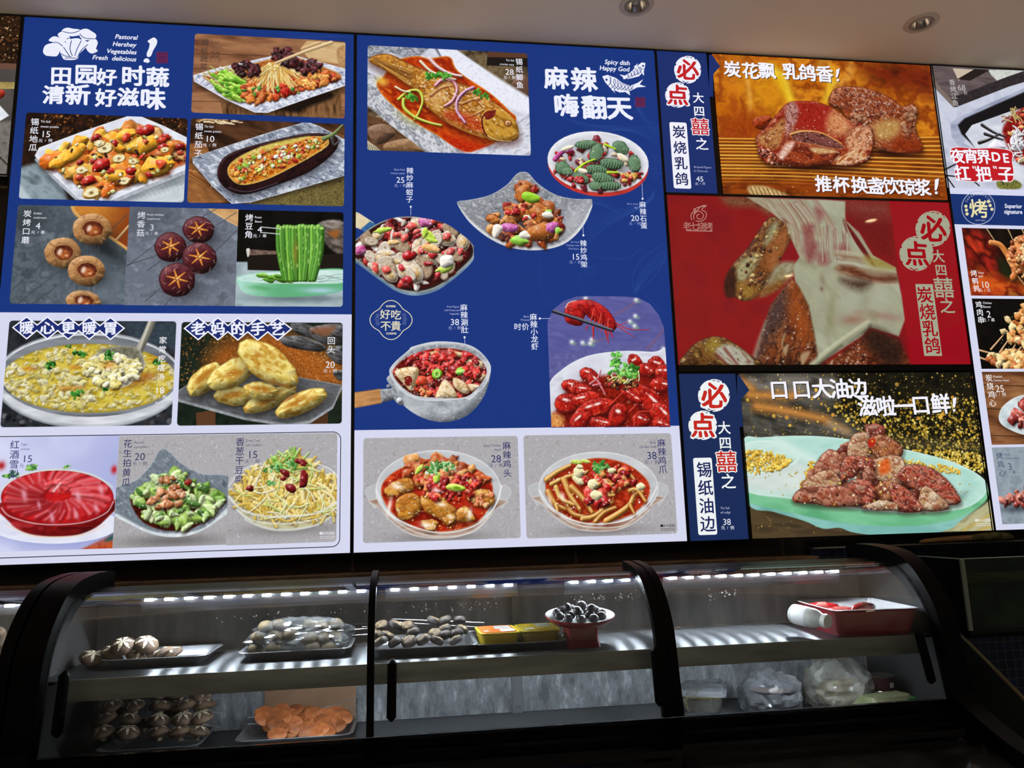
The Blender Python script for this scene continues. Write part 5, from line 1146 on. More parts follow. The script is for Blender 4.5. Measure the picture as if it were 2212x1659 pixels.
def torn_pigeon():
    p = Print('h', quad=[(115, 38), (1955, 78), (2135, 1145), (190, 1150)], seed=41, res=0.0016)
    p.all(['#8a1014', '#921317', '#86101a'], 200, 2)
    p.fill([(480, 45), (760, 55), (800, 170), (700, 120), (540, 110)], ['#6a2a1c', '#8a5a3c', '#5c3020'], soft=16)
    p.fill([(1150, 60), (1580, 75), (1640, 480), (1480, 430), (1280, 180)], ['#5c1012', '#7a181a'], smooth=False, soft=40, op=.7)
    p.fill([(1280, 65), (1575, 75), (1600, 180), (1400, 170), (1290, 120)], ['#7a4a38', '#9a6a54'], smooth=False, soft=40, op=.6)
    # wing, upper left
    wing = [(760, 215), (830, 175), (930, 240), (935, 320), (880, 430), (810, 560), (720, 690), (640, 730), (560, 700), (505, 670), (510, 580), (560, 480), (650, 380)]
    p.fill(wing, ['#5c2c14', '#8a5424', '#3c1a10', '#a8743c', '#6a3c1c'], lit=.6, litw=50, tex=(30, 2, -1), edge=('#2a120a', 12, .7))
    p.clipto(wing)
    p.fill([(800, 240), (850, 215), (830, 320), (760, 360)], ['#a8a884', '#8f8a60'], soft=14); p.fill([(580, 500), (660, 430), (730, 430), (690, 520), (620, 600), (580, 580)], ['#9a9468', '#b0ac84', '#807440'], soft=12)
    p.fill([(830, 300), (920, 260), (900, 400), (820, 540), (760, 480)], ['#8a4c1c', '#a8683c'], soft=16); p.fill([(560, 620), (640, 610), (720, 660), (640, 720)], ['#a88438', '#7a5020'], soft=14)
    p.pieces(wing, 60, (6, 20), ['#3c1c10', '#a8783c', '#6a3418', '#c0a060'], lit=.6, shadow=.3)
    p.clipto()
    p.fill([(505, 580), (560, 500), (575, 600), (560, 700), (505, 690)], ['#2a1410', '#4a2414'], soft=8)
    p.fill([(800, 560), (860, 480), (960, 475), (960, 540), (900, 600), (740, 700)], ['#a8a488', '#8a7a54', '#bab69c'], soft=10, tex=(40, 2, -.6)); p.fill([(680, 700), (800, 620), (900, 580), (860, 650), (760, 690)], ['#6a3c18', '#a07030'], soft=14)
    p.glow(910, 565, 30, 12, .2, '#e8c08c', .6)
    # breast meat
    meat = [(640, 45), (760, 55), (1150, 65), (1290, 75), (1290, 200), (1380, 280), (1470, 430), (1620, 510), (1640, 610), (1660, 700), (1680, 850), (1640, 960), (1450, 900), (1400, 960), (1100, 1150), (740, 1150), (1000, 700), (960, 600), (950, 500), (990, 440), (940, 330), (900, 220), (780, 130)]
    p.fill(meat, ['#9a9a7c', '#adae92', '#a4a48a', '#b6b79e'], smooth=False, tex=(90, 2, .8), soft=4)
    p.clipto(meat, False)
    p.fill([(640, 45), (780, 60), (960, 250), (1000, 440), (900, 250), (760, 130)], ['#9c8468', '#b0a488', '#8a5a48'], soft=20, tex=(20, 4, .8))
    for k in range(46):
        x = 780+p.rng.rand()*330; y = 60+p.rng.rand()*60; L = 200+160*p.rng.rand()
        p.stroke([(x, y), (x+L*.35, y+L*.5), (x+L*.45, y+L)], 9, ['#b8b8a0', '#8f5848', '#c8c8b4', '#9c7864', '#a88070'][k % 5], 5, op=.7, soft=4)
    for q in ([(1010, 240), (1080, 230), (1070, 320), (1030, 320)], [(1020, 330), (1110, 350), (1090, 450), (1040, 470)], [(1110, 420), (1170, 410), (1180, 480), (1120, 490)], [(1090, 120), (1140, 150), (1120, 210)], [(1220, 370), (1300, 360), (1310, 420), (1240, 420)]): p.fill(q, ['#7a3438', '#9a5450', '#8a4844'], soft=14, op=.85)
    for k in range(26):
        x = 1130+p.rng.rand()*180; p.stroke([(x, 230+80*p.rng.rand()), (x+30*(p.rng.rand()-.3), 420+60*p.rng.rand())], 7, ['#c0c0ac', '#8a4a44', '#b0a890'][k % 3], 4, op=.7, soft=3)
    for k in range(40):
        t = p.rng.rand(); x = 1220+60*p.rng.rand(); y = 390+t*180; p.stroke([(x, y), (x+200, y+20+30*t), (x+380, y+60)], 10, ['#b8ae94', '#8a6044', '#a08468', '#c4c0aa'][k % 4], 6, op=.6, soft=4)
    p.fill([(1230, 520), (1330, 500), (1470, 560), (1630, 560), (1620, 600), (1460, 600)], ['#7a4428', '#5c2c1c', '#946040'], soft=12, tex=(18, 4, .2)); p.fill([(1260, 585), (1400, 590), (1460, 610), (1400, 660), (1320, 640)], ['#2c1a14', '#5c3c30'], soft=20)
    p.fill([(1280, 190), (1330, 230), (1480, 480), (1440, 460), (1300, 270)], ['#5c1216', '#74181a'], soft=6); 
    for k in range(7): p.stroke([(1285+k*14, 210+k*36), (1340+k*22, 340+k*30)], 6, '#b4b49c', 4, soft=3)
    p.stroke([(1290, 190), (1400, 340), (1500, 500)], 22, '#a8a88c', 14, soft=5)
    p.fill([(1420, 430), (1600, 480), (1620, 520), (1460, 500)], ['#9a8a34', '#a89c50'], soft=16, op=.8)
    for x, y, rx, ry, ro, c, o in ((1340, 850, 110, 40, -.1, '#9a6a58', .8), (1380, 800, 60, 24, 0, '#a87868', .6), (1560, 830, 140, 36, .15, '#a0786c', .7), (1190, 860, 40, 120, .2, '#8a8660', .6), (1140, 590, 24, 60, 0, '#8a7a64', .7), (1135, 650, 16, 20, 0, '#6a3c34', .6), (1420, 730, 40, 120, .5, '#8c8a6c', .5), (1330, 720, 120, 120, 0, '#b4b4a2', .6), (1530, 700, 110, 90, 0, '#b8b6a4', .7), (1200, 760, 30, 160, .3, '#93906e', .5)): p.glow(x, y, rx, ry, ro, c, o)
    p.clipto()
    # roasted skin below
    skin = [(675, 1155), (740, 930), (800, 760), (880, 650), (940, 570), (990, 640), (1050, 760), (1090, 960), (1120, 1155)]
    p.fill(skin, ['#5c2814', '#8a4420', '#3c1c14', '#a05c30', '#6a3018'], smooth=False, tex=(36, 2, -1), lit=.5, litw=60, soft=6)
    p.clipto(skin, False)
    p.fill([(780, 780), (900, 660), (920, 720), (880, 860), (780, 1000), (720, 1100)], ['#2a1a1c', '#5c4440', '#3c2628'], soft=30, tex=(12, 1, 0))
    p.fill([(940, 600), (1000, 700), (1060, 900), (1020, 1000), (940, 860)], ['#8f3c18', '#a8541c', '#7a2c14'], soft=30)
    p.dots(skin, 200, (2, 8), ['#c8b8a8', '#e0d0c0', '#8f5c3c', '#1c0c0a'], (.3, .9))
    for q in ([(880, 960), (900, 940), (870, 1040)], [(880, 1040), (920, 1010), (900, 1080)], [(1000, 1080), (1060, 1060), (1010, 1150)]): p.fill(q, '#b0906c', soft=5)
    p.clipto()
    p.stroke([(680, 1150), (720, 1000), (770, 860)], 30, '#a8a090', 10, soft=8, op=.7)
    low = [(1100, 1155), (1240, 1080), (1400, 960), (1460, 920), (1640, 980), (1720, 1150)]
    p.fill(low, ['#5c2414', '#8a4424', '#3c1610', '#74341c'], smooth=False, tex=(30, 2, 0), soft=10)
    p.fill([(1420, 950), (1480, 910), (1640, 1000), (1660, 1150), (1560, 1150), (1440, 1040)], ['#241510', '#3c2418'], soft=26)
    p.dots([(1150, 1150), (1400, 980), (1440, 1150)], 90, (3, 10), ['#c0a088', '#8f5030', '#dcc8b0'], (.3, .8), False)
    p.stroke([(1080, 1150), (1240, 1020), (1440, 880)], 50, '#a2a284', 44, lit=.6, soft=8)
    p.stroke([(1280, 1010), (1430, 895)], 12, '#c4c4ac', 8, soft=6, op=.7)
    # wing tip, bottom left
    tip = [(235, 1155), (255, 1060), (330, 990), (450, 958), (540, 990), (640, 1060), (720, 1155)]
    p.fill(tip, ['#5c3414', '#8a5c28', '#3c2010', '#a8803c'], lit=.5, litw=50, tex=(26, 2, .3), edge=('#2c140c', 10, .6))
    p.fill([(370, 1010), (440, 970), (480, 1010), (420, 1080)], ['#a8903c', '#8a6424'], soft=12); p.fill([(440, 1060), (520, 1010), (640, 1070), (690, 1150), (540, 1150)], ['#a8a490', '#c0beac', '#8a6a58'], soft=8, tex=(20, 3, .7))
    for a in ([(450, 1080), (520, 1150)], [(500, 1040), (590, 1150)]): p.stroke(a, 16, '#7a3028', 10, soft=6)
    p.dots(tip, 60, (2, 7), ['#d8c8a8', '#fff0d8', '#2c140c'], (.3, .8))
    p.fill([(1578, 70), (1960, 70), (2140, 1160), (1722, 1160)], ['#9c0c1a', '#a4101e'], smooth=False, tex=(200, 1, 0))
    p.col *= np.float32(1.0)
    return p

def oil_edge():
    p = Print('i', quad=[(475, 58), (2010, 35), (2130, 1080), (560, 1130)], seed=42)
    p.all(['#0c0b08', '#1c1a10', '#141208'], 60, 3)
    p.fill([(470, 50), (1050, 55), (1120, 120), (1100, 240), (900, 260), (470, 180)], ['#54504c', '#7a746c', '#3c3834'], tex=(60, 3, .2), soft=30)
    p.fill([(470, 220), (900, 240), (1200, 360), (1240, 470), (500, 470)], ['#2c2a24', '#55524c', '#3c3a34'], tex=(40, 3, .3), soft=30)
    for a, w in (([(590, 265), (750, 290), (900, 320), (1040, 350)], 60), ([(540, 190), (760, 200), (850, 190)], 50), ([(1060, 370), (1180, 430)], 44), ([(490, 100), (560, 150)], 40)): p.stroke(a, w, '#b8702c', w*.6, soft=22); p.stroke(a, w*.4, '#d8984c', w*.3, soft=12, op=.7)
    p.stroke([(1080, 390), (1220, 460)], 70, '#8a8478', 30, soft=20, op=.7)
    p.dots([(470, 60), (2020, 40), (2060, 640), (1400, 480), (500, 470)], 900, (2, 7), ['#8a6a1c', '#c8a038', '#e0bc54', '#6a5418', '#f0d880'], (.4, 1), False)
    p.dots([(1000, 250), (2030, 200), (2070, 660), (1900, 640), (1400, 520)], 1100, (3, 11), ['#c8a030', '#e8c848', '#a8801c', '#f4e07c', '#d0a83c'], (.5, 1), False)
    p.dots([(480, 150), (2020, 60), (2040, 500), (500, 460)], 60, (8, 15), ['#d89838', '#e8b848'], (.6, 1), False)
    p.fill([(1400, 470), (2070, 520), (2070, 560), (1500, 520)], '#8a7c50', smooth=False, soft=30, op=.5)
    p.pieces([(1560, 560), (1900, 560), (2075, 600), (2080, 700), (1900, 690), (1650, 620)], 300, (6, 14), ['#d8b02c', '#e8c848', '#b88c1c', '#f4dc70'], lit=.5, shadow=.3)
    p.fill([(540, 900), (900, 980), (1240, 1060), (1500, 1110), (560, 1140)], ['#2c241c', '#54442c', '#3c3020'], smooth=False, tex=(70, 4, .1)); p.dots([(550, 950), (1300, 1080), (560, 1130)], 20, (2, 6), ['#d8b04c'], (.5, 1), False)
    p.fill([(1780, 1090), (2060, 920), (2150, 850), (2150, 1090)], ['#8f8c68', '#b8b48c', '#a09c70'], smooth=False, tex=(40, 3, -.5), soft=6)
    for k in range(4): p.stroke([(1890+k*50, 1080), (2120, 930+k*40)], 10, ['#c8c090', '#d0a030'][k % 2], soft=6, op=.7)
    out = [(500, 490), (620, 470), (860, 458), (1100, 470), (1400, 520), (1700, 590), (1900, 650), (2050, 730), (2095, 800), (2080, 880), (2000, 950), (1920, 1010), (1860, 1060), (1700, 1098), (1400, 1105), (1220, 1085), (1130, 1055), (1020, 1060), (900, 1010), (700, 950), (530, 890)]
    p.fill([(x, y+6) for x, y in out], ['#5c9a8c', '#8cc4bc', '#78b4ac'], tex=(90, 3, .1), smooth=True)
    p.fill([(500, 800), (900, 880), (1300, 950), (1700, 960), (2000, 880), (2095, 790), (2085, 890), (1900, 1000), (1600, 1050), (1200, 1035), (800, 960), (500, 880)], ['#5ca878', '#7cc496', '#68b484'], tex=(90, 3, .1), soft=4)
    rim = [(500, 490), (620, 470), (860, 458), (1100, 470), (1400, 515), (1700, 580), (1900, 640), (2050, 720), (2098, 790), (2060, 870), (1920, 940), (1600, 965), (1200, 935), (800, 870), (500, 800)]
    p.fill(rim, ['#a4d4c4', '#c0e4d8', '#b2dccf'], tex=(100, 2, 0), edge=('#d0ece2', 14, .9))
    p.fill([(500, 510), (860, 480), (1100, 495), (1700, 620), (2000, 740), (2040, 800), (1900, 890), (1600, 930), (1200, 905), (800, 840), (500, 770)], ['#98ccc0', '#b8ded4', '#a8d4c8'], soft=14, tex=(100, 2, 0))
    p.fill([(500, 560), (760, 600), (900, 640), (1000, 760), (800, 840), (500, 780)], ['#c4d4cc', '#d8e2dc'], soft=24, tex=(80, 2, 0))
    p.fill([(500, 520), (700, 490), (820, 530), (870, 600), (800, 660), (640, 700), (500, 705)], ['#b4d8cc', '#d0e8e0'], edge=('#e0f2ea', 16, .9), tex=(60, 2, 0)); p.stroke([(720, 490), (860, 570), (960, 620)], 50, '#cfe8e0', 60, soft=14)
    p.pieces([(510, 580), (580, 555), (700, 570), (810, 620), (700, 690), (515, 695)], 260, (7, 16), ['#d8a828', '#e8c044', '#c08c18', '#f0d468'], lit=.5, shadow=.3)
    p.pieces([(850, 860), (930, 640), (980, 640), (960, 760), (900, 870)], 80, (6, 14), ['#d8a828', '#e8c044', '#c08c18'], lit=.5, shadow=.3)
    p.pieces([(1560, 620), (1860, 660), (1920, 710), (1840, 700), (1640, 680)], 130, (6, 13), ['#d8a828', '#e8c044', '#f0d468'], lit=.5, shadow=.3)
    p.dots([(560, 720), (900, 700), (850, 850), (600, 820)], 20, (3, 8), ['#b09038'], (.5, .9)); p.dots([(1700, 750), (2000, 780), (1900, 900)], 20, (3, 8), ['#b09038'], (.5, .9))
    p.glow(1940, 850, 60, 30, -.6, '#7a9c94', .7)
    p.glow(1350, 900, 480, 50, .05, '#4a5a40', .55)
    chunks = [([(980, 690), (1010, 600), (1080, 560), (1150, 620), (1130, 700), (1040, 720)], 1), ([(1190, 540), (1230, 460), (1310, 450), (1330, 540), (1300, 620), (1210, 610)], 2), ([(1300, 400), (1350, 385), (1410, 400), (1420, 450), (1340, 470)], 3), ([(1330, 500), (1400, 460), (1530, 530), (1500, 600), (1390, 600)], 0), ([(1350, 640), (1430, 600), (1530, 610), (1560, 700), (1520, 770), (1390, 740)], 2), ([(1140, 720), (1180, 600), (1320, 620), (1350, 680), (1260, 700), (1160, 760)], 3), ([(1540, 730), (1610, 660), (1740, 690), (1850, 780), (1900, 880), (1800, 890), (1660, 820)], 3), ([(900, 770), (960, 720), (1060, 690), (1130, 760), (1060, 830), (930, 830)], 2), ([(850, 880), (900, 810), (1050, 800), (1170, 800), (1250, 900), (1120, 915), (960, 900)], 1), ([(1200, 780), (1290, 750), (1370, 820), (1330, 900), (1240, 890)], 3), ([(1370, 800), (1460, 760), (1500, 850), (1420, 880)], 0), ([(1470, 800), (1540, 790), (1660, 920), (1640, 945), (1520, 940)], 3), ([(1660, 850), (1700, 800), (1800, 870), (1830, 930), (1680, 940)], 2), ([(1300, 920), (1400, 880), (1490, 900), (1500, 940), (1330, 940)], 2), ([(1280, 700), (1330, 660), (1360, 740), (1310, 770)], 1)]
    PAL = [['#8f4c2c', '#b8784c', '#6a2c1c', '#d09c74'], ['#8a3c28', '#a05a44', '#c08a70', '#5c2418'], ['#a87c58', '#c8ac88', '#8f4c30', '#dcc8ac'], ['#7a241c', '#a04030', '#c07860', '#5c1812', '#b09078']]
    p.pieces([(860, 880), (960, 700), (1200, 520), (1330, 470), (1500, 560), (1560, 700), (1800, 800), (1740, 870), (1300, 880), (1000, 850)], 80, (40, 62), ['#6a2418', '#8f4a30', '#4a1810', '#a86a48'], irr=.4, m=7, lit=.6)
    chunks = [([(np.mean([u[0] for u in P_])+(x-np.mean([u[0] for u in P_]))*1.14, np.mean([u[1] for u in P_])+(y-np.mean([u[1] for u in P_]))*1.14) for x, y in P_], c) for P_, c in chunks]
    for pts, c in sorted(chunks, key=lambda q: np.mean([v[1] for v in q[0]])): p.meat(pts, PAL[c], 9, 4, '#4a140e', 20)
    p.fill([(1320, 490), (1360, 475), (1360, 520), (1325, 530)], '#b82414', soft=5); p.fill([(1390, 640), (1450, 610), (1460, 690), (1400, 710)], ['#c84c1c', '#e07030'], soft=10)
    p.dots([(900, 700), (1250, 500), (1500, 500), (1850, 800), (1700, 930), (900, 900)], 90, (3, 8), ['#e8c048', '#fff0c0', '#d8a830'], (.6, 1))
    return p

def signature_fish():
    p = Print('j', quad=[(42, 40), (1010, 90), (1200, 890), (140, 868)], seed=43)
    p.all(['#b4b8cc', '#ccd0e0', '#c0c4d6'], 120, 3)
    p.fill([(20, 20), (640, 60), (520, 140), (190, 320), (60, 170)], ['#4a4040', '#6a5c5c', '#54484a'], smooth=False, tex=(40, 4, .1)); p.fill([(40, 120), (190, 290), (190, 325), (50, 180)], '#7a6c64', smooth=False)
    p.fill([(180, 55), (330, 65), (220, 140)], '#c8b8a4', smooth=False); p.fill([(420, 65), (660, 70), (480, 140), (440, 100)], ['#d8dcd8', '#b8bcb0'], smooth=False); p.fill([(330, 60), (430, 68), (300, 140), (210, 130)], '#241c1c', smooth=False)
    p.fill([(190, 250), (560, 110), (700, 60), (760, 120), (560, 180), (200, 320)], ['#241f22', '#3a3236'], smooth=False)
    p.fill([(160, 420), (250, 370), (700, 170), (760, 120), (760, 300), (600, 330), (300, 430), (260, 560), (320, 600), (300, 690), (170, 520)], ['#8a90a8', '#b0b6cc', '#9ca2b8'], smooth=False, tex=(60, 3, -.4), edge=('#d4d8e8', 8, .8))
    p.fill([(215, 440), (260, 395), (700, 200), (900, 110), (1200, 60), (1240, 700), (560, 640), (340, 600), (240, 500)], '#141216', smooth=False, soft=4)
    p.fill([(265, 500), (310, 440), (560, 350), (900, 260), (1060, 240), (1100, 860), (600, 840), (420, 690), (330, 590)], ['#c4c8d6', '#dfe2ec'], smooth=False, tex=(50, 2, 0))
    p.fill([(520, 460), (640, 330), (780, 300), (1000, 280), (1080, 560), (980, 780), (780, 740), (640, 700), (560, 600)], ['#7a0c10', '#a81c1c', '#5c080c', '#c43a28'], soft=8)
    p.pieces([(560, 400), (640, 340), (770, 330), (980, 310), (1040, 560), (960, 760), (770, 730), (640, 690), (580, 560)], 130, (18, 44), ['#a81418', '#d8482c', '#e8a860', '#c87838', '#8a0c12', '#f0d8b0'], lit=.8, spec=.5, irr=.3)
    for a in ([(380, 440), (460, 490), (540, 520)], [(360, 560), (420, 540), (500, 500)], [(400, 500), (520, 540)]): p.stroke(a, 30, '#1c181a', 14, lit=.8); p.stroke([(x, y-6) for x, y in a], 6, '#8a8488', op=.6)
    for pts in ([(420, 590), (470, 540), (540, 590), (480, 620)], [(570, 530), (640, 480), (660, 600), (590, 610)]): p.fill(pts, ['#d4cce0', '#f2eef6'], lit=.6)
    p.strips([(560, 500), (660, 470), (660, 640), (570, 640)], 30, (40, 80), (10, 16), ['#eef0f4', '#d8dce4'])
    p.strips([(500, 360), (640, 330), (640, 420), (520, 420)], 16, (40, 80), (8, 14), ['#a8883c', '#c8b070', '#8a2018'])
    p.fill([(480, 820), (560, 800), (640, 830), (630, 870), (500, 870)], ['#2a2a24', '#8a8a3c', '#54542c'], soft=5)
    for a in ([(130, 740), (210, 700)], [(130, 780), (330, 800)], [(140, 790), (190, 860)], [(300, 800), (360, 850)]): p.stroke(a, 12, '#241f24')
    return p
def grilled_quail():
    p = Print('j', quad=[(235, 1135), (1010, 1152), (1100, 1602), (310, 1592)], seed=44)
    p.all(['#0c0806', '#1c120c'], 60, 2)
    p.fill([(230, 1130), (360, 1140), (480, 1260), (500, 1330), (480, 1440), (560, 1600), (300, 1600)], ['#6a1410', '#a8241a', '#3c0a08', '#c8381c'], smooth=False, tex=(90, 2, 1.0), soft=30)
    p.fill([(280, 1400), (420, 1440), (700, 1520), (900, 1540), (900, 1600), (290, 1600)], ['#a83410', '#d8601c', '#7a1c0c', '#e88430'], smooth=False, tex=(60, 2, .3), soft=40)
    p.fill([(490, 1340), (560, 1400), (600, 1480), (520, 1440)], '#1c2410', soft=20)
    for a in ([(410, 1140), (470, 1230)], [(555, 1145), (590, 1220)], [(650, 1145), (690, 1240)], [(620, 1460), (680, 1540)]): p.stroke(a, 9, '#c8a878', 7, lit=.5)
    p.stroke([(440, 1235), (500, 1250), (540, 1300), (570, 1350)], 44, '#c87838', 50, lit=.8)
    p.fill([(540, 1330), (580, 1240), (620, 1190), (760, 1180), (900, 1230), (930, 1380), (860, 1480), (740, 1490), (640, 1440), (600, 1480), (570, 1400)], ['#b85a24', '#d88a4c', '#8a3414', '#e8a868'], lit=.7, tex=(26, 2, .6))
    p.stroke([(600, 1360), (610, 1430), (590, 1470)], 46, '#c46a30', 56, lit=.8); p.pieces([(560, 1220), (720, 1200), (880, 1240), (880, 1440), (740, 1460), (600, 1460)], 90, (12, 26), ['#e8a058', '#c86828', '#8f3410', '#f0bc80'], lit=.8, spec=.6)
    return p
def chicken_skewers():
    p = Print('k', quad=[(212, 14), (1010, 24), (1080, 494), (284, 486)], seed=45)
    p.all(['#060505', '#100c0a'], 60, 2)
    for a in ([(345, 360), (440, 250)], [(405, 380), (460, 300)], [(475, 390), (520, 310)], [(265, 365), (380, 395)], [(270, 415), (340, 440)], [(520, 380), (570, 320)]): p.stroke(a, 15, '#d8a878', 10, lit=.6)
    for pts in ([(430, 240), (490, 120), (570, 60), (720, 50), (860, 140), (840, 330), (640, 340), (500, 300)], [(330, 430), (420, 380), (640, 380), (900, 390), (900, 490), (640, 490), (420, 485)]):
        p.pieces(pts, 110, (24, 46), ['#c8742c', '#e09a4c', '#a8501c', '#e8b468', '#d88438', '#f4d090'], irr=.3, lit=.8, spec=.4)
    p.dots([(430, 240), (570, 60), (640, 300), (640, 480), (380, 470)], 70, (2, 6), ['#fff0c8', '#f8d890'], (.6, 1))
    return p
def hearts_plate():
    p = Print('k', quad=[(282, 508), (1060, 511), (1130, 998), (350, 998)], seed=46)
    p.all(['#54301c', '#7a4c2c', '#946440', '#6a3c24'], 60, 4, ang=.03, stretch=6)
    for y in (600, 760, 940): p.stroke([(280, y), (650, y+10)], 6, '#38200f')
    p.glow(530, 660, 90, 24, 0, '#b88c58', .6)
    p.ell(640, 850, 240, 100, 0, '#30180c', soft=16, op=.7)
    p.fill([(400, 800), (430, 740), (520, 680), (660, 655), (820, 670), (930, 740), (940, 830), (860, 910), (720, 950), (560, 935), (450, 890), (405, 850)], ['#a8b8bc', '#ccd8dc', '#dfe8ea'], tex=(50, 2, 0), edge=('#eef4f6', 8, .9))
    p.pieces([(490, 830), (530, 730), (640, 700), (800, 710), (860, 780), (800, 880), (660, 900), (560, 885)], 90, (24, 44), ['#a8342c', '#c85a48', '#7a1c18', '#d88470'], lit=.9, spec=.6)
    return p
def hearts_skewers():
    p = Print('k', quad=[(355, 1018), (1130, 1014), (1200, 1527), (415, 1532)], seed=47)
    p.all(['#7c8892', '#98a4ae', '#8894a0'], 60, 4)
    p.glow(520, 1440, 160, 30, 0, '#3c444c', .8)
    p.pieces([(400, 1370), (480, 1340), (560, 1290), (760, 1250), (960, 1240), (980, 1330), (760, 1390), (520, 1420), (405, 1425)], 100, (22, 40), ['#8a2c24', '#b04c3c', '#5c1814', '#c87460'], lit=.9, spec=.6)
    return p
def spice_photo():
    """board at the far left edge, only its right strip is in the frame"""
    p = Print('z', quad=[(-300, 18), (46, 35), (17, 377), (-300, 377)], seed=48)
    p.all(['#3a3432', '#4a4442', '#56504c'], 60, 4)
    p.fill([(-310, 10), (60, 20), (40, 140), (-310, 120)], ['#1c100a', '#3c2414', '#120a06', '#54341c'], smooth=False, tex=(8, 1, 0))
    p.dots([(-300, 30), (48, 32), (40, 135), (-300, 120)], 260, (1, 2.6), ['#a87848', '#d8b080', '#7a4c28'], (.5, 1), False)
    p.fill([(-310, 130), (50, 138), (40, 150), (-310, 146)], '#6a4a3c', smooth=False); p.fill([(-310, 172), (40, 178), (34, 192), (-310, 200)], ['#b8a060', '#8a7a44'], smooth=False)
    p.ell(-2, 204, 14, 10, -.3, '#a82c1c', lit=.7); p.fill([(-300, 216), (0, 228), (20, 250), (0, 262), (-300, 300)], ['#d8dae2', '#eceef4'], smooth=False)
    p.fill([(-310, 270), (30, 262), (20, 380), (-310, 380)], ['#6a645f', '#7d7772', '#5c5652'], smooth=False, tex=(10, 1, 0), soft=8)
    p.stroke([(-10, 330), (18, 358)], 2.5, '#1c1816')
    return p
# ------------------------------------------------------------------ menu boards
def emis(name, color=None, strength=1.0, rough=0.4, spec=0.25):
    """back-lit or printed ink that gives off its own colour"""
    if name in MATS: return MATS[name]
    m = mat(name, '#050505', rough, spec=spec, emit=color or '#ffffff', estr=strength)
    return m
def ink_mat(name, strength=1.0, rough=0.4, spec=0.25):
    m = mat(name, '#050505', rough, spec=spec, emit='#ffffff', estr=strength)
    a = m.node_tree.nodes.new('ShaderNodeAttribute'); a.attribute_name = 'ink'
    m.node_tree.links.new(a.outputs['Color'], m.node_tree.nodes['Principled BSDF'].inputs['Emission Color'])
    return m
m_ink = ink_mat('back-lit print'); m_screen_ink = ink_mat('screen picture', 0.86, 0.03, 0.5)
m_frame = mat('black board frame', '#0b0b0d', 0.4)
def solid(c): return emis('ink '+c, c)

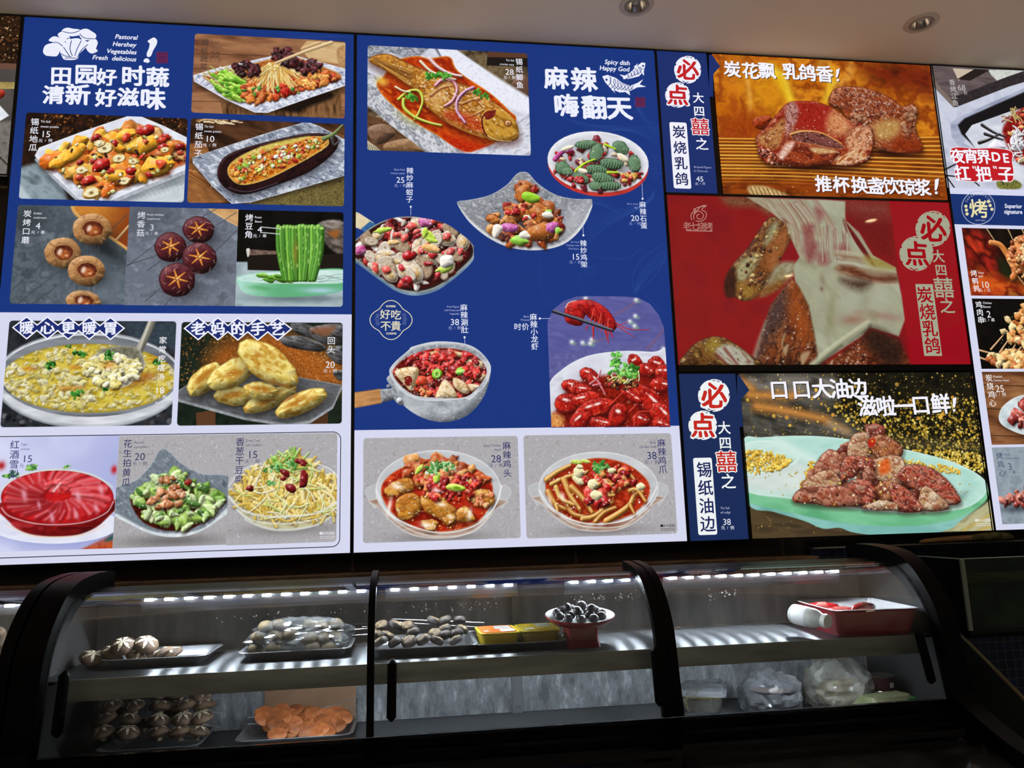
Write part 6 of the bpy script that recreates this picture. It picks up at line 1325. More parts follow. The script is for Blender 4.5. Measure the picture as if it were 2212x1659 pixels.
GLY = {}
def glyph(ch, shear=0.0):
    k = (ch, shear)
    if k not in GLY:
        c = bpy.data.curves.new('glyph', 'FONT'); c.body = ch; c.resolution_u = 3; c.shear = shear
        o = bpy.data.objects.new('glyph', c); COL.objects.link(o)
        me = o.evaluated_get(bpy.context.evaluated_depsgraph_get()).to_mesh()
        V = np.array([v.co[:2] for v in me.vertices]).reshape(-1, 2); F = [tuple(p.vertices) for p in me.polygons]
        o.evaluated_get(bpy.context.evaluated_depsgraph_get()).to_mesh_clear()
        bpy.data.objects.remove(o); bpy.data.curves.remove(c)
        GLY[k] = (V, F)
    return GLY[k]
class Flat:
    """flat ink shapes of one part: letters, outlines, patches"""
    def __init__(s, y): s.V = []; s.F = []; s.M = []; s.mats = []; s.y = y; s.n = 0; s.dy = 0.0
    def mi(s, m):
        if m not in s.mats: s.mats.append(m)
        return s.mats.index(m)
    def add(s, xz, faces, m):
        i = s.mi(m)
        s.V += [(x, s.y-s.dy, z) for x, z in xz]
        s.F += [tuple(v+s.n for v in f) for f in faces]; s.M += [i]*len(faces); s.n += len(xz)
    def up(s): s.dy += 0.00012
    def scale(s, zone, p):
        q = zone_pts(zone, [(p[0]-5, p[1]), (p[0]+5, p[1])]); return (q[1, 0]-q[0, 0])/10
    def char(s, zone, ch, p, size, m, brush=0.0, rot=0.0, wx=1.0, seed=0, wob=0.0):
        V, F = glyph(ch); k = s.scale(zone, p)*size; o = zone_pts(zone, [p])[0]
        cjk = ord(ch) > 0x2000
        if cjk: W = (V-np.array([0.5, 0.38]))*1.08
        else: W = V-(V.min(0)+V.max(0))/2
        offs = [(0, 0)]
        if brush: offs += [(brush*math.cos(a), brush*math.sin(a)*.8) for a in (0.5, 1.6, 2.6, 3.7, 4.7, 5.8)]
        c, sn = math.cos(rot), math.sin(rot); r = random.Random(seed+ord(ch))
        for n_, (dx, dy) in enumerate(offs):
            U = W.copy()
            if wob:
                ph = r.random()*6
                U = U+wob*np.stack([np.sin(U[:, 1]*9+ph), np.cos(U[:, 0]*8+ph)], 1)
            U = U*np.array([wx, 1.0])+np.array([dx, dy])
            U = np.stack([U[:, 0]*c-U[:, 1]*sn, U[:, 0]*sn+U[:, 1]*c], 1)*k+o
            s.add(U, F, m)
    def run(s, zone, text, p0, p1, size, m, **kw):
        n = len(text)
        for i, ch in enumerate(text):
            t = i/(n-1) if n > 1 else 0
            if ch != ' ': s.char(zone, ch, (p0[0]+(p1[0]-p0[0])*t, p0[1]+(p1[1]-p0[1])*t), size, m, **kw)
    def latin(s, zone, text, p, size, m, align='l', shear=0.0, bold=0.0, squeeze=1.0):
        V, F = glyph(text, shear); k = s.scale(zone, p)*size/0.7; o = zone_pts(zone, [p])[0]
        w = V[:, 0].max()
        dx = {'l': 0, 'c': -w/2, 'r': -w}[align]
        for b in ([(0, 0)] if not bold else [(0, 0), (bold, 0), (-bold, 0), (0, bold), (0, -bold)]):
            s.add((V*np.array([squeeze, 1])+np.array([dx*squeeze+b[0], -0.35+b[1]]))*k+o, F, m)
    def poly(s, zone, pts, m, smooth=False, n=5):
        q = zone_pts(zone, pts)
        if smooth: q = catmull(q, n)
        bm = bmesh.new(); vs_ = [bm.verts.new((x, 0, z)) for x, z in q]
        es = [bm.edges.new((a, b)) for a, b in zip(vs_, vs_[1:]+vs_[:1])]
        r = bmesh.ops.triangle_fill(bm, edges=es, use_beauty=True)
        bm.verts.index_update()
        s.add([(v.co.x, v.co.z) for v in bm.verts], [tuple(v.index for v in f.verts) for f in bm.faces], m)
        bm.free()
    def line(s, zone, pts, w, m, smooth=True, closed=False):
        """w in survey units"""
        q = zone_pts(zone, pts); k = s.scale(zone, pts[0])*w/2
        if smooth and len(q) > 2: q = catmull(q, 6, closed)
        if closed: q = np.vstack([q, q[:1]])
        d = np.gradient(q, axis=0); d /= np.maximum(np.linalg.norm(d, axis=1, keepdims=True), 1e-9)
        nn = np.stack([-d[:, 1], d[:, 0]], 1)*k
        L = q+nn; R = q-nn; m_ = len(q)
        s.add(np.vstack([L, R]), [(i, i+1, m_+i+1, m_+i) for i in range(m_-1)], m)
    def disc(s, zone, p, r, m, ry=None, n=28, irr=0.0, seed=1):
        rr = random.Random(seed); ry = ry or r
        s.poly(zone, [(p[0]+r*math.cos(k/n*2*PI)*(1+irr*(rr.random()-.5)), p[1]+ry*math.sin(k/n*2*PI)*(1+irr*(rr.random()-.5))) for k in range(n)], m)
    def done(s, name, parent, label=None):
        me = bpy.data.meshes.new(name); me.from_pydata(s.V, [], s.F)
        for m in s.mats: me.materials.append(m)
        me.polygons.foreach_set('material_index', s.M); me.update()
        o = link(name, me, parent)
        if label: o['label'] = label
        return o
INK = -0.0016   # print layers step out of the board face by fractions of a millimetre
def caption(parent, zone, zh, p0, p1, sz, price, pc, psz, en, e0, eh, al, col, unit='元/例', pcol=None, dim=None):
    f = Flat(INK); m = solid(col); md = solid(dim or col); mp = solid(pcol or col)
    f.run(zone, zh, p0, p1, sz, m, brush=0.008)
    o = None
    for i, t in enumerate(en): f.latin(zone, t, (e0[0], e0[1]+i*eh), eh*0.55, md, al, squeeze=.9)
    f.done('caption_lettering', parent, 'name of the dish %s' % zh)
    if price:
        f = Flat(INK)
        f.latin(zone, price, pc, psz*0.72, mp, 'c')
        f.run(zone, unit, (pc[0]-psz*.5, pc[1]+psz*.66), (pc[0]+psz*.5, pc[1]+psz*.66), psz*.42, md)
        o = f.done('price_lettering', parent, 'price of %s' % zh)
    return o
def rect_panel(name, x0, x1, z0, z1, y, m, parent, label=None):
    o = box(name, x0, x1, y, y+0.006, z0, z1, m, parent)
    if label: o['label'] = label
    return o
TOPZ, BOTZ = 2.889, 1.3690
def board(label, x0, x1, z0, z1, depth=0.055):
    t = thing('menu_board', label, 'menu board', ((x0+x1)/2, 0.03, z0))
    t_inv = Matrix.Translation(-Vector(t.location))
    t['_off'] = 1
    bm = bmesh.new(); add_box(bm, x0-0.0026, x1+0.0026, 0.004, 0.004+depth, z0-0.003, z1+0.003, 0.002)
    for a in ((x0-0.0027, x0+0.0015, z0-0.004, z1+0.004), (x1-0.0015, x1+0.0027, z0-0.004, z1+0.004), (x0, x1, z0-0.004, z0+0.0015), (x0, x1, z1-0.0015, z1+0.004)):
        add_box(bm, a[0], a[1], -0.001, 0.01, a[2], a[3])
    bm_obj('board_frame', bm, m_frame, t)
    return t
def settle(t):
    """children were made in place: hand the board's own offset back to them"""
    del t['_off']
    for c in t.children: c.matrix_parent_inverse = Matrix.Translation(-Vector(t.location))
def printed(fn, parent, label, y=-0.0007, m=None, gain=1.0, x1=None):
    return fn().mesh('dish_photo', parent, y, m or m_ink, label, gain)
def pz(px, py): return float(zone_pts('z', [(px, py)])[0, 1])
def px_(px, py): return float(zone_pts('z', [(px, py)])[0, 0])
mW = solid('#eceefc'); mB = solid(BLUE); mN = solid('#2b2c66'); mWP = solid(WHITE)

# ---- left board
B1 = board('blue and white menu board of vegetable dishes, leftmost of the full boards', -0.9193, -0.001, BOTZ, TOPZ)
zs = pz(560, 678)
rect_panel('blue_panel', -0.9193, -0.001, zs, TOPZ, 0.0, mB, B1, 'blue upper panel'); rect_panel('white_panel', -0.9193, -0.001, BOTZ, zs, 0.0, mWP, B1, 'white lower panel')
for fn, lb in ((foil_vegetables, 'photo of foil vegetables with noodles on wood'), (foil_sweet_potato, 'photo of sweet potato in a foil tray'), (foil_eggplant, 'photo of a split eggplant on foil'),
               (grilled_mushrooms, 'photo of ring shaped grilled mushrooms'), (roast_shiitake, 'photo of four star cut shiitake'), (roast_beans, 'photo of upright green beans'),
               (dumpling_soup, 'photo of yellow soup with a ladle'), (mothers_pies, 'photo of golden pies on slate'), (red_pears, 'photo of red wine pears in a bowl'),
               (peanut_cucumbers, 'photo of cucumbers and peanuts'), (scallion_tofu, 'photo of shredded tofu in a glass bowl')): printed(fn, B1, lb)
f = Flat(INK)
for ch, p, sz in (('田', (375, 464), 122), ('园', (528, 456), 128), ('好', (655, 474), 112), ('时', (815, 466), 132), ('蔬', (966, 474), 128), ('清', (330, 582), 122), ('新', (478, 580), 138), ('好', (650, 600), 118), ('滋', (786, 596), 122), ('味', (938, 606), 142)):
    f.char('a', ch, p, sz*1.05, mW, brush=0.036, wob=0.014, rot=0.03)
f.done('title_lettering', B1, 'white brush title lettering')
f = Flat(INK)
for t, x, y in (('Pastoral', 846, 232), ('Hershey', 838, 277), ('Vegetables', 838, 322), ('Fresh  delicious', 836, 365)): f.latin('a', t, (x, y), 31, mW, 'r', shear=0.22, bold=0.02, squeeze=.96)
f.poly('a', [(925, 240), (945, 232), (963, 248), (960, 275), (940, 310), (925, 345), (905, 350), (900, 330), (912, 300), (918, 270), (905, 255)], mW, True)
f.disc('a', (900, 373), 20, mW, 14, irr=.5, n=14)
f.done('slogan_lettering', B1, 'white English slogan and exclamation mark')
f = Flat(INK)   # white cabbage drawing
for q in ([(265, 320), (275, 285), (300, 270), (345, 262), (380, 280), (370, 310), (350, 345), (300, 345), (280, 340)], [(300, 250), (330, 225), (370, 235), (400, 260), (390, 290), (340, 265)],
          [(355, 215), (390, 195), (430, 230), (425, 260), (390, 250)], [(380, 190), (410, 172), (450, 178), (490, 185), (490, 215), (440, 225), (400, 210)], [(490, 190), (530, 178), (565, 195), (590, 215), (580, 240), (520, 248), (490, 225)],
          [(535, 260), (580, 240), (600, 262), (590, 300), (600, 315), (560, 330), (530, 300)], [(370, 310), (395, 270), (440, 240), (500, 240), (545, 270), (520, 300), (490, 330), (470, 365), (400, 368), (380, 345)]): f.poly('a', q, mW, True)
f.up()
for q in ([(375, 330), (400, 345), (440, 350)], [(390, 290), (410, 320), (430, 350)], [(440, 250), (430, 300), (445, 345)], [(500, 250), (475, 300), (460, 345)], [(540, 275), (500, 310), (475, 355)], [(410, 240), (440, 232), (470, 225), (500, 245)], [(300, 268), (350, 262), (385, 285)], [(385, 195), (440, 205), (490, 190)], [(490, 210), (520, 235), (580, 240)], [(400, 358), (470, 358)]): f.line('a', q, 5, mB)
f.done('cabbage_emblem', B1, 'white leafy cabbage drawing')
def stamp(parent, zone, x, y, r):
    f = Flat(INK); m = solid('#7a2348'); s_ = solid('#4a2350')
    f.poly(zone, [(x-r, y-r), (x+r, y-r*.95), (x+r, y+r), (x-r, y+r*.95)], s_); f.up()
    f.line(zone, [(x-r, y-r), (x+r, y-r), (x+r, y+r), (x-r, y+r)], 4, m, False, True)
    for ch, dx, dy in (('好', -.45, -.45), ('味', .45, -.45), ('道', -.45, .45), ('真', .45, .45)): f.char(zone, ch, (x+dx*r, y+dy*r), r*.85, m)
    f.done('seal_stamp', parent, 'small dark red seal stamp')
stamp(B1, 'a', 995, 355, 33)
caption(B1, 'a', '锡纸蔬菜', (1258, 262), (1248, 410), 46, '20', (1318, 335), 56, ['Tin foil', 'vegetable'], (1288, 258), 28, 'l', '#4e3c36')
caption(B1, 'a', '锡纸地瓜', (216, 748), (203, 905), 50, '15', (280, 823), 60, ['Tin foil', 'sweet potato'], (250, 745), 30, 'l', '#eeeef8')
caption(B1, 'a', '锡纸茄子', (1222, 778), (1214, 940), 48, '10', (1285, 852), 58, ['Tin foil', 'sweet potato'], (1252, 776), 28, 'l', '#eeeef8')
caption(B1, 'b', '炭烤口蘑', (170, 90), (158, 252), 48, '4', (234, 165), 60, ['Grilled', 'mushroom'], (206, 88), 26, 'l', '#e8ebf4', '元/串')
caption(B1, 'b', '烤香菇', (868, 100), (862, 208), 48, '3', (930, 175), 56, ['Roast shiitake', 'mushroom'], (902, 95), 26, 'l', '#d8dce8', '元/串')
caption(B1, 'b', '烤豆角', (1528, 115), (1524, 218), 48, '4', (1592, 188), 58, ['Roast', 'Beans'], (1562, 112), 26, 'l', '#eeeef8', '元/串')
caption(B1, 'b', '家常疙瘩汤', (1000, 865), (985, 1090), 46, '18', (978, 1172), 60, [], (0, 0), 26, 'r', '#f0f0f4')
f = Flat(INK)
for i, t in enumerate(('Braised', 'Lamb Leg')): f.latin('b', t, (1006, 1246+i*26), 14, solid('#d8d8dc'), 'r', squeeze=.9)
f.done('english_lettering', B1)
caption(B1, 'b', '回头', (2030, 868), (2028, 922), 48, '20', (2022, 1015), 58, [], (0, 0), 20, 'r', '#e4e4ea')
caption(B1, 'c', '红酒雪梨', (93, 172), (85, 352), 56, '15', (167, 258), 64, ['Tiger', 'cuisine'], (130, 170), 28, 'l', '#3c3a72')
caption(B1, 'c', '花生拍黄瓜', (785, 165), (774, 402), 52, '20', (857, 245), 64, ['Peanuts', 'cucumbers'], (822, 158), 28, 'l', '#3a3864')
caption(B1, 'c', '香葱干豆腐', (1472, 155), (1465, 385), 52, '15', (1546, 232), 64, ['Dried Tofu', 'with Scallion'], (1506, 148), 27, 'l', '#3a3864')
def diamonds(parent, chars, pts):
    f = Flat(INK)
    for p in pts: f.poly('b', [(p[0]-90, p[1]), (p[0], p[1]-70), (p[0]+90, p[1]), (p[0], p[1]+74)], solid('#f2f3ff'))
    f.up()
    for p in pts: f.poly('b', [(p[0]-78, p[1]), (p[0], p[1]-60), (p[0]+78, p[1]), (p[0], p[1]+64)], solid('#1d2c70'))
    f.up()
    for ch, p in zip(chars, pts): f.char('b', ch, p, 84, mW, brush=0.034, wob=0.014, rot=0.06)
    f.done('diamond_title', parent, 'row of blue diamonds reading %s' % chars)
diamonds(B1, '暖心更暖胃', [(165, 788), (292, 789), (420, 790), (548, 791), (678, 792)])
diamonds(B1, '老妈的手艺', [(1215, 793), (1336, 794), (1458, 795), (1580, 796), (1702, 796)])
def maker_mark(parent, zone, x, y, s_, c):
    f = Flat(INK); m = solid(c); f.disc(zone, (x-s_*1.9, y), s_*.42, m, n=14); f.run(zone, '柳卡视野', (x-s_*1.1, y), (x+s_*1.9, y), s_, m)
    for k in (1, 1.5): f.line(zone, [(x-s_*2.2, y+s_*k), (x+s_*2.4, y+s_*k)], s_*.12, m, False)
    f.done('maker_mark', parent, 'tiny designer mark')
maker_mark(B1, 'c', 2003, 714, 20, '#e6e6ee')
f = Flat(INK)
xr = px_(736, 1050); zt = pz(600, 934); zb = pz(500, 1189.5); r_ = 0.022; xl = -0.915
def rrect(x0, x1, z0, z1, r, n=8):
    out = []
    for cx, cz, a0 in ((x1-r, z1-r, 0), (x0+r, z1-r, 90), (x0+r, z0+r, 180), (x1-r, z0+r, 270)):
        out += [(cx+r*math.cos(math.radians(a0+90*k/n)), cz+r*math.sin(math.radians(a0+90*k/n))) for k in range(n+1)]
    return out
def rr_ring(f, x0, x1, z0, z1, r, w, m):
    A = rrect(x0, x1, z0, z1, r); Bq = rrect(x0+w, x1-w, z0+w, z1-w, max(r-w, 1e-4)); n = len(A)
    f.add(A+Bq, [(i, (i+1) % n, n+(i+1) % n, n+i) for i in range(n)], m)
def rr_fill(f, x0, x1, z0, z1, r, m):
    A = rrect(x0, x1, z0, z1, r); f.add(A, [tuple(range(len(A)))], m)
rr_ring(f, xl, xr, zb, zt, r_, 0.0022, solid('#23232e'))
f.done('outline_border', B1, 'thin black rounded outline')
def line_art(parent, groups, c='#2a4a92'):
    """faint printed pattern, kept in the blue panel's own mesh"""
    pan = [o for o in parent.children if o.name.startswith('blue_panel')][0]; me = pan.data
    f = Flat(-0.0004); m = solid(c)
    for zone, pts, w in groups: f.line(zone, pts, w, m)
    me.materials.append(m)
    bm = bmesh.new(); bm.from_mesh(me); vs_ = [bm.verts.new(v) for v in f.V]
    for q in f.F:
        try: bm.faces.new([vs_[i] for i in q]).material_index = 1
        except ValueError: pass
    bm.to_mesh(me); bm.free()
la = []
for k in range(12): la.append(('a', [(2125, 430+k*26), (2150, 400+k*30), (2165, 360+k*36)], 2))
for k in range(8): la.append(('a', [(1720+k*50, 178+k*6), (1800+k*45, 225), (1900+k*35, 230)], 2))
la.append(('a', [(2120, 900), (2140, 1000), (2120, 1130), (2155, 1180)], 2.5))
line_art(B1, la)

# ---- middle board
B2 = board('blue and white menu board of spicy dishes with a whole carp photo', 0.0056, 0.9291, BOTZ, TOPZ)
zs = pz(1115, 924.5)
rect_panel('blue_panel', 0.0056, 0.9291, zs, TOPZ, 0.0, mB, B2, 'blue upper panel'); rect_panel('white_panel', 0.0056, 0.9291, BOTZ, zs, 0.0, mWP, B2, 'white lower panel')
for fn, lb in ((foil_carp, 'photo of a braised carp on foil'), (spicy_stone_eggs, 'photo of ridged green eggs on a red rimmed plate'), (chilli_chicken_frame, 'photo of chilli chicken on a pointed grey plate'),
               (spicy_clams, 'photo of spicy clams in a square pan'), (spicy_tripe_pot, 'photo of red broth in a hammered pot'), (spicy_crayfish, 'arched photo of red crayfish'),
               (chicken_head_bowl, 'photo of chicken heads in red broth'), (chicken_feet_bowl, 'photo of chicken feet in red broth')): printed(fn, B2, lb)
f = Flat(INK)
for ch, p, sz in (('麻', (1425, 376), 150), ('辣', (1615, 386), 160), ('嗨', (1495, 562), 152), ('翻', (1685, 576), 156), ('天', (1856, 578), 158)): f.char('d', ch, p, sz*1.05, mW, brush=0.036, wob=0.014, rot=0.03)
f.done('title_lettering', B2, 'white brush title lettering')
f = Flat(INK)
for t, y in (('Spicy dish', 274), ('Happy God', 317)): f.latin('d', t, (1927, y), 32, mW, 'r', shear=0.18, bold=0.02, squeeze=.95)
f.done('slogan_lettering', B2, 'white English slogan')
f = Flat(INK)   # two leaping fish
for q in ([(1740, 365), (1775, 355), (1830, 375), (1880, 410), (1930, 430), (1980, 410), (2020, 385), (1995, 420), (2040, 436), (1980, 440), (1920, 470), (1860, 475), (1800, 450), (1760, 405)],
          [(2035, 275), (2010, 270), (1970, 300), (1935, 335), (1895, 360), (1858, 352), (1880, 370), (1885, 385), (1930, 380), (1990, 365), (2025, 330)], [(1800, 452), (1830, 480), (1810, 445)], [(1895, 470), (1930, 495), (1925, 468)], [(1955, 300), (1985, 275), (1965, 310)], [(2010, 345), (2025, 360), (2025, 335)]): f.poly('d', q, mW, False)
f.up()
for k in range(7): f.line('d', [(1800+k*22, 372+k*9), (1795+k*24, 410+k*6), (1830+k*20, 455+k*2)], 4, mB)
for k in range(6): f.line('d', [(1830+k*24, 385+k*8), (1825+k*24, 425+k*4), (1795+k*24, 450+k*3)], 4, mB)
for k in range(5): f.line('d', [(2000-k*20, 300+k*13), (2005-k*22, 330+k*10), (1980-k*20, 352+k*8)], 4, mB); f.line('d', [(1985-k*20, 298+k*12), (2010-k*22, 350+k*4)], 4, mB)
f.disc('d', (1769, 388), 8, mB, n=12); f.disc('d', (2018, 294), 7, mB, n=12); f.line('d', [(1790, 365), (1800, 400), (1780, 430)], 4, mB); f.line('d', [(1985, 300), (2010, 315), (2030, 315)], 4, mB)
f.done('fish_emblem', B2, 'two white leaping fish')
stamp(B2, 'd', 2000, 542, 32)
caption(B2, 'd', '锡纸鲫鱼', (1173, 265), (1178, 424), 48, '28', (1107, 335), 58, ['Tin foil', 'crucian carp'], (1138, 257), 28, 'r', '#eeeef8')
caption(B2, 'd', '辣炒麻蚶子', (428, 1008), (425, 1204), 46, '25', (362, 1072), 58, ['Spicy fried', 'macacz seeds'], (392, 1002), 25, 'r', '#e6e9fa', dim='#aab4dc')
caption(B2, 'd', '麻辣石蛋', (2015, 1240), (2024, 1382), 44, '20', (1962, 1332), 56, ['Spicy stone', 'eggs'], (1985, 1235), 24, 'r', '#e6e9fa', dim='#8f9cce')
caption(B2, 'e', '辣炒鸡架', (1545, 230), (1550, 368), 42, '15', (1492, 318), 54, ['Stir fried', 'Chicken with', 'Chili Sauce'], (1516, 222), 22, 'r', '#e6e9fa', dim='#9aa6d6')
caption(B2, 'e', '麻辣涮肚', (763, 650), (769, 795), 46, '38', (703, 745), 58, ['Fried Pigeon', 'with Preserved', 'Vegetable'], (733, 645), 23, 'r', '#e6e9fa', dim='#aab4dc')
f = Flat(INK); mC = solid('#e6e9fa')
f.run('e', '麻辣小龙虾', (1218, 712), (1228, 905), 46, mC, brush=.008); f.run('e', '时价', (1115, 775), (1166, 775), 46, mC, brush=.006)
for i, t in enumerate(('Spicy', 'Prawns')): f.latin('e', t, (1190, 708+i*23), 13, solid('#aab4dc'), 'r')
f.done('caption_lettering', B2, 'caption of the crayfish')
mL = solid('#b8c2e6')
for zone, p, q in (('d', (434, 1255), (434, 1312)), ('d', (2015, 1200), (2012, 1095)), ('e', (1545, 178), (1542, 92)), ('e', (768, 845), (770, 892)), ('e', (1260, 722), (1330, 722))):
    f = Flat(INK); f.disc(zone, p, 7, mW, n=14); f.line(zone, [p, q], 3, mL, False); f.done('pointer_line', B2)
caption(B2, 'f', '麻辣鸡头', (1015, 185), (1020, 360), 50, '28', (947, 268), 64, ['Spicy Chicken', 'Head'], (978, 182), 28, 'r', '#2e2f66')
caption(B2, 'f', '麻辣鸡爪', (2000, 168), (2010, 335), 50, '38', (1938, 248), 64, ['Spicy', 'Chicken Feet'], (1966, 163), 28, 'r', '#2e2f66')
maker_mark(B2, 'f', 2040, 695, 20, '#1c1c2c')
f = Flat(INK); mG = solid('#e2dcc0')
lob = []
for k in range(96):
    a = k/96*2*PI; c4 = abs(math.cos(2*a)); lob.append((287+(108+26*c4**1.5)*math.cos(a)*1.03, 732+(100+28*c4**1.5)*math.sin(a)))
f.line('e', lob, 5, mG, False, True)
for ch, p in (('好', (249, 694)), ('吃', (319, 697)), ('不', (252, 770)), ('貴', (319, 770))): f.char('e', ch, p, 66, mG, brush=.012)
f.latin('e', 'SUPERB', (285, 642), 13, mG, 'c', bold=.03); f.latin('e', 'CUISINE', (288, 820), 13, mG, 'c', bold=.03)
mGd = solid('#6a78a8')
for x, y, ch in ((200, 703, '匠'), (195, 728, '心'), (200, 755, '味'), (373, 700, '天'), (378, 727, '天'), (374, 752, '鲜')): f.line('e', [(x+12*math.cos(k*PI/6), y+12*math.sin(k*PI/6)) for k in range(12)], 2, mGd, False, True); f.char('e', ch, (x, y), 16, mGd)
f.done('round_badge', B2, 'cream four-lobed badge reading 好吃不貴')
la = []
for k in range(9): la.append(('e', [(1570, 240-k*22), (1700+k*10, 120-k*14), (1900+k*6, 10-k*6), (2010, -60-k*8)], 2.2))
la += [('e', [(1580, 305), (1700, 330), (1850, 320), (1940, 240)], 2.5), ('e', [(1880, 560), (1870, 440), (1940, 320), (2085, 230)], 3), ('e', [(1880, 560), (1980, 480), (2060, 370), (2090, 300)], 3)]
for k in range(7): la.append(('e', [(1885, 550), (1910+k*14, 440-k*4), (2088, 240+k*18)], 2))
la += [('e', [(1560+32*math.cos(k*PI/8)+30, 408+24*math.sin(k*PI/8)) for k in range(17)], 3), ('e', [(1270, 330), (1255, 430), (1290, 560), (1340, 650)], 2), ('e', [(1955, 570), (2040, 660), (2100, 690)], 2.5), ('e', [(1520, 430), (1540, 520), (1560, 570)], 2)]
for k in range(10): la.append(('d', [(1470+k*26, 640+k*8), (1700+k*20, 740-k*4), (1960+k*10, 700+k*10), (2125, 720+k*12)], 2))
for k in range(7): la.append(('d', [(1340+k*30, 1150+k*8), (1400+k*30, 1090+k*12), (1500+k*50, 1180+k*10), (1750+k*20, 1230+k*14)], 2))
for x, y in ((2085, 930), (2120, 925), (2085, 975), (2120, 970), (2085, 1015), (2120, 1010), (2105, 1045)): la.append(('d', [(x+16*math.cos(k*PI/8), y+20*math.sin(k*PI/8)) for k in range(17)], 2))
for k in range(6): la.append(('d', [(1960, 520+k*6), (2040, 640+k*10), (2130, 690+k*12)], 2))
line_art(B2, la)

# ---- three screens
m_bez = mat('black glossy bezel', '#060607', 0.25)
def screen(label, cat, x0, x1, z0, z1, bottom=0.0):
    t = thing('menu_screen', label, cat, ((x0+x1)/2, 0.03, z0)); t['_off'] = 1
    bm = bmesh.new(); add_box(bm, x0-0.0026, x1+0.0026, 0.004, 0.054, z0-0.0026-bottom, z1+0.0026, 0.002)
    for a in ((x0-0.0028, x0+.001, z0-0.0028-bottom, z1+0.0028), (x1-.001, x1+0.0028, z0-0.0028-bottom, z1+0.0028), (x0-0.0028, x1+0.0028, z0-0.0028-bottom, z0+.001), (x0-0.0028, x1+0.0028, z1-.001, z1+0.0028)):
        add_box(bm, a[0], a[1], -0.004 if bottom else -0.001, 0.01, a[2], a[3])
    bm_obj('bezel', bm, m_bez, t)
    return t
def must_order(parent, zone, big, small, double, zhi, box_q, chars, c0, c1, csz, red, white, navy, boxed):
    """the brushed 必点 heading, the 大四囍之 column and the boxed dish name"""
    f = Flat(INK); mr = solid(red); mw = solid(white)
    for ch, p, sz, r in big:
        f.disc(zone, p, r, mw, irr=.16, n=40, seed=3); 
        for k in range(7):
            a = k*.9; f.line(zone, [(p[0]+(r*1.02)*math.cos(a+t*.25), p[1]+(r*1.05)*math.sin(a+t*.25)) for t in range(4)], 7, mw)
        if boxed: f.char(zone, ch, p, sz*1.06, mw, brush=.075)
    f.up()
    for ch, p, sz, r in big: f.char(zone, ch, p, sz, mr, brush=.034, wob=.012, rot=-.03)
    f.done('heading_emblem', parent, 'red 必点 on white brush circles')
    f = Flat(INK)
    for ch, p, sz in small: f.char(zone, ch, p, sz, mw, brush=.018)
    p, sz = double
    if boxed:
        f.char(zone, '囍', p, sz*1.02, mw, brush=.06); f.up(); f.char(zone, '囍', p, sz, mr, brush=.012)
    else: f.char(zone, '囍', p, sz, mw, brush=.014)
    f.char(zone, zhi[0], zhi[1], zhi[2], mw, brush=.018)
    f.done('column_lettering', parent, 'column reading 大四囍之')
    f = Flat(INK)
    q = zone_pts(zone, box_q); x0 = q[[0, 3], 0].mean(); x1 = q[[1, 2], 0].mean(); z1 = q[[0, 1], 1].mean(); z0 = q[[2, 3], 1].mean()
    rr_fill(f, x0, x1, z0, z1, 0.006 if boxed else 0.001, mw); f.up()
    f.run(zone, chars, c0, c1, csz, solid(navy), brush=.016, wob=.01)
    f.done('dish_name_box', parent, 'pale box with the dish name %s' % chars)
S1 = screen('back-lit panel of glazed roast pigeons over flames, topmost of the three', 'menu board', 0.9354, 1.8754, 2.4122, TOPZ)
rect_panel('blue_panel', 0.9354, 1.10, 2.4122, TOPZ, 0.0, solid('#1b2f6c'), S1, 'blue side panel')
printed(roast_pigeons, S1, 'photo of glazed roast pigeons')
f = Flat(-0.0011); f.poly('g', [(440, 95), (463, 98), (520, 180), (470, 238), (470, 400), (440, 400)], solid('#1b2f6c')); f.poly('g', [(462, 92), (476, 130), (464, 130)], solid('#1b2f6c')); f.done('arrow_notch', S1)
must_order(S1, 'g', (('必', (285, 205), 150, 92), ('点', (212, 388), 148, 84)), (('大', (362, 408), 78), ('四', (368, 505), 78)), ((375, 616), 122), ('之', (388, 742), 88),
           [(152, 588), (276, 584), (312, 1064), (186, 1066)], '炭烧乳鸽', (222, 655), (242, 995), 92, '#c0242a', '#f0f0fa', '#23285c', True)
f = Flat(INK); m = solid('#e8eaf6'); f.latin('g', '45', (372, 995), 38, m, 'c'); f.run('g', '元/只', (350, 1030), (402, 1030), 20, m)
for i, t in enumerate(('Braised Pigeon', 'in Charcoal')): f.latin('g', t, (330, 908+i*28), 15, solid('#aab2d0'), 'l')
f.done('caption_lettering', S1, 'price of the roast pigeon')
f = Flat(INK); ms = solid('#2a1008'); mW2 = solid('#f2f0fa')
for dx, m in ((5, ms), (0, mW2)):
    for ch, x, y in (('炭', 608, 200), ('花', 738, 212), ('飘', 858, 210), ('乳', 1030, 218), ('鸽', 1150, 226), ('香', 1275, 235)): f.char('g', ch, (x+dx, y+dx), 118, m, brush=.03, wob=.012, rot=-.02)
    f.poly('g', [(1360+dx, 205+dx), (1385+dx, 195+dx), (1380+dx, 230+dx), (1368+dx, 262+dx), (1356+dx, 262+dx)], m); f.disc('g', (1372+dx, 280+dx), 10, m, n=10); f.up()
f.up(); f.done('slogan_lettering', S1, 'white brush slogan above the pigeons'); f = Flat(INK)
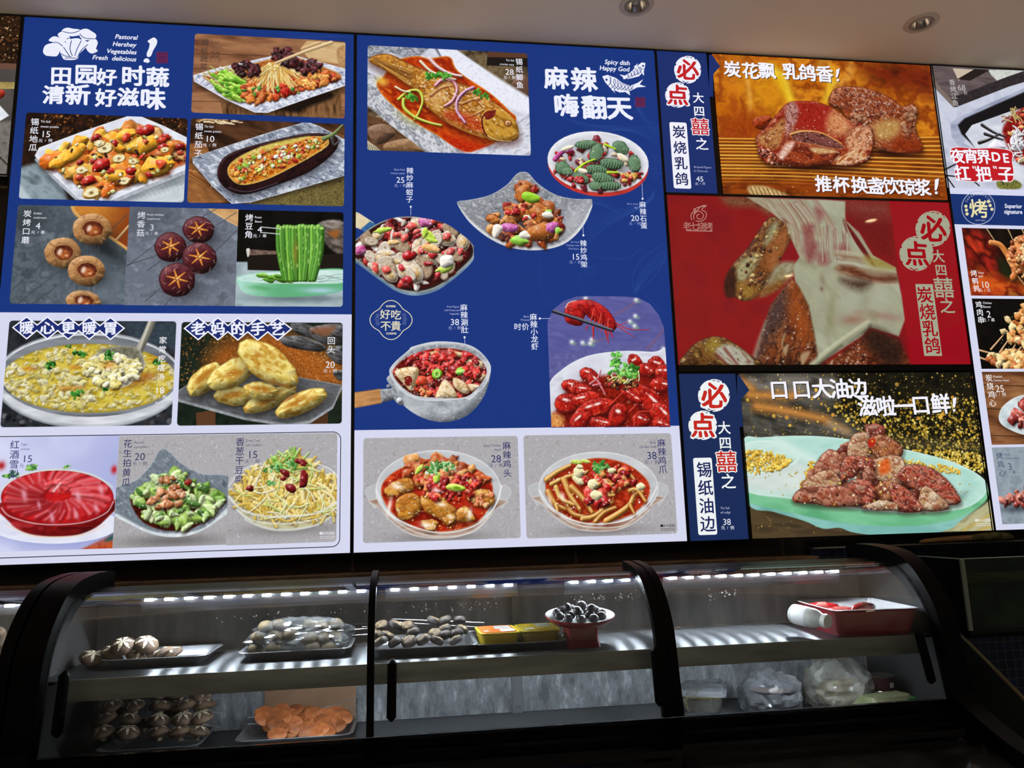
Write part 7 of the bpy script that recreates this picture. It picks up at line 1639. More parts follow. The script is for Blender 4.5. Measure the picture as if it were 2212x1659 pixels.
for dx, m in ((5, ms), (0, mW2)):
    for ch, x, y in (('推', 1268, 1030), ('杯', 1395, 1036), ('换', 1528, 1040), ('盏', 1645, 1046), ('饮', 1758, 1044), ('琼', 1872, 1056), ('浆', 1985, 1056)): f.char('g', ch, (x+dx, y+dx), 116, m, brush=.03, wob=.012, rot=-.02)
    f.poly('g', [(2074+dx, 1000+dx), (2104+dx, 990+dx), (2098+dx, 1040+dx), (2086+dx, 1078+dx), (2072+dx, 1078+dx)], m); f.disc('g', (2084+dx, 1096+dx), 11, m, n=10)
    f.up()
f.done('slogan_lettering', S1, 'white brush slogan below the pigeons')
S2 = screen('dim red television screen with a torn pigeon picture, middle of the three', 'television', 0.9354, 1.8780, 1.8735, 2.4055, bottom=0.016)
printed(torn_pigeon, S2, 'picture of a hand-torn pigeon on red', m=m_screen_ink)
must_order(S2, 'h', (('必', (1862, 256), 160, 108), ('点', (1755, 418), 150, 106)), (('大', (1897, 435), 78), ('四', (1915, 526), 74)), ((1932, 640), 125), ('之', (1955, 760), 92),
           [(1740, 616), (1855, 620), (1928, 1088), (1812, 1088)], '炭烧乳鸽', (1808, 688), (1858, 1020), 98, '#9c0f18', '#a3a48c', '#9c0f18', False)
f = Flat(INK); m = solid('#b4867c')
for q in ([(285, 200), (280, 165), (310, 130), (300, 160), (345, 110), (380, 105), (350, 130), (378, 150), (375, 185), (350, 205), (310, 205)], [(300, 195), (298, 165), (330, 140), (360, 165), (350, 190), (325, 190), (318, 170), (335, 160)], [(295, 130), (330, 115), (370, 108)]): f.line('h', q, 5, m)
f.run('h', '老七烧烤', (255, 238), (395, 240), 54, m); f.line('h', [(248, 268), (420, 272)], 6, m, False)
f.done('flame_logo', S2, 'pale flame logo with four characters')
S3 = screen('back-lit panel of roast pieces on a green dish, lowest of the three', 'menu board', 0.9360, 1.8730, 1.3690, 1.8498)
rect_panel('blue_panel', 0.9360, 1.11, 1.3690, 1.8498, 0.0, solid('#1a2c58'), S3, 'navy side panel')
printed(oil_edge, S3, 'photo of roast pieces on a mint green dish')
f = Flat(-0.0011); f.poly('i', [(460, 60), (474, 62), (540, 160), (486, 222), (500, 400), (460, 400)], solid('#1a2c58')); f.done('arrow_notch', S3)
must_order(S3, 'i', (('必', (308, 195), 158, 98), ('点', (235, 390), 150, 88)), (('大', (375, 406), 80), ('四', (382, 505), 78)), ((390, 626), 128), ('之', (402, 756), 92),
           [(172, 604), (292, 602), (332, 1106), (206, 1108)], '锡纸油边', (245, 680), (268, 1035), 94, '#c22a22', '#eef2f2', '#20265c', True)
f = Flat(INK); m = solid('#e8eaf6'); f.latin('i', '38', (392, 1022), 38, m, 'c'); f.run('i', '元/例', (368, 1060), (428, 1060), 24, m)
for i, t in enumerate(('Tin foil', 'oil edge')): f.latin('i', t, (350, 932+i*28), 15, solid('#aab2d0'), 'l')
f.done('caption_lettering', S3, 'price of the tin foil oil edge')
f = Flat(INK); ms = solid('#14120c')
for dx, m in ((5, ms), (0, mW2)):
    for ch, x, y in (('口', 735, 156), ('口', 882, 154), ('大', 1012, 150), ('油', 1128, 150), ('边', 1250, 148), ('滋', 1312, 266), ('啦', 1432, 264), ('一', 1550, 264), ('口', 1662, 256), ('鲜', 1790, 248)): f.char('i', ch, (x+dx, y+dx), 120, m, brush=.03, wob=.012, rot=.02)
    f.poly('i', [(1870+dx, 215+dx), (1894+dx, 205+dx), (1892+dx, 240+dx), (1884+dx, 275+dx), (1872+dx, 275+dx)], m); f.disc('i', (1880+dx, 293+dx), 9, m, n=10); f.up()
f.done('slogan_lettering', S3, 'white brush slogan')
maker_mark(S3, 'i', 2066, 1012, 22, '#e8e8dc')

# ---- right board
B4 = board('white and blue menu board of grilled skewers at the right edge of the picture', 1.8846, 2.362, BOTZ, TOPZ)
rect_panel('white_panel', 1.8846, 2.362, BOTZ, TOPZ, 0.0, mWP, B4, 'white panel')
zb1 = pz(2130, 421); zb0 = pz(2130, 486)
rect_panel('blue_band', 1.8846, 2.362, zb0, zb1, -0.0004, solid('#16316f'), B4, 'blue band')
for fn, lb in ((signature_fish, 'photo of a black tray of spicy fish'), (grilled_quail, 'photo of grilled quail over embers'), (chicken_skewers, 'photo of chicken skewers on black'), (hearts_plate, 'photo of chicken hearts on a white plate'), (hearts_skewers, 'photo of chicken heart skewers on grey')): printed(fn, B4, lb)
f = Flat(INK); mR = solid('#c01c24'); blob = [(165, 610), (210, 592), (330, 600), (460, 598), (575, 620), (580, 690), (590, 760), (575, 820), (480, 815), (380, 822), (230, 812), (195, 770), (205, 700), (175, 670)]
f.poly('j', [(350+(x-350)*1.02, 705+(y-705)*1.03) for x, y in blob], mW2, True); f.up(); f.poly('j', blob, mR, True); f.up()
for ch, x, y in (('夜', 210, 650), ('宵', 300, 650), ('界', 388, 654), ('D', 472, 656), ('E', 540, 664)): f.char('j', ch, (x, y), 92 if ord(ch) > 300 else 84, mW2, brush=.03, wob=.01)
for ch, x, y in (('扛', 245, 765), ('把', 388, 772), ('子', 538, 772)): f.char('j', ch, (x, y), 100, mW2, brush=.03, wob=.01)
for x in (312, 326, 452, 466): f.line('j', [(x, 718), (x+10, 736)], 8, mW2, False)
f.done('title_lettering', B4, 'white title on a red cloud')
caption(B4, 'j', '香烤江鱼', (175, 152), (198, 290), 40, '68', (238, 188), 54, [], (0, 0), 20, 'l', '#b8b4b4')
caption(B4, 'j', '烤鹌鹑', (322, 1442), (340, 1546), 42, '10', (396, 1520), 56, ['Roast', 'quail'], (352, 1438), 24, 'l', '#f0e8e8', '元/只')
caption(B4, 'k', '鸡肉串', (262, 58), (276, 160), 44, '2', (328, 122), 58, ['Chicken', 'Skewer'], (288, 45), 26, 'l', '#eeeef4', '元/串')
caption(B4, 'k', '炭烧鸡心', (330, 553), (355, 722), 46, '25', (402, 625), 60, ['Roasted', 'Chicken Heart'], (358, 543), 26, 'l', '#eee8e4')
caption(B4, 'k', '烤鸡心', (402, 1080), (418, 1196), 44, '3', (470, 1152), 58, ['Roast', 'Chicken Heart'], (432, 1070), 26, 'l', '#4c5270', '元/串')
f = Flat(INK-.0003); mG2 = solid('#e6dca8')
f.line('j', [(352+112*math.cos(k*PI/24), 1000+112*math.sin(k*PI/24)) for k in range(48)], 4, solid('#b8c0d8'), False, True)
f.char('j', '烤', (354, 1005), 118, mG2, brush=.016, wob=.012)
for sx in (-1, 1):
    for k in range(3): f.disc('j', (352+sx*80+sx*(k-1)*4+(k-1)*8, 1000+(k-1)*26-sx*16), 11, mG2, n=14)
for k, ch in enumerate('SUPERBCUISINE'):
    a = PI*1.16+k*PI*.058; f.char('j', ch, (352+92*math.cos(a), 1000+92*math.sin(a)), 18, solid('#c8cede'), rot=-(a-1.5*PI))
f.latin('j', 'NEW DISH', (365, 1085), 10, solid('#a8b0c8'), 'c')
for i, t in enumerate(('Superior', 'signature')): f.latin('j', t, (648, 990+i*38), 26, mW, 'r', shear=.18, bold=.02, squeeze=.9)
f.done('round_badge', B4, 'round badge with 烤 and slogan')

# ---- sliver of a board at the far left
zb = pz(17, 377); 
B0 = board('dark photo board at the far left edge, only a sliver visible', -1.84, -0.9262, zb, TOPZ)
printed(spice_photo, B0, 'photo of dark spices and a white dish'); rect_panel('back_panel', -1.84, -0.9262, zb, TOPZ, 0.0, solid('#3a3836'), B0)
for t in (B1, B2, S1, S2, S3, B4, B0): settle(t)
# ------------------------------------------------------------------ refrigerated display cases under the boards
m_blk = mat('black moulded plastic', '#040405', 0.42, spec=0.08)
m_gloss = mat('black gloss rail', '#030304', 0.12, spec=0.10)
m_chrome = mat('thin chrome edge', '#8a8a86', 0.3, metal=1.0)
m_grey = mat('grey cabinet lining', '#39393b', 0.5)
m_price = noise_color(mat('grey price rail', '#6a6a60', 0.35, metal=0.3), '#56564e', '#74746a', 5, (1, 6, 6))
def steel_mat(name, c='#b4b6ba', r=0.3, an=0.85, rot=0.0):
    m = mat(name, c, r, metal=1.0, aniso=an); nt = m.node_tree; b = nt.nodes['Principled BSDF']
    tg = nt.nodes.new('ShaderNodeCombineXYZ'); tg.inputs[1].default_value = 1.0
    nt.links.new(tg.outputs[0], b.inputs['Tangent'])
    # faint wear: colour only, the brushing itself is the anisotropy
    tc = nt.nodes.new('ShaderNodeTexCoord'); nz = nt.nodes.new('ShaderNodeTexNoise'); nz.inputs['Scale'].default_value = 7; nz.inputs['Detail'].default_value = 5
    cr = nt.nodes.new('ShaderNodeValToRGB'); k = hx(c)
    for e, f in zip(cr.color_ramp.elements, (.86, 1.08)): e.color = tuple(float(v) for v in lin(np.clip(k*f, 0, 1)))+(1,)
    nt.links.new(tc.outputs['Object'], nz.inputs['Vector']); nt.links.new(nz.outputs['Fac'], cr.inputs[0]); nt.links.new(cr.outputs[0], b.inputs['Base Color'])
    return m
m_steel = steel_mat('brushed steel shelf', '#6c6e72', 0.32, 1.0)
m_steel.node_tree.nodes['Principled BSDF'].inputs['Metallic'].default_value = 0.9
m_tray = mat('pressed steel tray', '#8e9095', 0.32, metal=0.65)
m_alu = mat('aluminium lamp channel', '#5e6066', 0.28, metal=0.95)
def frost_mat():
    m = mat('frosted back lining', '#7e8084', 0.45, spec=0.4); nt = m.node_tree; N = nt.nodes; L = nt.links; b = N['Principled BSDF']
    tc = N.new('ShaderNodeTexCoord'); mp = N.new('ShaderNodeMapping'); mp.inputs['Scale'].default_value = (5, 1, 2.0)
    nz = N.new('ShaderNodeTexNoise'); nz.inputs['Scale'].default_value = 9; nz.inputs['Detail'].default_value = 8; nz.inputs['Roughness'].default_value = .7
    cr = N.new('ShaderNodeValToRGB'); cr.color_ramp.elements[0].position = .36; cr.color_ramp.elements[0].color = hxl('#5a5d62'); cr.color_ramp.elements[1].position = .72; cr.color_ramp.elements[1].color = hxl('#c4c8cc')
    e = cr.color_ramp.elements.new(.55); e.color = hxl('#84878c')
    L.new(tc.outputs['Object'], mp.inputs[0]); L.new(mp.outputs[0], nz.inputs['Vector']); L.new(nz.outputs['Fac'], cr.inputs[0]); L.new(cr.outputs[0], b.inputs['Base Color'])
    bu = N.new('ShaderNodeBump'); bu.inputs['Strength'].default_value = .6; bu.inputs['Distance'].default_value = .006; L.new(nz.outputs['Fac'], bu.inputs['Height']); L.new(bu.outputs[0], b.inputs['Normal'])
    return m
m_frost = frost_mat()
m_back = noise_color(mat('grey back lining', '#8c8a88', 0.4), '#7a7876', '#a4a09c', 6, (4, 1, 1))
def pane_mat(name, tint='#ffffff', haze=0.0, fres=1.45, rough=0.02, hazec='#c8ccd2', fscale=1.0):
    """clear pane: lets light straight through, mirrors by angle, a trace of fog, or a painted sheen, on the surface"""
    if name in MATS: return MATS[name]
    m = bpy.data.materials.new(name); m.use_nodes = True; nt = m.node_tree; N = nt.nodes; L = nt.links
    N.remove(N['Principled BSDF']); out = N['Material Output']
    tr = N.new('ShaderNodeBsdfTransparent'); tr.inputs[0].default_value = hxl(tint)
    gl = N.new('ShaderNodeBsdfGlossy'); gl.inputs['Roughness'].default_value = rough
    fr = N.new('ShaderNodeFresnel'); fr.inputs[0].default_value = fres
    mu = N.new('ShaderNodeMath'); mu.operation = 'MULTIPLY'; mu.inputs[1].default_value = fscale; L.new(fr.outputs[0], mu.inputs[0])
    mx = N.new('ShaderNodeMixShader'); L.new(mu.outputs[0], mx.inputs[0]); L.new(tr.outputs[0], mx.inputs[1]); L.new(gl.outputs[0], mx.inputs[2])
    last = mx
    if haze:
        df = N.new('ShaderNodeBsdfDiffuse'); df.inputs[0].default_value = hxl(hazec)
        nz = N.new('ShaderNodeTexNoise'); nz.inputs['Scale'].default_value = 14; nz.inputs['Detail'].default_value = 5
        mr = N.new('ShaderNodeMapRange'); mr.inputs[1].default_value = .35; mr.inputs[2].default_value = .75; mr.inputs[3].default_value = haze*.4; mr.inputs[4].default_value = haze*1.6
        tc = N.new('ShaderNodeTexCoord'); L.new(tc.outputs['Object'], nz.inputs['Vector']); L.new(nz.outputs['Fac'], mr.inputs[0])
        m2 = N.new('ShaderNodeMixShader'); L.new(mr.outputs[0], m2.inputs[0]); L.new(mx.outputs[0], m2.inputs[1]); L.new(df.outputs[0], m2.inputs[2]); last = m2
    L.new(last.outputs[0], out.inputs[0]); MATS[name] = m
    return m
m_glass = pane_mat('curved case glass', '#f2f5f5', 0.010, fscale=0.4)
m_glass2 = pane_mat('lower case glass', '#d8dcdc', 0.03, fscale=0.10, rough=0.06)  # haze put in for the dim grey reflection on this pane
m_glass_edge = pane_mat('green tinted pane', '#9fb8ac', 0.05, hazec='#6a7a72')
m_led = emis('white led', '#f2f8ff', 440.0)

SHELF_Z, DECK_Z, BACK_Y = 1.182, 1.018, -0.30
PROFILE = [(-0.395, 1.333), (-0.443, 1.329), (-0.478, 1.324), (-0.506, 1.315), (-0.530, 1.301), (-0.551, 1.282), (-0.570, 1.260), (-0.585, 1.235), (-0.594, 1.210), (-0.600, 1.175), (-0.607, 1.135), (-0.613, 1.100), (-0.619, 1.068)]
FOOT = [(-0.632, 1.052), (-0.652, 1.036), (-0.694, 1.018), (-0.756, 0.996), (-0.90, 0.962), (-1.06, 0.925)]
PROFILE = [tuple(p) for p in catmull(PROFILE, 3, False)]
def offset_prof(pr, d):
    out = []
    for i, p in enumerate(pr):
        a, b = pr[max(i-1, 0)], pr[min(i+1, len(pr)-1)]
        t = Vector((b[0]-a[0], b[1]-a[1])).normalized()
        out.append((p[0]+t.y*d, p[1]-t.x*d))   # positive d: towards the inside
    return out
def curved_band(bm, pr, d0, d1, x0, x1, mi=0): add_prism_x_strip(bm, offset_prof(pr, d0), offset_prof(pr, d1), x0, x1, mi)
def add_prism_x_strip(bm, A, B, x0, x1, mi=0):
    """solid band between two open profiles, quads along x"""
    n = len(A); V = []
    for x in (x0, x1): V.append([[bm.verts.new((x, y, z)) for y, z in P_] for P_ in (A, B)])
    def f(*v): bm.faces.new(v).material_index = mi
    for i in range(n-1):
        f(V[0][0][i], V[0][0][i+1], V[1][0][i+1], V[1][0][i]); f(V[0][1][i], V[1][1][i], V[1][1][i+1], V[0][1][i+1])
        f(V[0][0][i], V[0][1][i], V[0][1][i+1], V[0][0][i+1]); f(V[1][0][i], V[1][0][i+1], V[1][1][i+1], V[1][1][i])
    f(V[0][0][0], V[1][0][0], V[1][1][0], V[0][1][0]); f(V[0][0][-1], V[0][1][-1], V[1][1][-1], V[1][0][-1])
    bmesh.ops.recalc_face_normals(bm, faces=bm.faces[:])
ALLP = PROFILE+FOOT
def end_frame(name, x0, x1, parent):
    bm = bmesh.new(); curved_band(bm, [(-0.31, 1.330), (-0.35, 1.3335)]+ALLP, -0.004, 0.030, x0, x1)
    o = bm_obj(name, bm, m_blk, parent, smooth=True)
    bm = bmesh.new()
    for fx in (0.32, 0.97): add_tube(bm, [(x0+(x1-x0)*fx, y, z) for y, z in offset_prof(ALLP, -0.0045)], 0.0011, 6)
    bm_obj('edge_trim', bm, m_chrome, o, smooth=True)
    return o
m_led2 = emis('white led under the shelf', '#f2f8ff', 150.0)
def led_strip(parent, x0, x1, y, z, pitch=0.0365, m=None):
    bm = bmesh.new()
    add_box(bm, x0, x1, y+0.001, y+0.012, z+0.001, z+0.006, 0.001)
    # reflector lip hanging behind the diodes
    A = [(y+0.012, z+0.004), (y+0.0125, z+0.002)] if m else [(y+0.012, z+0.004), (y+0.014, z-0.008), (y+0.019, z-0.020), (y+0.026, z-0.028)]
    add_prism_x_strip(bm, A, [(a+0.0012, b+0.0006) for a, b in A], x0, x1)
    o = bm_obj('led_strip', bm, m_alu, parent)
    n = int((x1-x0)/pitch)
    for k in range(n):
        x = x0+(k+.5)*(x1-x0)/n
        led = box('led', x-0.0085, x+0.0085, y-0.0005, y+0.006, z-0.0034, z+0.0010, m or m_led, o, bev=0.0009)
    return o
def handle(parent, px, py0, py1, bow=0.018):
    """long black pull stuck on the curved glass"""
    a = at(px[0], py0, 1, -0.615); b = at(px[1], py1, 1, -0.628)
    bm = bmesh.new()
    def Y(z):
        zs_ = [p[1] for p in PROFILE][::-1]; ys_ = [p[0] for p in PROFILE][::-1]; return float(np.interp(z, zs_, ys_))
    n = 14; rings = []
    for k in range(n+1):
        t = k/n; p = a.lerp(b, t); y = Y(p.z)-0.004; w = 0.0085*(min(1, math.sin(PI*min(max(t, .0), 1))*6+.25)); h = bow*min(1, math.sin(PI*t)*5+.15)
        rings.append([bm.verts.new((p.x+dx*w, y-dy*h*.55, p.z)) for dx, dy in ((-1, 0), (-1, .6), (-.6, 1), (.6, 1), (1, .6), (1, 0))])
    for A, B in zip(rings[:-1], rings[1:]):
        for k in range(6): bm.faces.new((A[k], A[(k+1) % 6], B[(k+1) % 6], B[k]))
    bm.faces.new(rings[0]); bm.faces.new(rings[-1]); bmesh.ops.recalc_face_normals(bm, faces=bm.faces[:])
    return bm_obj('handle', bm, m_blk, parent, smooth=True)
def case(label, xl, xr, posts, strips, handles, led_y, led_z, droplets=0, lower=(), fr=0.040):
    """xl, xr: inner ends of the glass"""
    t = thing('display_case', label, 'display fridge', ((xl+xr)/2, -0.4, 0.0)); fl = 0.048
    lf = end_frame('end_frame', xl-fl, xl, t); rf = end_frame('end_frame', xr, xr+fr, t)
    # end walls
    for x0, x1 in ((xl-0.042, xl-0.034), (xr+fr-.010, xr+fr-.002)):
        bm = bmesh.new(); add_prism_x(bm, [(-0.21, 0.2), (-0.21, 1.318)]+offset_prof(ALLP, 0.006)+[(-1.06, 0.2)], x0, x1)
        bm_obj('end_wall', bm, m_grey, t)
    # top beam
    bm = bmesh.new(); add_prism_x(bm, [(-0.215, 1.3215), (-0.40, 1.3335), (-0.443, 1.3285), (-0.479, 1.3235), (-0.478, 1.3165), (-0.436, led_z+0.008), (-0.40, led_z+0.006), (-0.215, 1.295)], xl, xr)
    bm_obj('top_beam', bm, m_blk, t)
    # glass between posts
    xs = [xl]+[p for q in posts for p in q]+[xr]
    for a, b in zip(xs[0::2], xs[1::2]):
        bm = bmesh.new(); curved_band(bm, [q for q in PROFILE if q[0] < -.476], 0.002, 0.006, a, b)
        g = bm_obj('curved_glass', bm, m_glass, t, smooth=True)
    for a, b in posts:
        bm = bmesh.new(); curved_band(bm, PROFILE, -0.002, 0.014, a, b if b-a < .02 else a+(b-a)*.42); 
        if b-a > .02: curved_band(bm, PROFILE, -0.002, 0.014, a+(b-a)*.58, b); curved_band(bm, PROFILE, 0.002, 0.012, a+(b-a)*.4, a+(b-a)*.6)
        o = bm_obj('glass_post', bm, m_blk, t, True)
        if b-a > .02:
            bm = bmesh.new(); add_tube(bm, [(a+(b-a)*.56, y, z) for y, z in offset_prof(PROFILE, -0.0025)], 0.0012, 6); bm_obj('edge_trim', bm, m_chrome, o, smooth=True)
    # sill rail below the glass, stepped
    bm = bmesh.new(); add_prism_x(bm, [(-0.600, 1.064), (-0.618, 1.066), (-0.630, 1.062), (-0.632, 1.050), (-0.640, 1.048), (-0.652, 1.044), (-0.655, 1.034), (-0.668, 1.032), (-0.684, 1.028), (-0.690, 1.018), (-0.700, 1.014), (-0.706, 1.004), (-0.700, 0.985), (-0.600, 0.985)], xl, xr)
    bm_obj('sill_rail', bm, m_gloss, t)
    # cabinet, shelf, deck, linings
    box('cabinet_body', xl-0.002, xr+0.002, -1.06, -0.20, 0.06, 0.80, m_blk, t, bev=0.004)
    box('toe_plinth', xl+.02, xr-.02, -1.0, -0.22, 0.0, 0.06, m_grey, t)
    box('deck', xl-.033, xr+fr-.011, -0.602, BACK_Y, DECK_Z-0.012, DECK_Z, m_steel, t)
    box('back_lining', xl-.033, xr+fr-.011, BACK_Y, BACK_Y+0.012, 0.80, 1.296, m_back, t)
    box('frost_panel', xl-.02, xr+.02, BACK_Y-0.004, BACK_Y-0.0005, DECK_Z+0.001, SHELF_Z-0.03, m_frost, t)
    box('shelf', xl-.033, xr+fr-.011, -0.560, BACK_Y-0.006, SHELF_Z-0.006, SHELF_Z, m_steel, t)
    box('price_rail', xl, xr, -0.5635, -0.5605, SHELF_Z-0.036, SHELF_Z+0.0015, m_price, t)
    for i, (a, b) in enumerate(strips): led_strip(t, a, b, led_y, led_z)
    for a, b in lower: led_strip(t, a, b, -0.5565, SHELF_Z-0.009, m=m_led2)
    # lower sloping glass and its dark well
    for a, b in zip([xl]+[(p[0]+p[1])/2+.012 for p in posts if p[1]-p[0] > .02], [(p[0]+p[1])/2-.012 for p in posts if p[1]-p[0] > .02]+[xr]):
        bm = bmesh.new(); add_prism_x_strip(bm, [(-0.700, 1.006), (-0.90, 0.958), (-1.05, 0.922)], [(-0.700, 1.001), (-0.90, 0.953), (-1.05, 0.917)], a, b)
        bm_obj('lower_glass', bm, m_glass2, t)
    for p in posts:
        if p[1]-p[0] > .02:
            bm = bmesh.new(); x = (p[0]+p[1])/2; add_prism_x_strip(bm, [(-0.690, 1.018), (-0.90, 0.966), (-1.06, 0.928)], [(-0.690, 0.990), (-0.90, 0.944), (-1.06, 0.906)], x-.012, x+.012); bm_obj('lower_divider', bm, m_blk, t)
    box('well_floor', xl, xr, -1.05, -0.62, 0.86, 0.868, m_steel, t); box('front_board', xl, xr, -1.075, -1.05, 0.06, 0.930, m_blk, t, bev=.004)
    box('well_back', xl, xr, -0.640, -0.625, 0.868, 0.985, m_grey, t)
    for h in handles: handle(t, *h)
    if droplets:
        rnd = random.Random(4); bm = bmesh.new()
        GP = offset_prof(PROFILE, 0.0072)
        for k in range(droplets):
            q = rnd.choice(DROPS); px = q[0]+(q[1]-q[0])*rnd.random(); 
            py = q[2]+(q[3]-q[2])*((px-q[0])/(q[1]-q[0]))+rnd.gauss(0, 5)
            # on the inner face of the curved pane
            best = min(range(200), key=lambda i: abs(at(px, py, 1, -0.44-i*0.0008).z-np.interp(-(-0.44-i*0.0008), [-g[0] for g in GP], [g[1] for g in GP])))
            c = at(px, py, 1, -0.44-best*0.0008); r = 0.0008+0.0012*rnd.random()**2
            bmesh.ops.create_uvsphere(bm, u_segments=6, v_segments=4, radius=r, matrix=Matrix.Translation(c))
        o = bm_obj('condensation_drops', bm, mat('water drop', '#e8eef4', 0.05, trans=0.0, spec=1.0), t, smooth=True); o['kind'] = 'stuff'
    for c in t.children: c.matrix_parent_inverse = Matrix.Translation(-Vector(t.location))
    return t
DROPS = [(465, 805, 1336, 1316), (820, 1100, 1316, 1302), (1215, 1440, 1296, 1284), (1530, 1590, 1284, 1280), (800, 1060, 1320, 1306), (1250, 1400, 1292, 1284)]
LED_Y = -0.425
LED_Z = at(1117, 1262, 1, LED_Y).z
def lx(px, py): return at(px, py, 1, LED_Y).x
XL, XR = -0.478, 1.220
CASE = case('long curved-glass refrigerated display case in the centre, black framed with led strips', XL, XR, [(0.076, 0.089), (0.628, 0.668)],
            [(lx(300, 1290), lx(800, 1268)), (lx(832, 1267), lx(1119, 1260)), (lx(1222, 1258), lx(1408, 1252)), (lx(1436, 1250), lx(1822, 1238))],
            [((133, 117), 1452, 1598), ((847, 845), 1425, 1562), ((1418, 1428), 1398, 1528), ((1992, 2020), 1365, 1480)], LED_Y, LED_Z, droplets=150, lower=[(-0.20, 0.07), (0.095, 0.62), (0.675, 1.10)])
# uprights on the back lining of the middle bay
bm = bmesh.new(); add_box(bm, 0.381, 0.405, BACK_Y-0.012, BACK_Y-0.004, DECK_Z, 1.130, 0.001); add_lathe(bm, [(0, 0.0), (0.004, 0.0), (0.004, -0.003)], 12, (0.393, BACK_Y-0.014, DECK_Z+0.016))
up = bm_obj('shelf_upright', bm, m_tray, CASE); up.matrix_parent_inverse = Matrix.Translation(-Vector(CASE.location))
bm = bmesh.new(); add_box(bm, 0.386, 0.402, BACK_Y-0.010, BACK_Y-0.001, SHELF_Z, 1.290, 0.001)
up = bm_obj('shelf_upright', bm, m_tray, CASE); up.matrix_parent_inverse = Matrix.Translation(-Vector(CASE.location))
CASE2 = case('curved-glass display case at the far left edge, only its right end visible', -1.75, -0.551, [], [(-1.6, lx(84, 1299))], [], LED_Y, LED_Z, lower=[(-1.3, -0.62)], fr=0.020)

# ------------------------------------------------------------------ things in the cases
RND = random.Random(12)
ORD = ['leftmost', 'second from left', 'third from left', 'fourth from left', 'fifth from left', 'sixth from left', 'seventh from left', 'eighth from left', 'ninth from left', 'tenth from left']
def rr_pts(x0, x1, y0, y1, r, z, n=5): return [(x, y, z) for x, y in rrect(x0, x1, y0, y1, r, n)]
def rr_shell(bm, rings, mi=0, cap0=True, cap1=False):
    R = [[bm.verts.new(p) for p in q] for q in rings]; n = len(R[0])
    for A, B in zip(R[:-1], R[1:]):
        for k in range(n): bm.faces.new((A[k], A[(k+1) % n], B[(k+1) % n], B[k])).material_index = mi
    if cap0: bm.faces.new(list(reversed(R[0]))).material_index = mi
    if cap1: bm.faces.new(R[-1]).material_index = mi
def tray(label, x0, x1, y0, y1, z, h=0.018, m=None, flare=0.012, name='serving_tray', cat='tray', rim=0.007, r=0.022):
    t = thing(name, label, cat, ((x0+x1)/2, (y0+y1)/2, z)); hx_, hy_ = (x1-x0)/2, (y1-y0)/2
    bm = bmesh.new()
    q = lambda d, zz: rr_pts(-hx_+d, hx_-d, -hy_+d, hy_-d, max(r-d*.3, .006), zz)
    rr_shell(bm, [q(flare+rim, 0.0012), q(rim, h), q(0.001, h+0.0012), q(0.0, h+.0002), q(0.001, h-0.0014), q(rim+.001, h-0.0016), q(flare+rim, 0.0)], cap0=False)
    # pan floor, top and underside
    fl = [bm.verts.new(p) for p in q(flare+rim, 0.0012)]; bm.faces.new(fl); fl = [bm.verts.new(p) for p in q(flare+rim, 0.0)]; bm.faces.new(list(reversed(fl)))
    bmesh.ops.remove_doubles(bm, verts=bm.verts, dist=1e-6); bmesh.ops.recalc_face_normals(bm, faces=bm.faces[:])
    bm_obj('pan', bm, m or m_tray, t); return t
def near(px, py, z): p = at(px, py, 2, z); return p
def zpt(zone_o, sc, x, y): return zone_o[0]+x/sc, zone_o[1]+y/sc
# --- mushrooms
m_cap = noise_color(mat('shiitake cap', '#5a4636', 0.6), '#3c2c22', '#715a46', 60, bump=.2)
m_cut = mat('cut mushroom flesh', '#d8ccb4', 0.6); m_stem = mat('mushroom stem', '#b8a88c', 0.7)
m_darkcap = noise_color(mat('dark mushroom cap', '#1e1a1a', 0.55), '#121012', '#302826', 60, bump=.3)
m_crink = noise_color(mat('crinkled mushroom top', '#5c4a34', 0.7), '#382a1e', '#786648', 90, bump=.8)
m_white = noise_color(mat('pale button mushroom', '#4c4030', 0.7, spec=.2), '#3c3226', '#5c503c', 50)
m_skew = mat('thin steel skewer', '#a8a8a8', 0.3, metal=.8)
def cap_mesh(kind):
    bm = bmesh.new()
    if kind == 'star':
        add_lathe(bm, [(0.0, 0.0), (0.010, -0.001), (0.019, 0.000), (0.0225, 0.004), (0.0215, 0.009), (0.017, 0.0135), (0.010, 0.0163), (0.0, 0.0172)], 20)
    elif kind == 'ball':
        bmesh.ops.create_icosphere(bm, subdivisions=3, radius=0.0175)
        for v in bm.verts:
            v.co.z = v.co.z*.86 if v.co.z > 0 else v.co.z*.7
            v.co += v.co.normalized()*0.0014*mnoise.noise(v.co*90)
    else:
        add_lathe(bm, [(0.0, -0.001), (0.012, -0.002), (0.018, 0.001), (0.0195, 0.007), (0.017, 0.013)], 18)
        for v in bm.verts: v.co += v.co.normalized()*0.0012*mnoise.noise(v.co*120)
    bmesh.ops.remove_doubles(bm, verts=bm.verts, dist=1e-5)
    return bm
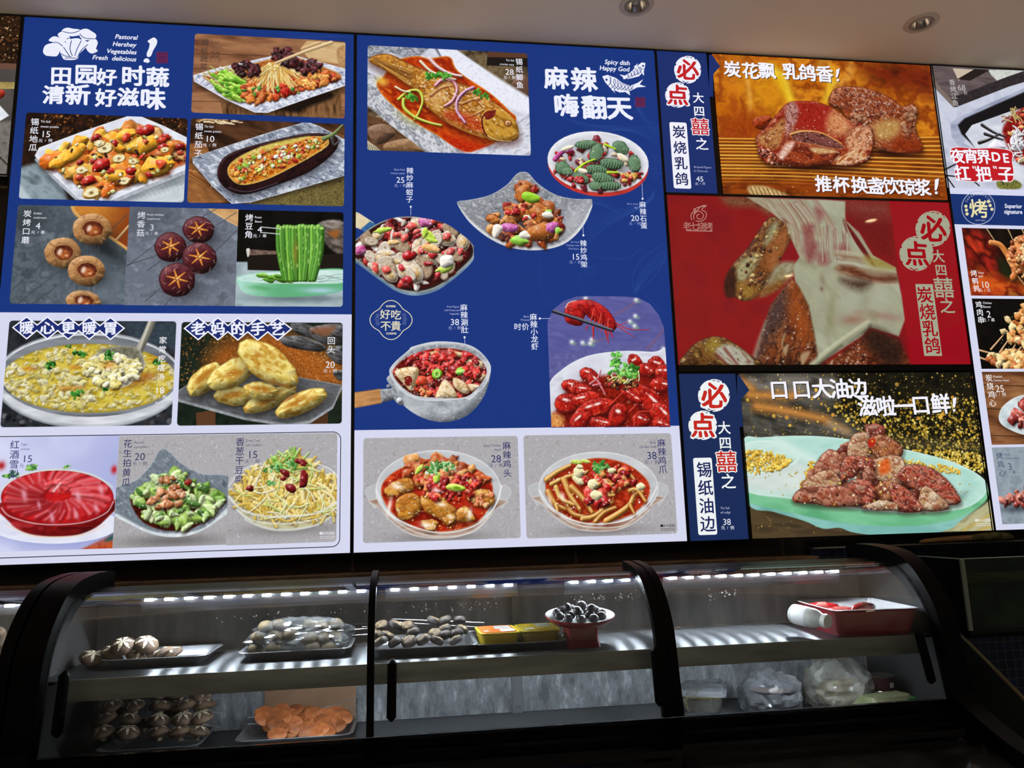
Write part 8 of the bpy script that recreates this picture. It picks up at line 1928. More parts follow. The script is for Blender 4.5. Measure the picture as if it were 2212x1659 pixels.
def star_bm():
    bm = bmesh.new()
    for k in range(6):
        a = k*PI/3; e = Vector((math.cos(a), math.sin(a), 0)); n_ = Vector((-e.y, e.x, 0))
        P_ = [(0.0008, .0004, 0.0176), (0.010, .0034, 0.0170), (0.0195, .0008, 0.0120)]
        L_ = [bm.verts.new(e*r+n_*w+Vector((0, 0, z))) for r, w, z in P_]; R_ = [bm.verts.new(e*r-n_*w+Vector((0, 0, z))) for r, w, z in P_]; T_ = [bm.verts.new(e*r+Vector((0, 0, z-.0025))) for r, w, z in P_]
        for i in range(2):
            bm.faces.new((L_[i], L_[i+1], R_[i+1], R_[i])); bm.faces.new((L_[i], T_[i], T_[i+1], L_[i+1])); bm.faces.new((R_[i], R_[i+1], T_[i+1], T_[i]))
    bmesh.ops.recalc_face_normals(bm, faces=bm.faces[:])
    return bm
def proto_star():
    t = thing('shiitake_mushroom', 'x', 'mushroom'); bm_obj('cap', cap_mesh('star'), m_cap, t, True); bm_obj('star_cut', star_bm(), m_cut, t)
    bm = bmesh.new(); add_lathe(bm, [(0.006, 0.002), (0.0055, -0.006), (0.005, -0.009), (0.0, -0.009)], 10); bm_obj('stem', bm, m_stem, t, True); return t
def proto_crinkle():
    t = thing('brown_mushroom', 'x', 'mushroom'); bm_obj('cap', cap_mesh('dark'), m_darkcap, t, True)
    bm = bmesh.new(); bmesh.ops.create_icosphere(bm, subdivisions=3, radius=0.0165)
    for v in bm.verts:
        v.co.z = 0.0115+v.co.z*.32; v.co += Vector((0, 0, 1))*0.0035*mnoise.noise(v.co*150); 
    bm_obj('crinkled_top', bm, m_crink, t, True); return t
def proto_ball():
    t = thing('button_mushroom', 'x', 'mushroom'); bm_obj('cap', cap_mesh('ball'), m_white, t, True); return t
def strew(proto, items, label, group, tilt=0.3, scale=1.0):
    """items: (position, label or None); first uses the prototype itself"""
    for i, (p, lb, *tl) in enumerate(items):
        o = proto if i == 0 else copy_tree(proto)
        o.location = p; k = scale*(0.92+.16*RND.random()); o.scale = (k, k, k)
        tx = tl[0] if tl else (RND.random()-.5)*tilt
        o.rotation_euler = (tx, (RND.random()-.5)*tilt, RND.random()*6.28)
        o['label'] = lb or label; o['group'] = group
    return proto
def skewers(items, group, r=0.0009):
    for a, b, lb in items:
        t = bmesh.new(); A, B = Vector(a), Vector(b); c = (A+B)/2; add_tube(t, [A-c, B-c], r, 6)
        tag(bm_obj('skewer', t, m_skew, None, True, c), lb, 'skewer', group)
ROWN = ['top', 'second', 'third', 'bottom']

# 1 steel tray with star cut shiitake, left end of the shelf
tray('pressed steel tray of star-cut mushrooms, at the left end of the upper shelf', -0.4434, -0.241, -0.4709, -0.319, SHELF_Z)
Z1 = (0, 1180, 3.464); st = []
for x, y, h in ((790, 830, .012), (945, 850, .012), (1130, 815, .014), (1205, 815, .012), (1320, 815, .012), (1385, 800, .012), (935, 790, .020), (945, 745, .034), (1100, 745, .034), (850, 830, .011)):
    px, py = zpt(Z1, Z1[2], x, y); st.append((px, at(px, py, 1, -0.4187 if h > .02 else -0.345), h))
st.sort(key=lambda s_: s_[0])
strew(proto_star(), [((s_[1].x, -0.425+(.02*RND.random()-.01), SHELF_Z+s_[2]), 'star-cut shiitake mushroom on the left upper tray, %s of the ten' % ORD[i], .55) for i, s_ in enumerate(st)], '', 'star-cut mushrooms on the left upper tray', .25)

# 2 steel tray with wrapped pale mushrooms
tray('steel tray holding pale skewered mushrooms under cling film', -0.1869, 0.0364, -0.4709, -0.319, SHELF_Z)
Z2 = (440, 1220, 3.779); pl = []
for x, y in ((505, 515), (620, 505), (455, 605), (590, 595), (700, 575), (420, 690), (570, 690)): pl.append(('left', x, y))
for x, y in ((860, 500), (960, 505), (1080, 490), (870, 605), (990, 605), (900, 690), (1020, 690), (1075, 590)): pl.append(('right', x, y))
its = []; cnt = {}
for side, x, y in pl:
    px, py = zpt(Z2, Z2[2], x, y); p = at(px, py, 1, -0.4139+((690-y)/690*.06)); row = 'upper' if y < 550 else ('middle' if y < 650 else 'lower')
    cnt[(side, row)] = cnt.get((side, row), 0)+1
    its.append((p, 'pale round mushroom under film, %s cluster, %s row, %s' % (side, row, ORD[cnt[(side, row)]-1])))
strew(proto_ball(), its, '', 'pale mushrooms under film', .8, .98)
skewers([((-0.1441, -0.3522, SHELF_Z+.046), (0.0934, -0.3427, SHELF_Z+.050), 'steel skewer through the upper row of pale mushrooms'), ((-0.1536, -0.3807, SHELF_Z+.026), (0.0886, -0.3664, SHELF_Z+.030), 'steel skewer through the middle row of pale mushrooms'), ((-0.1346, -0.376, SHELF_Z+.038), (0.0839, -0.3522, SHELF_Z+.040), 'steel skewer between the upper and middle rows of pale mushrooms')], 'skewers of the pale mushrooms')
m_film = pane_mat('cling film', '#f4f6f8', 0.05, 1.5, 0.12, '#dfe4e8', 1.2)
def film(name, label, cat, c, r, seed, m, amp=.18, freq=22, group=None, sub=4, flat=0.0):
    bm = bmesh.new(); bmesh.ops.create_icosphere(bm, subdivisions=sub, radius=1.0)
    off = Vector((seed*3.1, seed*1.7, seed))
    for v in bm.verts:
        d = v.co.normalized(); n_ = mnoise.noise(d*2.2+off)*.9+abs(mnoise.noise(d*freq*.25+off))*.8-abs(mnoise.noise(d*freq*.5+off))*.45
        v.co = d*(1+amp*n_); 
        if v.co.z < -0.55: v.co.z = -0.55+.1*(v.co.z+.55)
        v.co = Vector((v.co.x*r[0], v.co.y*r[1], (v.co.z+0.55)*r[2]))
    o = bm_obj(name, bm, m, None, False, Vector(c)); return tag(o, label, cat, group)
film('cling_film', 'crumpled cling film over the pale mushrooms on the steel tray', 'plastic wrap', (-0.0729, -0.395, SHELF_Z+0.008), (0.104, 0.062, 0.043), 3, m_film, .26, 34)

# 3 steel tray with brown crinkled mushrooms, behind the left glass post
tray('steel tray heaped with dark brown skewered mushrooms, behind the left glass post', 0.0668, 0.2929, -0.509, -0.319, SHELF_Z)
Z3 = (780, 1290, 7.9); rows = [[(1215, 420), (1445, 415), (1680, 410)], [(360, 500), (570, 500), (800, 515), (1440, 560), (1700, 560)], [(240, 650), (420, 680), (900, 620), (1260, 640), (1430, 670), (1640, 640)], [(360, 770), (600, 790), (830, 770), (1090, 740), (1270, 760), (1640, 750)]]
its = []
for ri, row in enumerate(rows):
    for i, (x, y) in enumerate(row):
        px, py = zpt(Z3, Z3[2], x, y); p = at(px, py+3, 1, (-0.3807, -0.4044, -0.4234, -0.452)[ri])
        its.append((p, 'dark brown crinkled mushroom, %s row of the heap, %s' % (ROWN[ri], ORD[i]), .5))
strew(proto_crinkle(), its, '', 'dark brown mushrooms in the heap', .3, .80)
skewers([(at(845, 1337, 1, -0.3617), at(1045, 1345, 1, -0.3712), 'steel skewer through the top row of brown mushrooms'), (at(842, 1343, 1, -0.3807), at(1040, 1355, 1, -0.3902), 'steel skewer just under the top row of brown mushrooms'), (at(782, 1354, 1, -0.3997), at(900, 1352, 1, -0.3997), 'steel skewer left of the second row of brown mushrooms'), (at(782, 1372, 1, -0.4187), at(900, 1374, 1, -0.4282), 'steel skewer left of the third row of brown mushrooms'), (at(1005, 1364, 1, -0.3997), at(1052, 1362, 1, -0.3902), 'steel skewer tip right of the brown mushroom heap')], 'skewers of the brown mushrooms')

# 4 clear tray with two yellow tubs
m_clear = pane_mat('clear plastic tray', '#dfe4e6', 0.16, 1.5, 0.08, '#9ea4aa', 1.3)
tray('grey clear plastic tray carrying two yellow food tubs', 0.2834, 0.4753, -0.5042, -0.3664, SHELF_Z, .016, mat('grey plastic tray', '#5c5e60', .35))
m_tub = mat('yellow plastic tub', '#b8a020', 0.4); m_tubd = mat('olive yellow tub', '#8c7c20', 0.4)
def tub(label, x0, x1, y0, y1, z, body, lid, patches, rz):
    t = thing('food_tub', label, 'food tub', ((x0+x1)/2, (y0+y1)/2, z), rz, 'yellow sealed food tubs'); a, b = (x1-x0)/2, (y1-y0)/2; h = .034
    bm = bmesh.new(); q = lambda d, zz, r=.012: rr_pts(-a+d, a-d, -b+d, b-d, r, zz)
    rr_shell(bm, [q(.008, 0), q(.004, h*.5), q(.001, h-.004), q(-.001, h-.002), q(-.001, h), q(.004, h)], cap0=True); bm_obj('tub', bm, body, t)
    bm = bmesh.new(); rr_shell(bm, [q(.004, h), q(.005, h+.0012)], cap0=True, cap1=True); l = bm_obj('film_lid', bm, lid, t)
    for (u0, u1, v0, v1, c) in patches:
        box('lid_print', -a+.006+u0*(2*a-.012), -a+.006+u1*(2*a-.012), -b+.006+v0*(2*b-.012), -b+.006+v1*(2*b-.012), h+.0012, h+.0016, mat('print '+c, c, .3), l)
    return t
tub('yellow food tub with an orange-red printed film lid, left of the two', 0.2957, 0.3774, -0.4899, -0.3807, SHELF_Z+.002, m_tub, mat('orange film lid', '#b8602c', .2), [(.45, .95, .45, .9, '#8a8a88'), (.55, .98, .05, .4, '#c8b8b0'), (.05, .2, .1, .3, '#a8867c')], .04)
tub('olive yellow food tub with a grey label, right of the two', 0.3822, 0.4639, -0.4852, -0.376, SHELF_Z+.002, m_tubd, mat('olive film lid', '#84701c', .2), [(.5, .95, .4, .95, '#6a6a5c'), (.05, .35, .1, .35, '#8f9080'), (.4, .8, .1, .35, '#7a641c')], .02)

# 5 pedestal plate with black eggs
m_red = mat('red melamine', '#6c0f1a', 0.3); m_wh = mat('white melamine', '#d4d6da', 0.25)
pc = Vector((0.5095, -0.4691, SHELF_Z))
t = thing('pedestal_plate', 'white plate with red underside on a red foot, holding black eggs', 'plate', pc)
bm = bmesh.new(); rr_shell(bm, [rr_pts(-.036, .036, -.034, .034, .008, 0), rr_pts(-.032, .032, -.03, .03, .008, .02), rr_pts(-.033, .033, -.031, .031, .008, .048)]); bm_obj('foot', bm, m_red, t)
pl_ = link('plate_top', bpy.data.meshes.new('plate_top'), t, (0, 0, .047)); pl_.rotation_euler = (math.radians(7), 0, 0)
bm = bmesh.new(); add_lathe(bm, [(0.0, 0.002), (.045, .002), (.060, .008), (.0715, .016), (.073, .0165)], 40, mi=0); add_lathe(bm, [(.073, .0165), (.0735, .013), (.062, .003), (.045, -.003), (0, -.003)], 40, mi=1)
bm.to_mesh(pl_.data); bm.free(); pl_.data.materials.append(m_wh); pl_.data.materials.append(m_red)
for f_ in pl_.data.polygons: f_.use_smooth = True
m_egg = noise_color(mat('black egg', '#2c2a2e', 0.45), '#1c1a1e', '#45424a', 30)
t = bmesh.new(); bmesh.ops.create_icosphere(t, subdivisions=3, radius=.0092)
for v in t.verts: v.co.x *= 1.25
egg = bm_obj('black_egg', t, m_egg, None, True); tag(egg, 'x', 'egg', 'black eggs on the pedestal plate')
ne = 0
for ring, (rad, n_) in enumerate(((.048, 11), (.024, 6), (0.0, 1), (.026, 4))):
    for k in range(n_):
        a = k/n_*2*PI+ring*.4; z = .066+.012*(ring == 3)
        o = egg if ne == 0 else egg.copy()
        if ne: COL.objects.link(o)
        y = rad*math.sin(a)
        o.location = pc+Vector((rad*math.cos(a), y, z-.002+y*.12)); o.rotation_euler = (0, 0, RND.random()*3)
        where = ('at the rim' if ring == 0 else 'in the inner ring' if ring == 1 else 'at the middle' if ring == 2 else 'on top of the others')
        face = ['right', 'back right', 'back', 'back left', 'left', 'front left', 'front', 'front right'][int(((a % (2*PI))/(2*PI)*8+.5)) % 8]
        o['label'] = 'black egg on the pedestal plate, %s, %s side' % (where, face) if ring != 2 else 'black egg at the very middle of the pedestal plate'; ne += 1

# 6 white bottle lying on the shelf
A = at(1712, 1325, 1, -0.485); B_ = at(1786, 1349, 1, -0.562); ax = (B_-A).normalized(); A.z = max(A.z, SHELF_Z+.021); 
t = thing('bottle', 'white plastic bottle lying beside the red basin, cap towards the front', 'bottle', A)
t.rotation_euler = Vector((ax.x, ax.y, -.10)).to_track_quat('Z', 'Y').to_euler()
L_ = (B_-A).length
bm = bmesh.new(); add_lathe(bm, [(0, 0), (.017, .0), (.0205, .004), (.0205, L_*.62), (.018, L_*.74), (.012, L_*.88), (.011, L_*.93)], 28); bm_obj('bottle_body', bm, mat('milky plastic', '#b8bab8', .25, spec=.6), t, True)
bm = bmesh.new(); add_lathe(bm, [(.0, L_*1.04), (.0135, L_*1.04), (.0145, L_*1.03), (.0145, L_*.91), (.012, L_*.90)], 28); bm_obj('cap', bm, mat('white cap', '#c4c4c0', .4), t, True)
bm = bmesh.new(); add_lathe(bm, [(.0209, L_*.12), (.0210, L_*.14), (.0210, L_*.48), (.0209, L_*.50)], 28); lab = bm_obj('paper_label', bm, mat('pale label', '#d4d6d8', .4), t, True)
for k in range(3): box('label_print', .0204, .0216, -.006+k*.002, -.003+k*.004, L_*(.2+.09*k), L_*(.24+.09*k), mat('dark label ink', '#2c3038', .4), lab)

# 7 red basin
bx0, bx1, by0, by1 = 1.046, 1.236, -0.559, -0.339; cx, cy = (bx0+bx1)/2, (by0+by1)/2; a, b = (bx1-bx0)/2, (by1-by0)/2
t = thing('basin', 'rectangular basin, red outside and white inside, holding red packets', 'basin', (cx, cy, SHELF_Z), -.105)
q = lambda d, zz, r=.016: rr_pts(-a+d, a-d, -b+d, b-d, r, zz)
bm = bmesh.new(); rr_shell(bm, [q(.016, 0), q(.004, .050), q(.0, .055)]); bm_obj('outer_shell', bm, m_red, t)
bm = bmesh.new(); rr_shell(bm, [q(.020, .004), q(.0075, .050), q(.004, .0555), q(.0, .055)]); bm_obj('inner_lining', bm, m_wh, t)
m_pack = mat('red glossy packet', '#8f1418', .18, coat=.6); m_pack2 = mat('red packet with grey print', '#8f2428', .2, coat=.5)
for i, (dx, dy, rz, L2, lb) in enumerate(((-.055, -.02, .25, .11, 'red sausage packet at the left of the basin'), (-.02, .03, -.1, .12, 'red sausage packet at the back of the basin'), (.0, -.045, .1, .10, 'red sausage packet at the front of the basin'), (.02, -.01, .5, .09, 'red sausage packet on top, pointing to the right corner'), (-.06, .055, .0, .09, 'red sausage packet in the back left corner'))):
    bm = bmesh.new(); add_tube(bm, [(-L2/2, 0, 0), (-L2/2+.006, 0, 0), (-L2/4, 0, .002), (0, 0, .003), (L2/4, 0, .001), (L2/2-.006, 0, 0), (L2/2, 0, 0)], [.003, .0085, .0105, .0105, .010, .008, .003], 10)
    o = bm_obj('sausage_packet', bm, m_pack if i % 2 == 0 else m_pack2, None, True, (cx+dx*.8, cy+dy, SHELF_Z+.030+.006*(i == 3)+.003*i)); o.rotation_euler = (0, 0, rz); tag(o, lb, 'food packet', 'red packets in the basin')
    bm = bmesh.new(); add_tube(bm, [(-L2*.12, 0, .0035), (L2*.12, 0, .003)], [.0109, .0109], 10); bm_obj('wrapper_band', bm, mat('pale wrapper band', '#9a4a44', .25), o, True)

# ---- lower deck
tray('dark steel tray under the tall pile of star-cut mushrooms, lower left', -0.4386, -0.2467, -0.4852, -0.3284, DECK_Z, .02)
rows = [[(865, 1110), (1000, 1105), (1170, 1110), (1350, 1100), (1490, 1130)], [(840, 1205), (1010, 1205), (1200, 1215), (1390, 1205), (1535, 1205)], [(790, 1305), (960, 1305), (1180, 1310), (1370, 1300), (1510, 1290)], [(770, 1405), (950, 1405), (1190, 1405), (1350, 1405), (1480, 1400)]]
its = []
for ri, row in enumerate(rows):
    for i, (x, y) in enumerate(row):
        px, py = zpt(Z1, Z1[2], x, y); p = at(px, py+4, 1, (-0.395, -0.4139, -0.433, -0.4472)[ri])
        its.append((p, 'star-cut mushroom in the tall lower pile, %s row, %s' % (ROWN[ri], ORD[i]), .25))
for i, (x, y) in enumerate(((930, 1150), (1290, 1150), (900, 1255), (1290, 1260), (1080, 1350))):
    px, py = zpt(Z1, Z1[2], x, y); its.append((at(px, py, 1, -0.376), 'star-cut mushroom at the back of the tall lower pile, %s' % ORD[i], .2))
strew(proto_star(), its, '', 'star-cut mushrooms in the tall lower pile', .3, .98)
skewers([(at(430, 1480+k*31-3*k, 1, -0.3997), at(492-6*k, 1478+k*31, 1, -0.3807), 'steel skewer end right of the mushroom pile, %s' % n_) for k, n_ in enumerate(('topmost', 'second from top', 'third from top', 'lowest'))]+
        [(at(190, 1590-k*22, 1, -0.4282), at(250, 1560-k*22, 1, -0.4092), 'steel skewer end left of the mushroom pile, %s' % n_) for k, n_ in enumerate(('lowest', 'upper'))], 'skewers of the mushroom pile')
tray('steel tray under the orange slices, lower shelf left of the glass post', -0.1897, 0.0411, -0.4614, -0.3284, DECK_Z, .016)
m_car = noise_color(mat('orange root slice', '#a85a2c', 0.5), '#8f4822', '#bc7442', 40); 
car_n = m_car.node_tree; car_i = car_n.nodes.new('ShaderNodeObjectInfo'); car_h = car_n.nodes.new('ShaderNodeHueSaturation'); car_r = car_n.nodes.new('ShaderNodeMapRange'); car_r.inputs[3].default_value = .6; car_r.inputs[4].default_value = 1.35
car_n.links.new(car_i.outputs['Random'], car_r.inputs[0]); car_n.links.new(car_r.outputs[0], car_h.inputs['Value'])
car_c = [l for l in car_n.links if l.to_socket.name == 'Base Color'][0].from_socket
car_n.links.new(car_c, car_h.inputs['Color']); car_n.links.new(car_h.outputs[0], car_n.nodes['Principled BSDF'].inputs['Base Color'])
bm = bmesh.new(); add_lathe(bm, [(0, .0022), (.0155, .0022), (.0175, .0010), (.0175, -.0010), (.0155, -.0022), (0, -.0022)], 22, sx=1.25)
sl = bm_obj('orange_slice', bm, m_car, None, True); tag(sl, 'x', 'vegetable slice', 'orange slices on skewers')
SL = [(490, 1200), (640, 1185), (730, 1190), (860, 1195), (900, 1215), (560, 1225), (700, 1225), (500, 1260), (640, 1260), (760, 1255), (1080, 1205), (1120, 1225), (1000, 1235), (940, 1255), (1040, 1265), (1100, 1290), (820, 1280), (720, 1300), (600, 1310), (880, 1310), (1000, 1310), (1080, 1320), (760, 1330), (620, 1345), (700, 1360), (840, 1345), (940, 1350), (1000, 1370), (600, 1385), (940, 1380), (560, 1300), (1140, 1250)]
SL.sort(key=lambda s_: s_[1])
for i, (x, y) in enumerate(SL):
    px, py = zpt(Z2, Z2[2], x, y); f_ = (y-1185)/200; o = sl if i == 0 else sl.copy()
    if i: COL.objects.link(o)
    o.location = at(px, py, 1, -0.3664-.07*f_); k = .72+.32*RND.random(); o.scale = (k*1.1, k, 1.0)
    o.rotation_euler = (.55+RND.random()*.5, (RND.random()-.5)*.5, (RND.random()-.5)*1.2)
    bnd = 'top' if f_ < .2 else 'upper' if f_ < .4 else 'middle' if f_ < .65 else 'lower' if f_ < .85 else 'bottom'
    o['label'] = 'thin orange slice on the lower tray, %s of the heap, near its %s' % (bnd, 'left end' if x < 620 else 'left middle' if x < 780 else 'right middle' if x < 960 else 'right end')
skewers([(at(930, 1300+0, 1, -0.3427) if False else at(690+k*6, 1533+k*11, 1, -0.3617), at(775-2*k, 1505+k*19, 1, -0.3427), 'steel skewer fanning out right of the orange slices, %s' % n_) for k, n_ in enumerate(('topmost', 'second from top', 'third from top', 'lowest'))]+
        [(at(535, 1550+k*14, 1, -0.3902), at(575, 1548+k*14, 1, -0.3807), 'steel skewer point left of the orange slices, %s' % n_) for k, n_ in enumerate(('upper', 'lower'))], 'skewers of the orange slices')
tag(box('cardboard_sheet', -0.158, 0.036, BACK_Y-0.010, BACK_Y-0.007, DECK_Z+.001, 1.118, noise_color(mat('brown board', '#8a6a52', .7), '#7a5a44', '#96765c', 8)), 'plain brown board leaning at the back behind the orange slices', 'cardboard')

# clear takeaway box
t = thing('takeaway_box', 'clear lidded takeaway box with pale yellow food, lower shelf right of the thick post', 'food box', (0.8116, -0.3541, DECK_Z), -.42); a, b = .052, .078
q = lambda d, zz, r=.012: rr_pts(-a+d, a-d, -b+d, b-d, r, zz)
m_box = pane_mat('clear box plastic', '#eceef0', 0.16, 1.5, .06, '#c4c8cc', 1.2)
bm = bmesh.new(); rr_shell(bm, [q(.014, .0), q(.006, .036), q(.0, .0365)]); bm_obj('box_base', bm, m_box, t)
bm = bmesh.new(); rr_shell(bm, [q(-.001, .0365), q(-.001, .040), q(.006, .041), q(.010, .046), q(.016, .0465)], cap0=False, cap1=True); bm_obj('lid', bm, pane_mat('milky lid', '#e4e6ea', .38, 1.5, .1, '#c8ccd4', 1.0), t)
bm = bmesh.new(); rr_shell(bm, [q(.017, .001), q(.011, .024), q(.02, .030)], cap1=True)
bmesh.ops.triangulate(bm, faces=bm.faces[:]); bmesh.ops.subdivide_edges(bm, edges=bm.edges[:], cuts=2)
for v in bm.verts:
    if v.co.z > .02: v.co.z += .004*mnoise.noise(v.co*160)
f_ = bm_obj('yellow_food', bm, noise_color(mat('yellow noodles', '#d0b858', .6), '#b0963c', '#e8d890', 90, bump=.6), t); f_['kind'] = 'stuff'

# plastic bags
_b1 = at(1665, 1500, 1, -.430); _b2 = at(1812, 1480, 1, -.435)
m_bag = pane_mat('thin plastic bag', '#dfe2e6', 0.24, 1.5, 0.16, '#c8ccd4', 1.6)
film('plastic_bag', 'loosely wrapped plastic bag over a grey tub, beside the clear food box', 'plastic bag', (_b1.x, _b1.y, DECK_Z), (.068, .062, .052), 7, m_bag, .22, 30)
t = thing('grey_tub', 'dark grey round tub inside the loosely wrapped plastic bag', 'tub', (_b1.x, _b1.y, DECK_Z+.001))
bm = bmesh.new(); add_lathe(bm, [(0, 0), (.045, 0), (.056, .045), (.060, .048), (.056, .048), (.045, .006), (0, .006)], 32); bm_obj('tub_body', bm, mat('grey tub', '#55555c', .4), t, True)
bm = bmesh.new(); add_lathe(bm, [(0, .044), (.03, .043), (.053, .038)], 24); bm_obj('pale_filling', bm, mat('pale meat', '#b08f7c', .5), t, True)
film('plastic_bag', 'large knotted plastic bag of yellowish food, right of the wrapped tub', 'plastic bag', (_b2.x, _b2.y, DECK_Z), (.076, .062, .066), 11, pane_mat('fuller plastic bag', '#dcdcd4', .34, 1.5, .16, '#c4c4bc', 1.6), .2, 28)
bm = bmesh.new(); bmesh.ops.create_icosphere(bm, subdivisions=4, radius=1)
for v in bm.verts:
    n_ = mnoise.noise(v.co*3); v.co = Vector((v.co.x*(.055+.010*n_), v.co.y*.042, max(v.co.z, -.6)*.034+.020+.007*n_))
tag(bm_obj('bag_filling', bm, noise_color(mat('yellowish food', '#a08458', .6), '#8a6838', '#c0b090', 30, bump=.6), None, True, (_b2.x+.008, _b2.y, DECK_Z+.004)), 'yellowish brown food showing through the large knotted bag', 'food')
film('plastic_bag', 'small dull plastic bag behind the large knotted bag', 'plastic bag', (1.165, -0.345, DECK_Z), (.034, .02, .05), 17, m_bag, .2, 20)
m_can = mat('dark brown can', '#2c1214', .35); m_canr = mat('can rim', '#8a8684', .3, metal=.9)
def can(z, label):
    t = thing('food_can', label, 'can', (1.184, -0.455, z), .3, 'stacked brown cans')
    bm = bmesh.new(); add_lathe(bm, [(.0275, .0025), (.0275, .0305)], 28); bd = bm_obj('can_body', bm, m_can, t, True)
    bm = bmesh.new(); add_lathe(bm, [(0, 0), (.027, 0), (.0285, .001), (.0275, .0028)], 28); bm_obj('bottom_rim', bm, m_canr, t, True)
    bm = bmesh.new(); add_lathe(bm, [(.0275, .0302), (.0285, .032), (.027, .033), (.025, .031), (0, .031)], 28); bm_obj('lid', bm, m_canr, t, True)
    box('can_print', -.006, .004, -.0285, -.0272, .010, .020, mat('pale print', '#b8b0ac', .4), bd)

can(DECK_Z+.0005, 'dark brown can, lower of the stack of two by the right end'); can(DECK_Z+.034, 'dark brown can, upper of the stack of two by the right end')
# green and cream packet in the front right corner
pk = at(1990, 1500, 1, -0.53); bm = bmesh.new(); rr_shell(bm, [rr_pts(-.062, .062, -.040, .040, .004, 0), rr_pts(-.060, .060, -.036, .036, .008, .020), rr_pts(-.048, .048, -.022, .022, .010, .038)], cap1=True)
bmesh.ops.triangulate(bm, faces=bm.faces[:]); bmesh.ops.subdivide_edges(bm, edges=bm.edges[:], cuts=2)
for v in bm.verts: v.co.z += .004*abs(mnoise.noise(v.co*40)) if v.co.z > .002 else 0
m_pk = noise_color(mat('cream packet', '#8a8464', .4), '#66704c', '#98947a', 7)
o = bm_obj('food_packet', bm, m_pk, None, True, (1.150, -0.520, DECK_Z+.001)); o.rotation_euler = (0, 0, .18); tag(o, 'flat cream and green packet in the front right corner of the lower shelf', 'food packet')
box('green_end', .030, .056, -.028, .028, .021, .034, mat('green packet print', '#3f8a4c', .3), o, bev=.002)

# left neighbour case: bagged food in a green rimmed tray
tray('pale green tray of bagged food in the far left case', -0.86, -0.610, -0.545, -0.36, SHELF_Z, .022, mat('pale green plastic', '#7f9a8c', .35))
film('plastic_bag', 'bag of brownish food in the far left case', 'plastic bag', (-0.680, -0.455, SHELF_Z+.004), (.060, .060, .062), 23, pane_mat('brownish bag', '#d8ccc0', .4, 1.5, .14, '#a08c78', 1.6), .2, 24)
tag(box('food_block', -0.72, -0.64, -0.49, -0.42, SHELF_Z+.006, SHELF_Z+.06, noise_color(mat('brown food', '#7a6450', .6), '#5c4836', '#94806a', 30), None, bev=.012), 'brown food inside the bag in the far left case', 'food')
# a round bun and a steel dish in the lower well
tray('oval steel dish in the lower well right of the divider, only its rim in view', 0.72, 0.86, -0.86, -0.72, 0.868, .05)
bm = bmesh.new(); bmesh.ops.create_icosphere(bm, subdivisions=3, radius=.026)
for v in bm.verts: v.co.z *= .8
tag(bm_obj('round_bun', bm, mat('pale bun', '#a8a090', .6), None, True, (0.690, -0.725, .93)), 'pale round bun in the lower well beside the steel dish', 'food')

# ------------------------------------------------------------------ fish tank and its stand at the right
t = thing('fish_tank', 'glass fish tank with murky yellow water at the right', 'fish tank', (1.53, -0.30, 1.14))
x0, x1, y0, y1, z0, z1 = 0.0, 1.1, 0.0, 0.285, 0.0, 0.173; g = .008
bm = bmesh.new()
add_box(bm, x0, x1, y0, y0+g, z0, z1); bm_obj('front_pane', bm, m_glass_edge, t)
bm = bmesh.new(); add_box(bm, x0, x0+g, y0+g, y1, z0, z1); bm_obj('side_pane', bm, m_glass_edge, t)
bm = bmesh.new(); add_box(bm, x0+g, x1, y1-g, y1, z0, z1); bm_obj('back_pane', bm, m_glass_edge, t)
bm = bmesh.new(); add_box(bm, x0, x1, y0, y1, -g, 0); bm_obj('bottom_pane', bm, m_glass_edge, t)
m_edge = mat('pale cut glass edge', '#7f8f88', .3)
bm = bmesh.new()
add_box(bm, x0-.0005, x1, y0-.0005, y0+g, z1, z1+.0016); add_box(bm, x0-.0005, x0+g, y0+g, y1, z1, z1+.0016); bm_obj('top_edge', bm, m_edge, t)
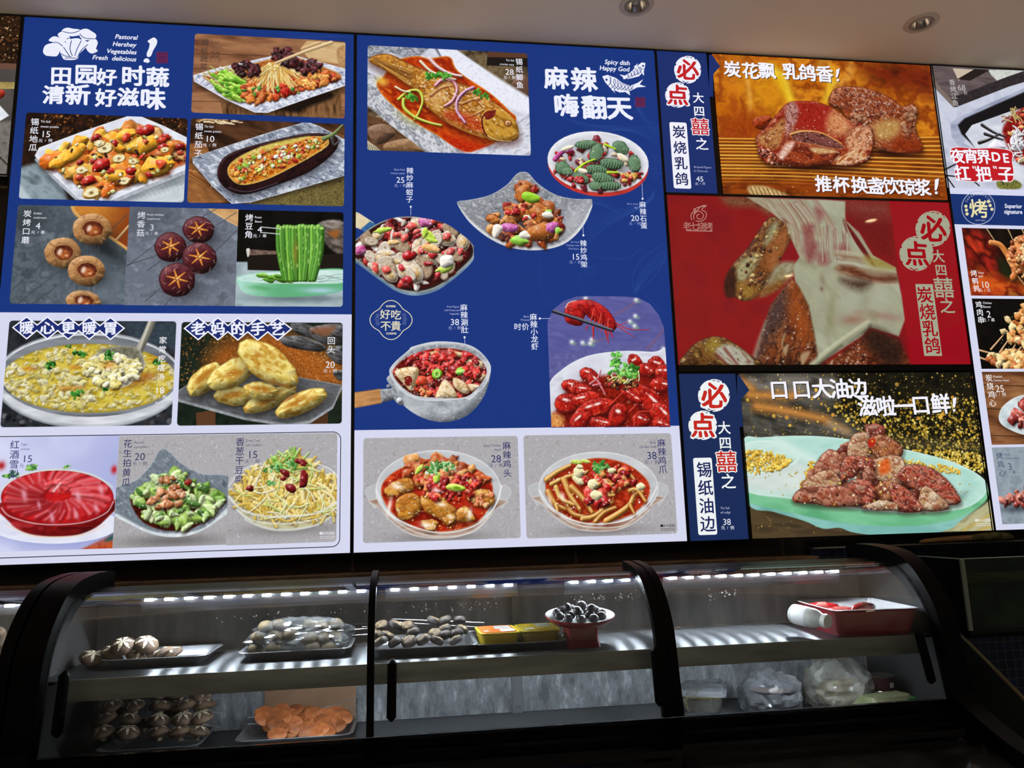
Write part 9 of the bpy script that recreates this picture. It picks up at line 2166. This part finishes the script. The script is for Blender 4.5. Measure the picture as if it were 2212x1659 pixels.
bm = bmesh.new(); add_box(bm, x0-.0012, x0+.010, y0-.0012, y0+.004, z0, z1); bm_obj('corner_silicone', bm, mat('grey silicone', '#56605c', .4), t)
bm = bmesh.new(); add_box(bm, x0+g+.001, x1-.001, y0+g+.001, y1-g-.001, .001, .112)
m_water = pane_mat('murky water', '#8a7440', .8, 1.33, .03, '#7a6424', .8); bm_obj('water', bm, m_water, t)
t = thing('tank_stand', 'dark glass-sided stand under the fish tank', 'stand', (1.53, -0.30, 0.0))
bm = bmesh.new(); add_prism_x(bm, [(.27, 1.128), (.045, 1.125), (-.12, 1.022), (-.45, .80), (-.45, .0), (.27, .0)], 0.0, .012); bm_obj('side_panel', bm, noise_color(mat('dark greenish panel', '#2a302e', .25), '#222725', '#343b38', 5), t)
bm = bmesh.new(); add_tube(bm, [(.006, .045, 1.127), (.006, -.12, 1.024), (.006, -.45, .802)], .004, 6); bm_obj('panel_edge', bm, mat('dull yellow edge', '#6a6448', .4), t)
box('tank_shelf', .012, 1.1, .02, .27, 1.118, 1.131, m_blk, t); box('leg', 1.06, 1.1, .02, .06, 0, 1.118, m_blk, t); box('leg', 1.06, 1.1, .22, .26, 0, 1.118, m_blk, t)

# stick with a cloth lying on the tiled ledge
m_wood = noise_color(mat('bare wood handle', '#a07c56', .6), '#8a6844', '#b48e66', 12, (1, 8, 8)); m_cloth = noise_color(mat('olive cloth', '#5c5c34', .9), '#46482a', '#74724a', 40, bump=.5)
t = thing('wooden_brush', 'wooden handled brush with olive bristles lying on the tiled ledge at the right', 'brush', (1.64, 0.018, 1.3395))
bm = bmesh.new(); add_tube(bm, [(0, -.012, .005), (.012, -.012, .0068), (.09, -.012, .0105), (.175, -.012, .0120)], [.003, .0058, .0075, .0085], 12); bm_obj('handle', bm, m_wood, t, True)
bm = bmesh.new(); add_tube(bm, [(.165, -.012, .0120), (.20, -.012, .0135), (.25, -.012, .0145), (.29, -.012, .012), (.305, -.012, .008)], [.009, .0125, .0135, .010, .004], 14)
for v in bm.verts: v.co.z = max(v.co.z+.002*mnoise.noise(v.co*150), .0005)
bm_obj('bristles', bm, m_cloth, t, True)
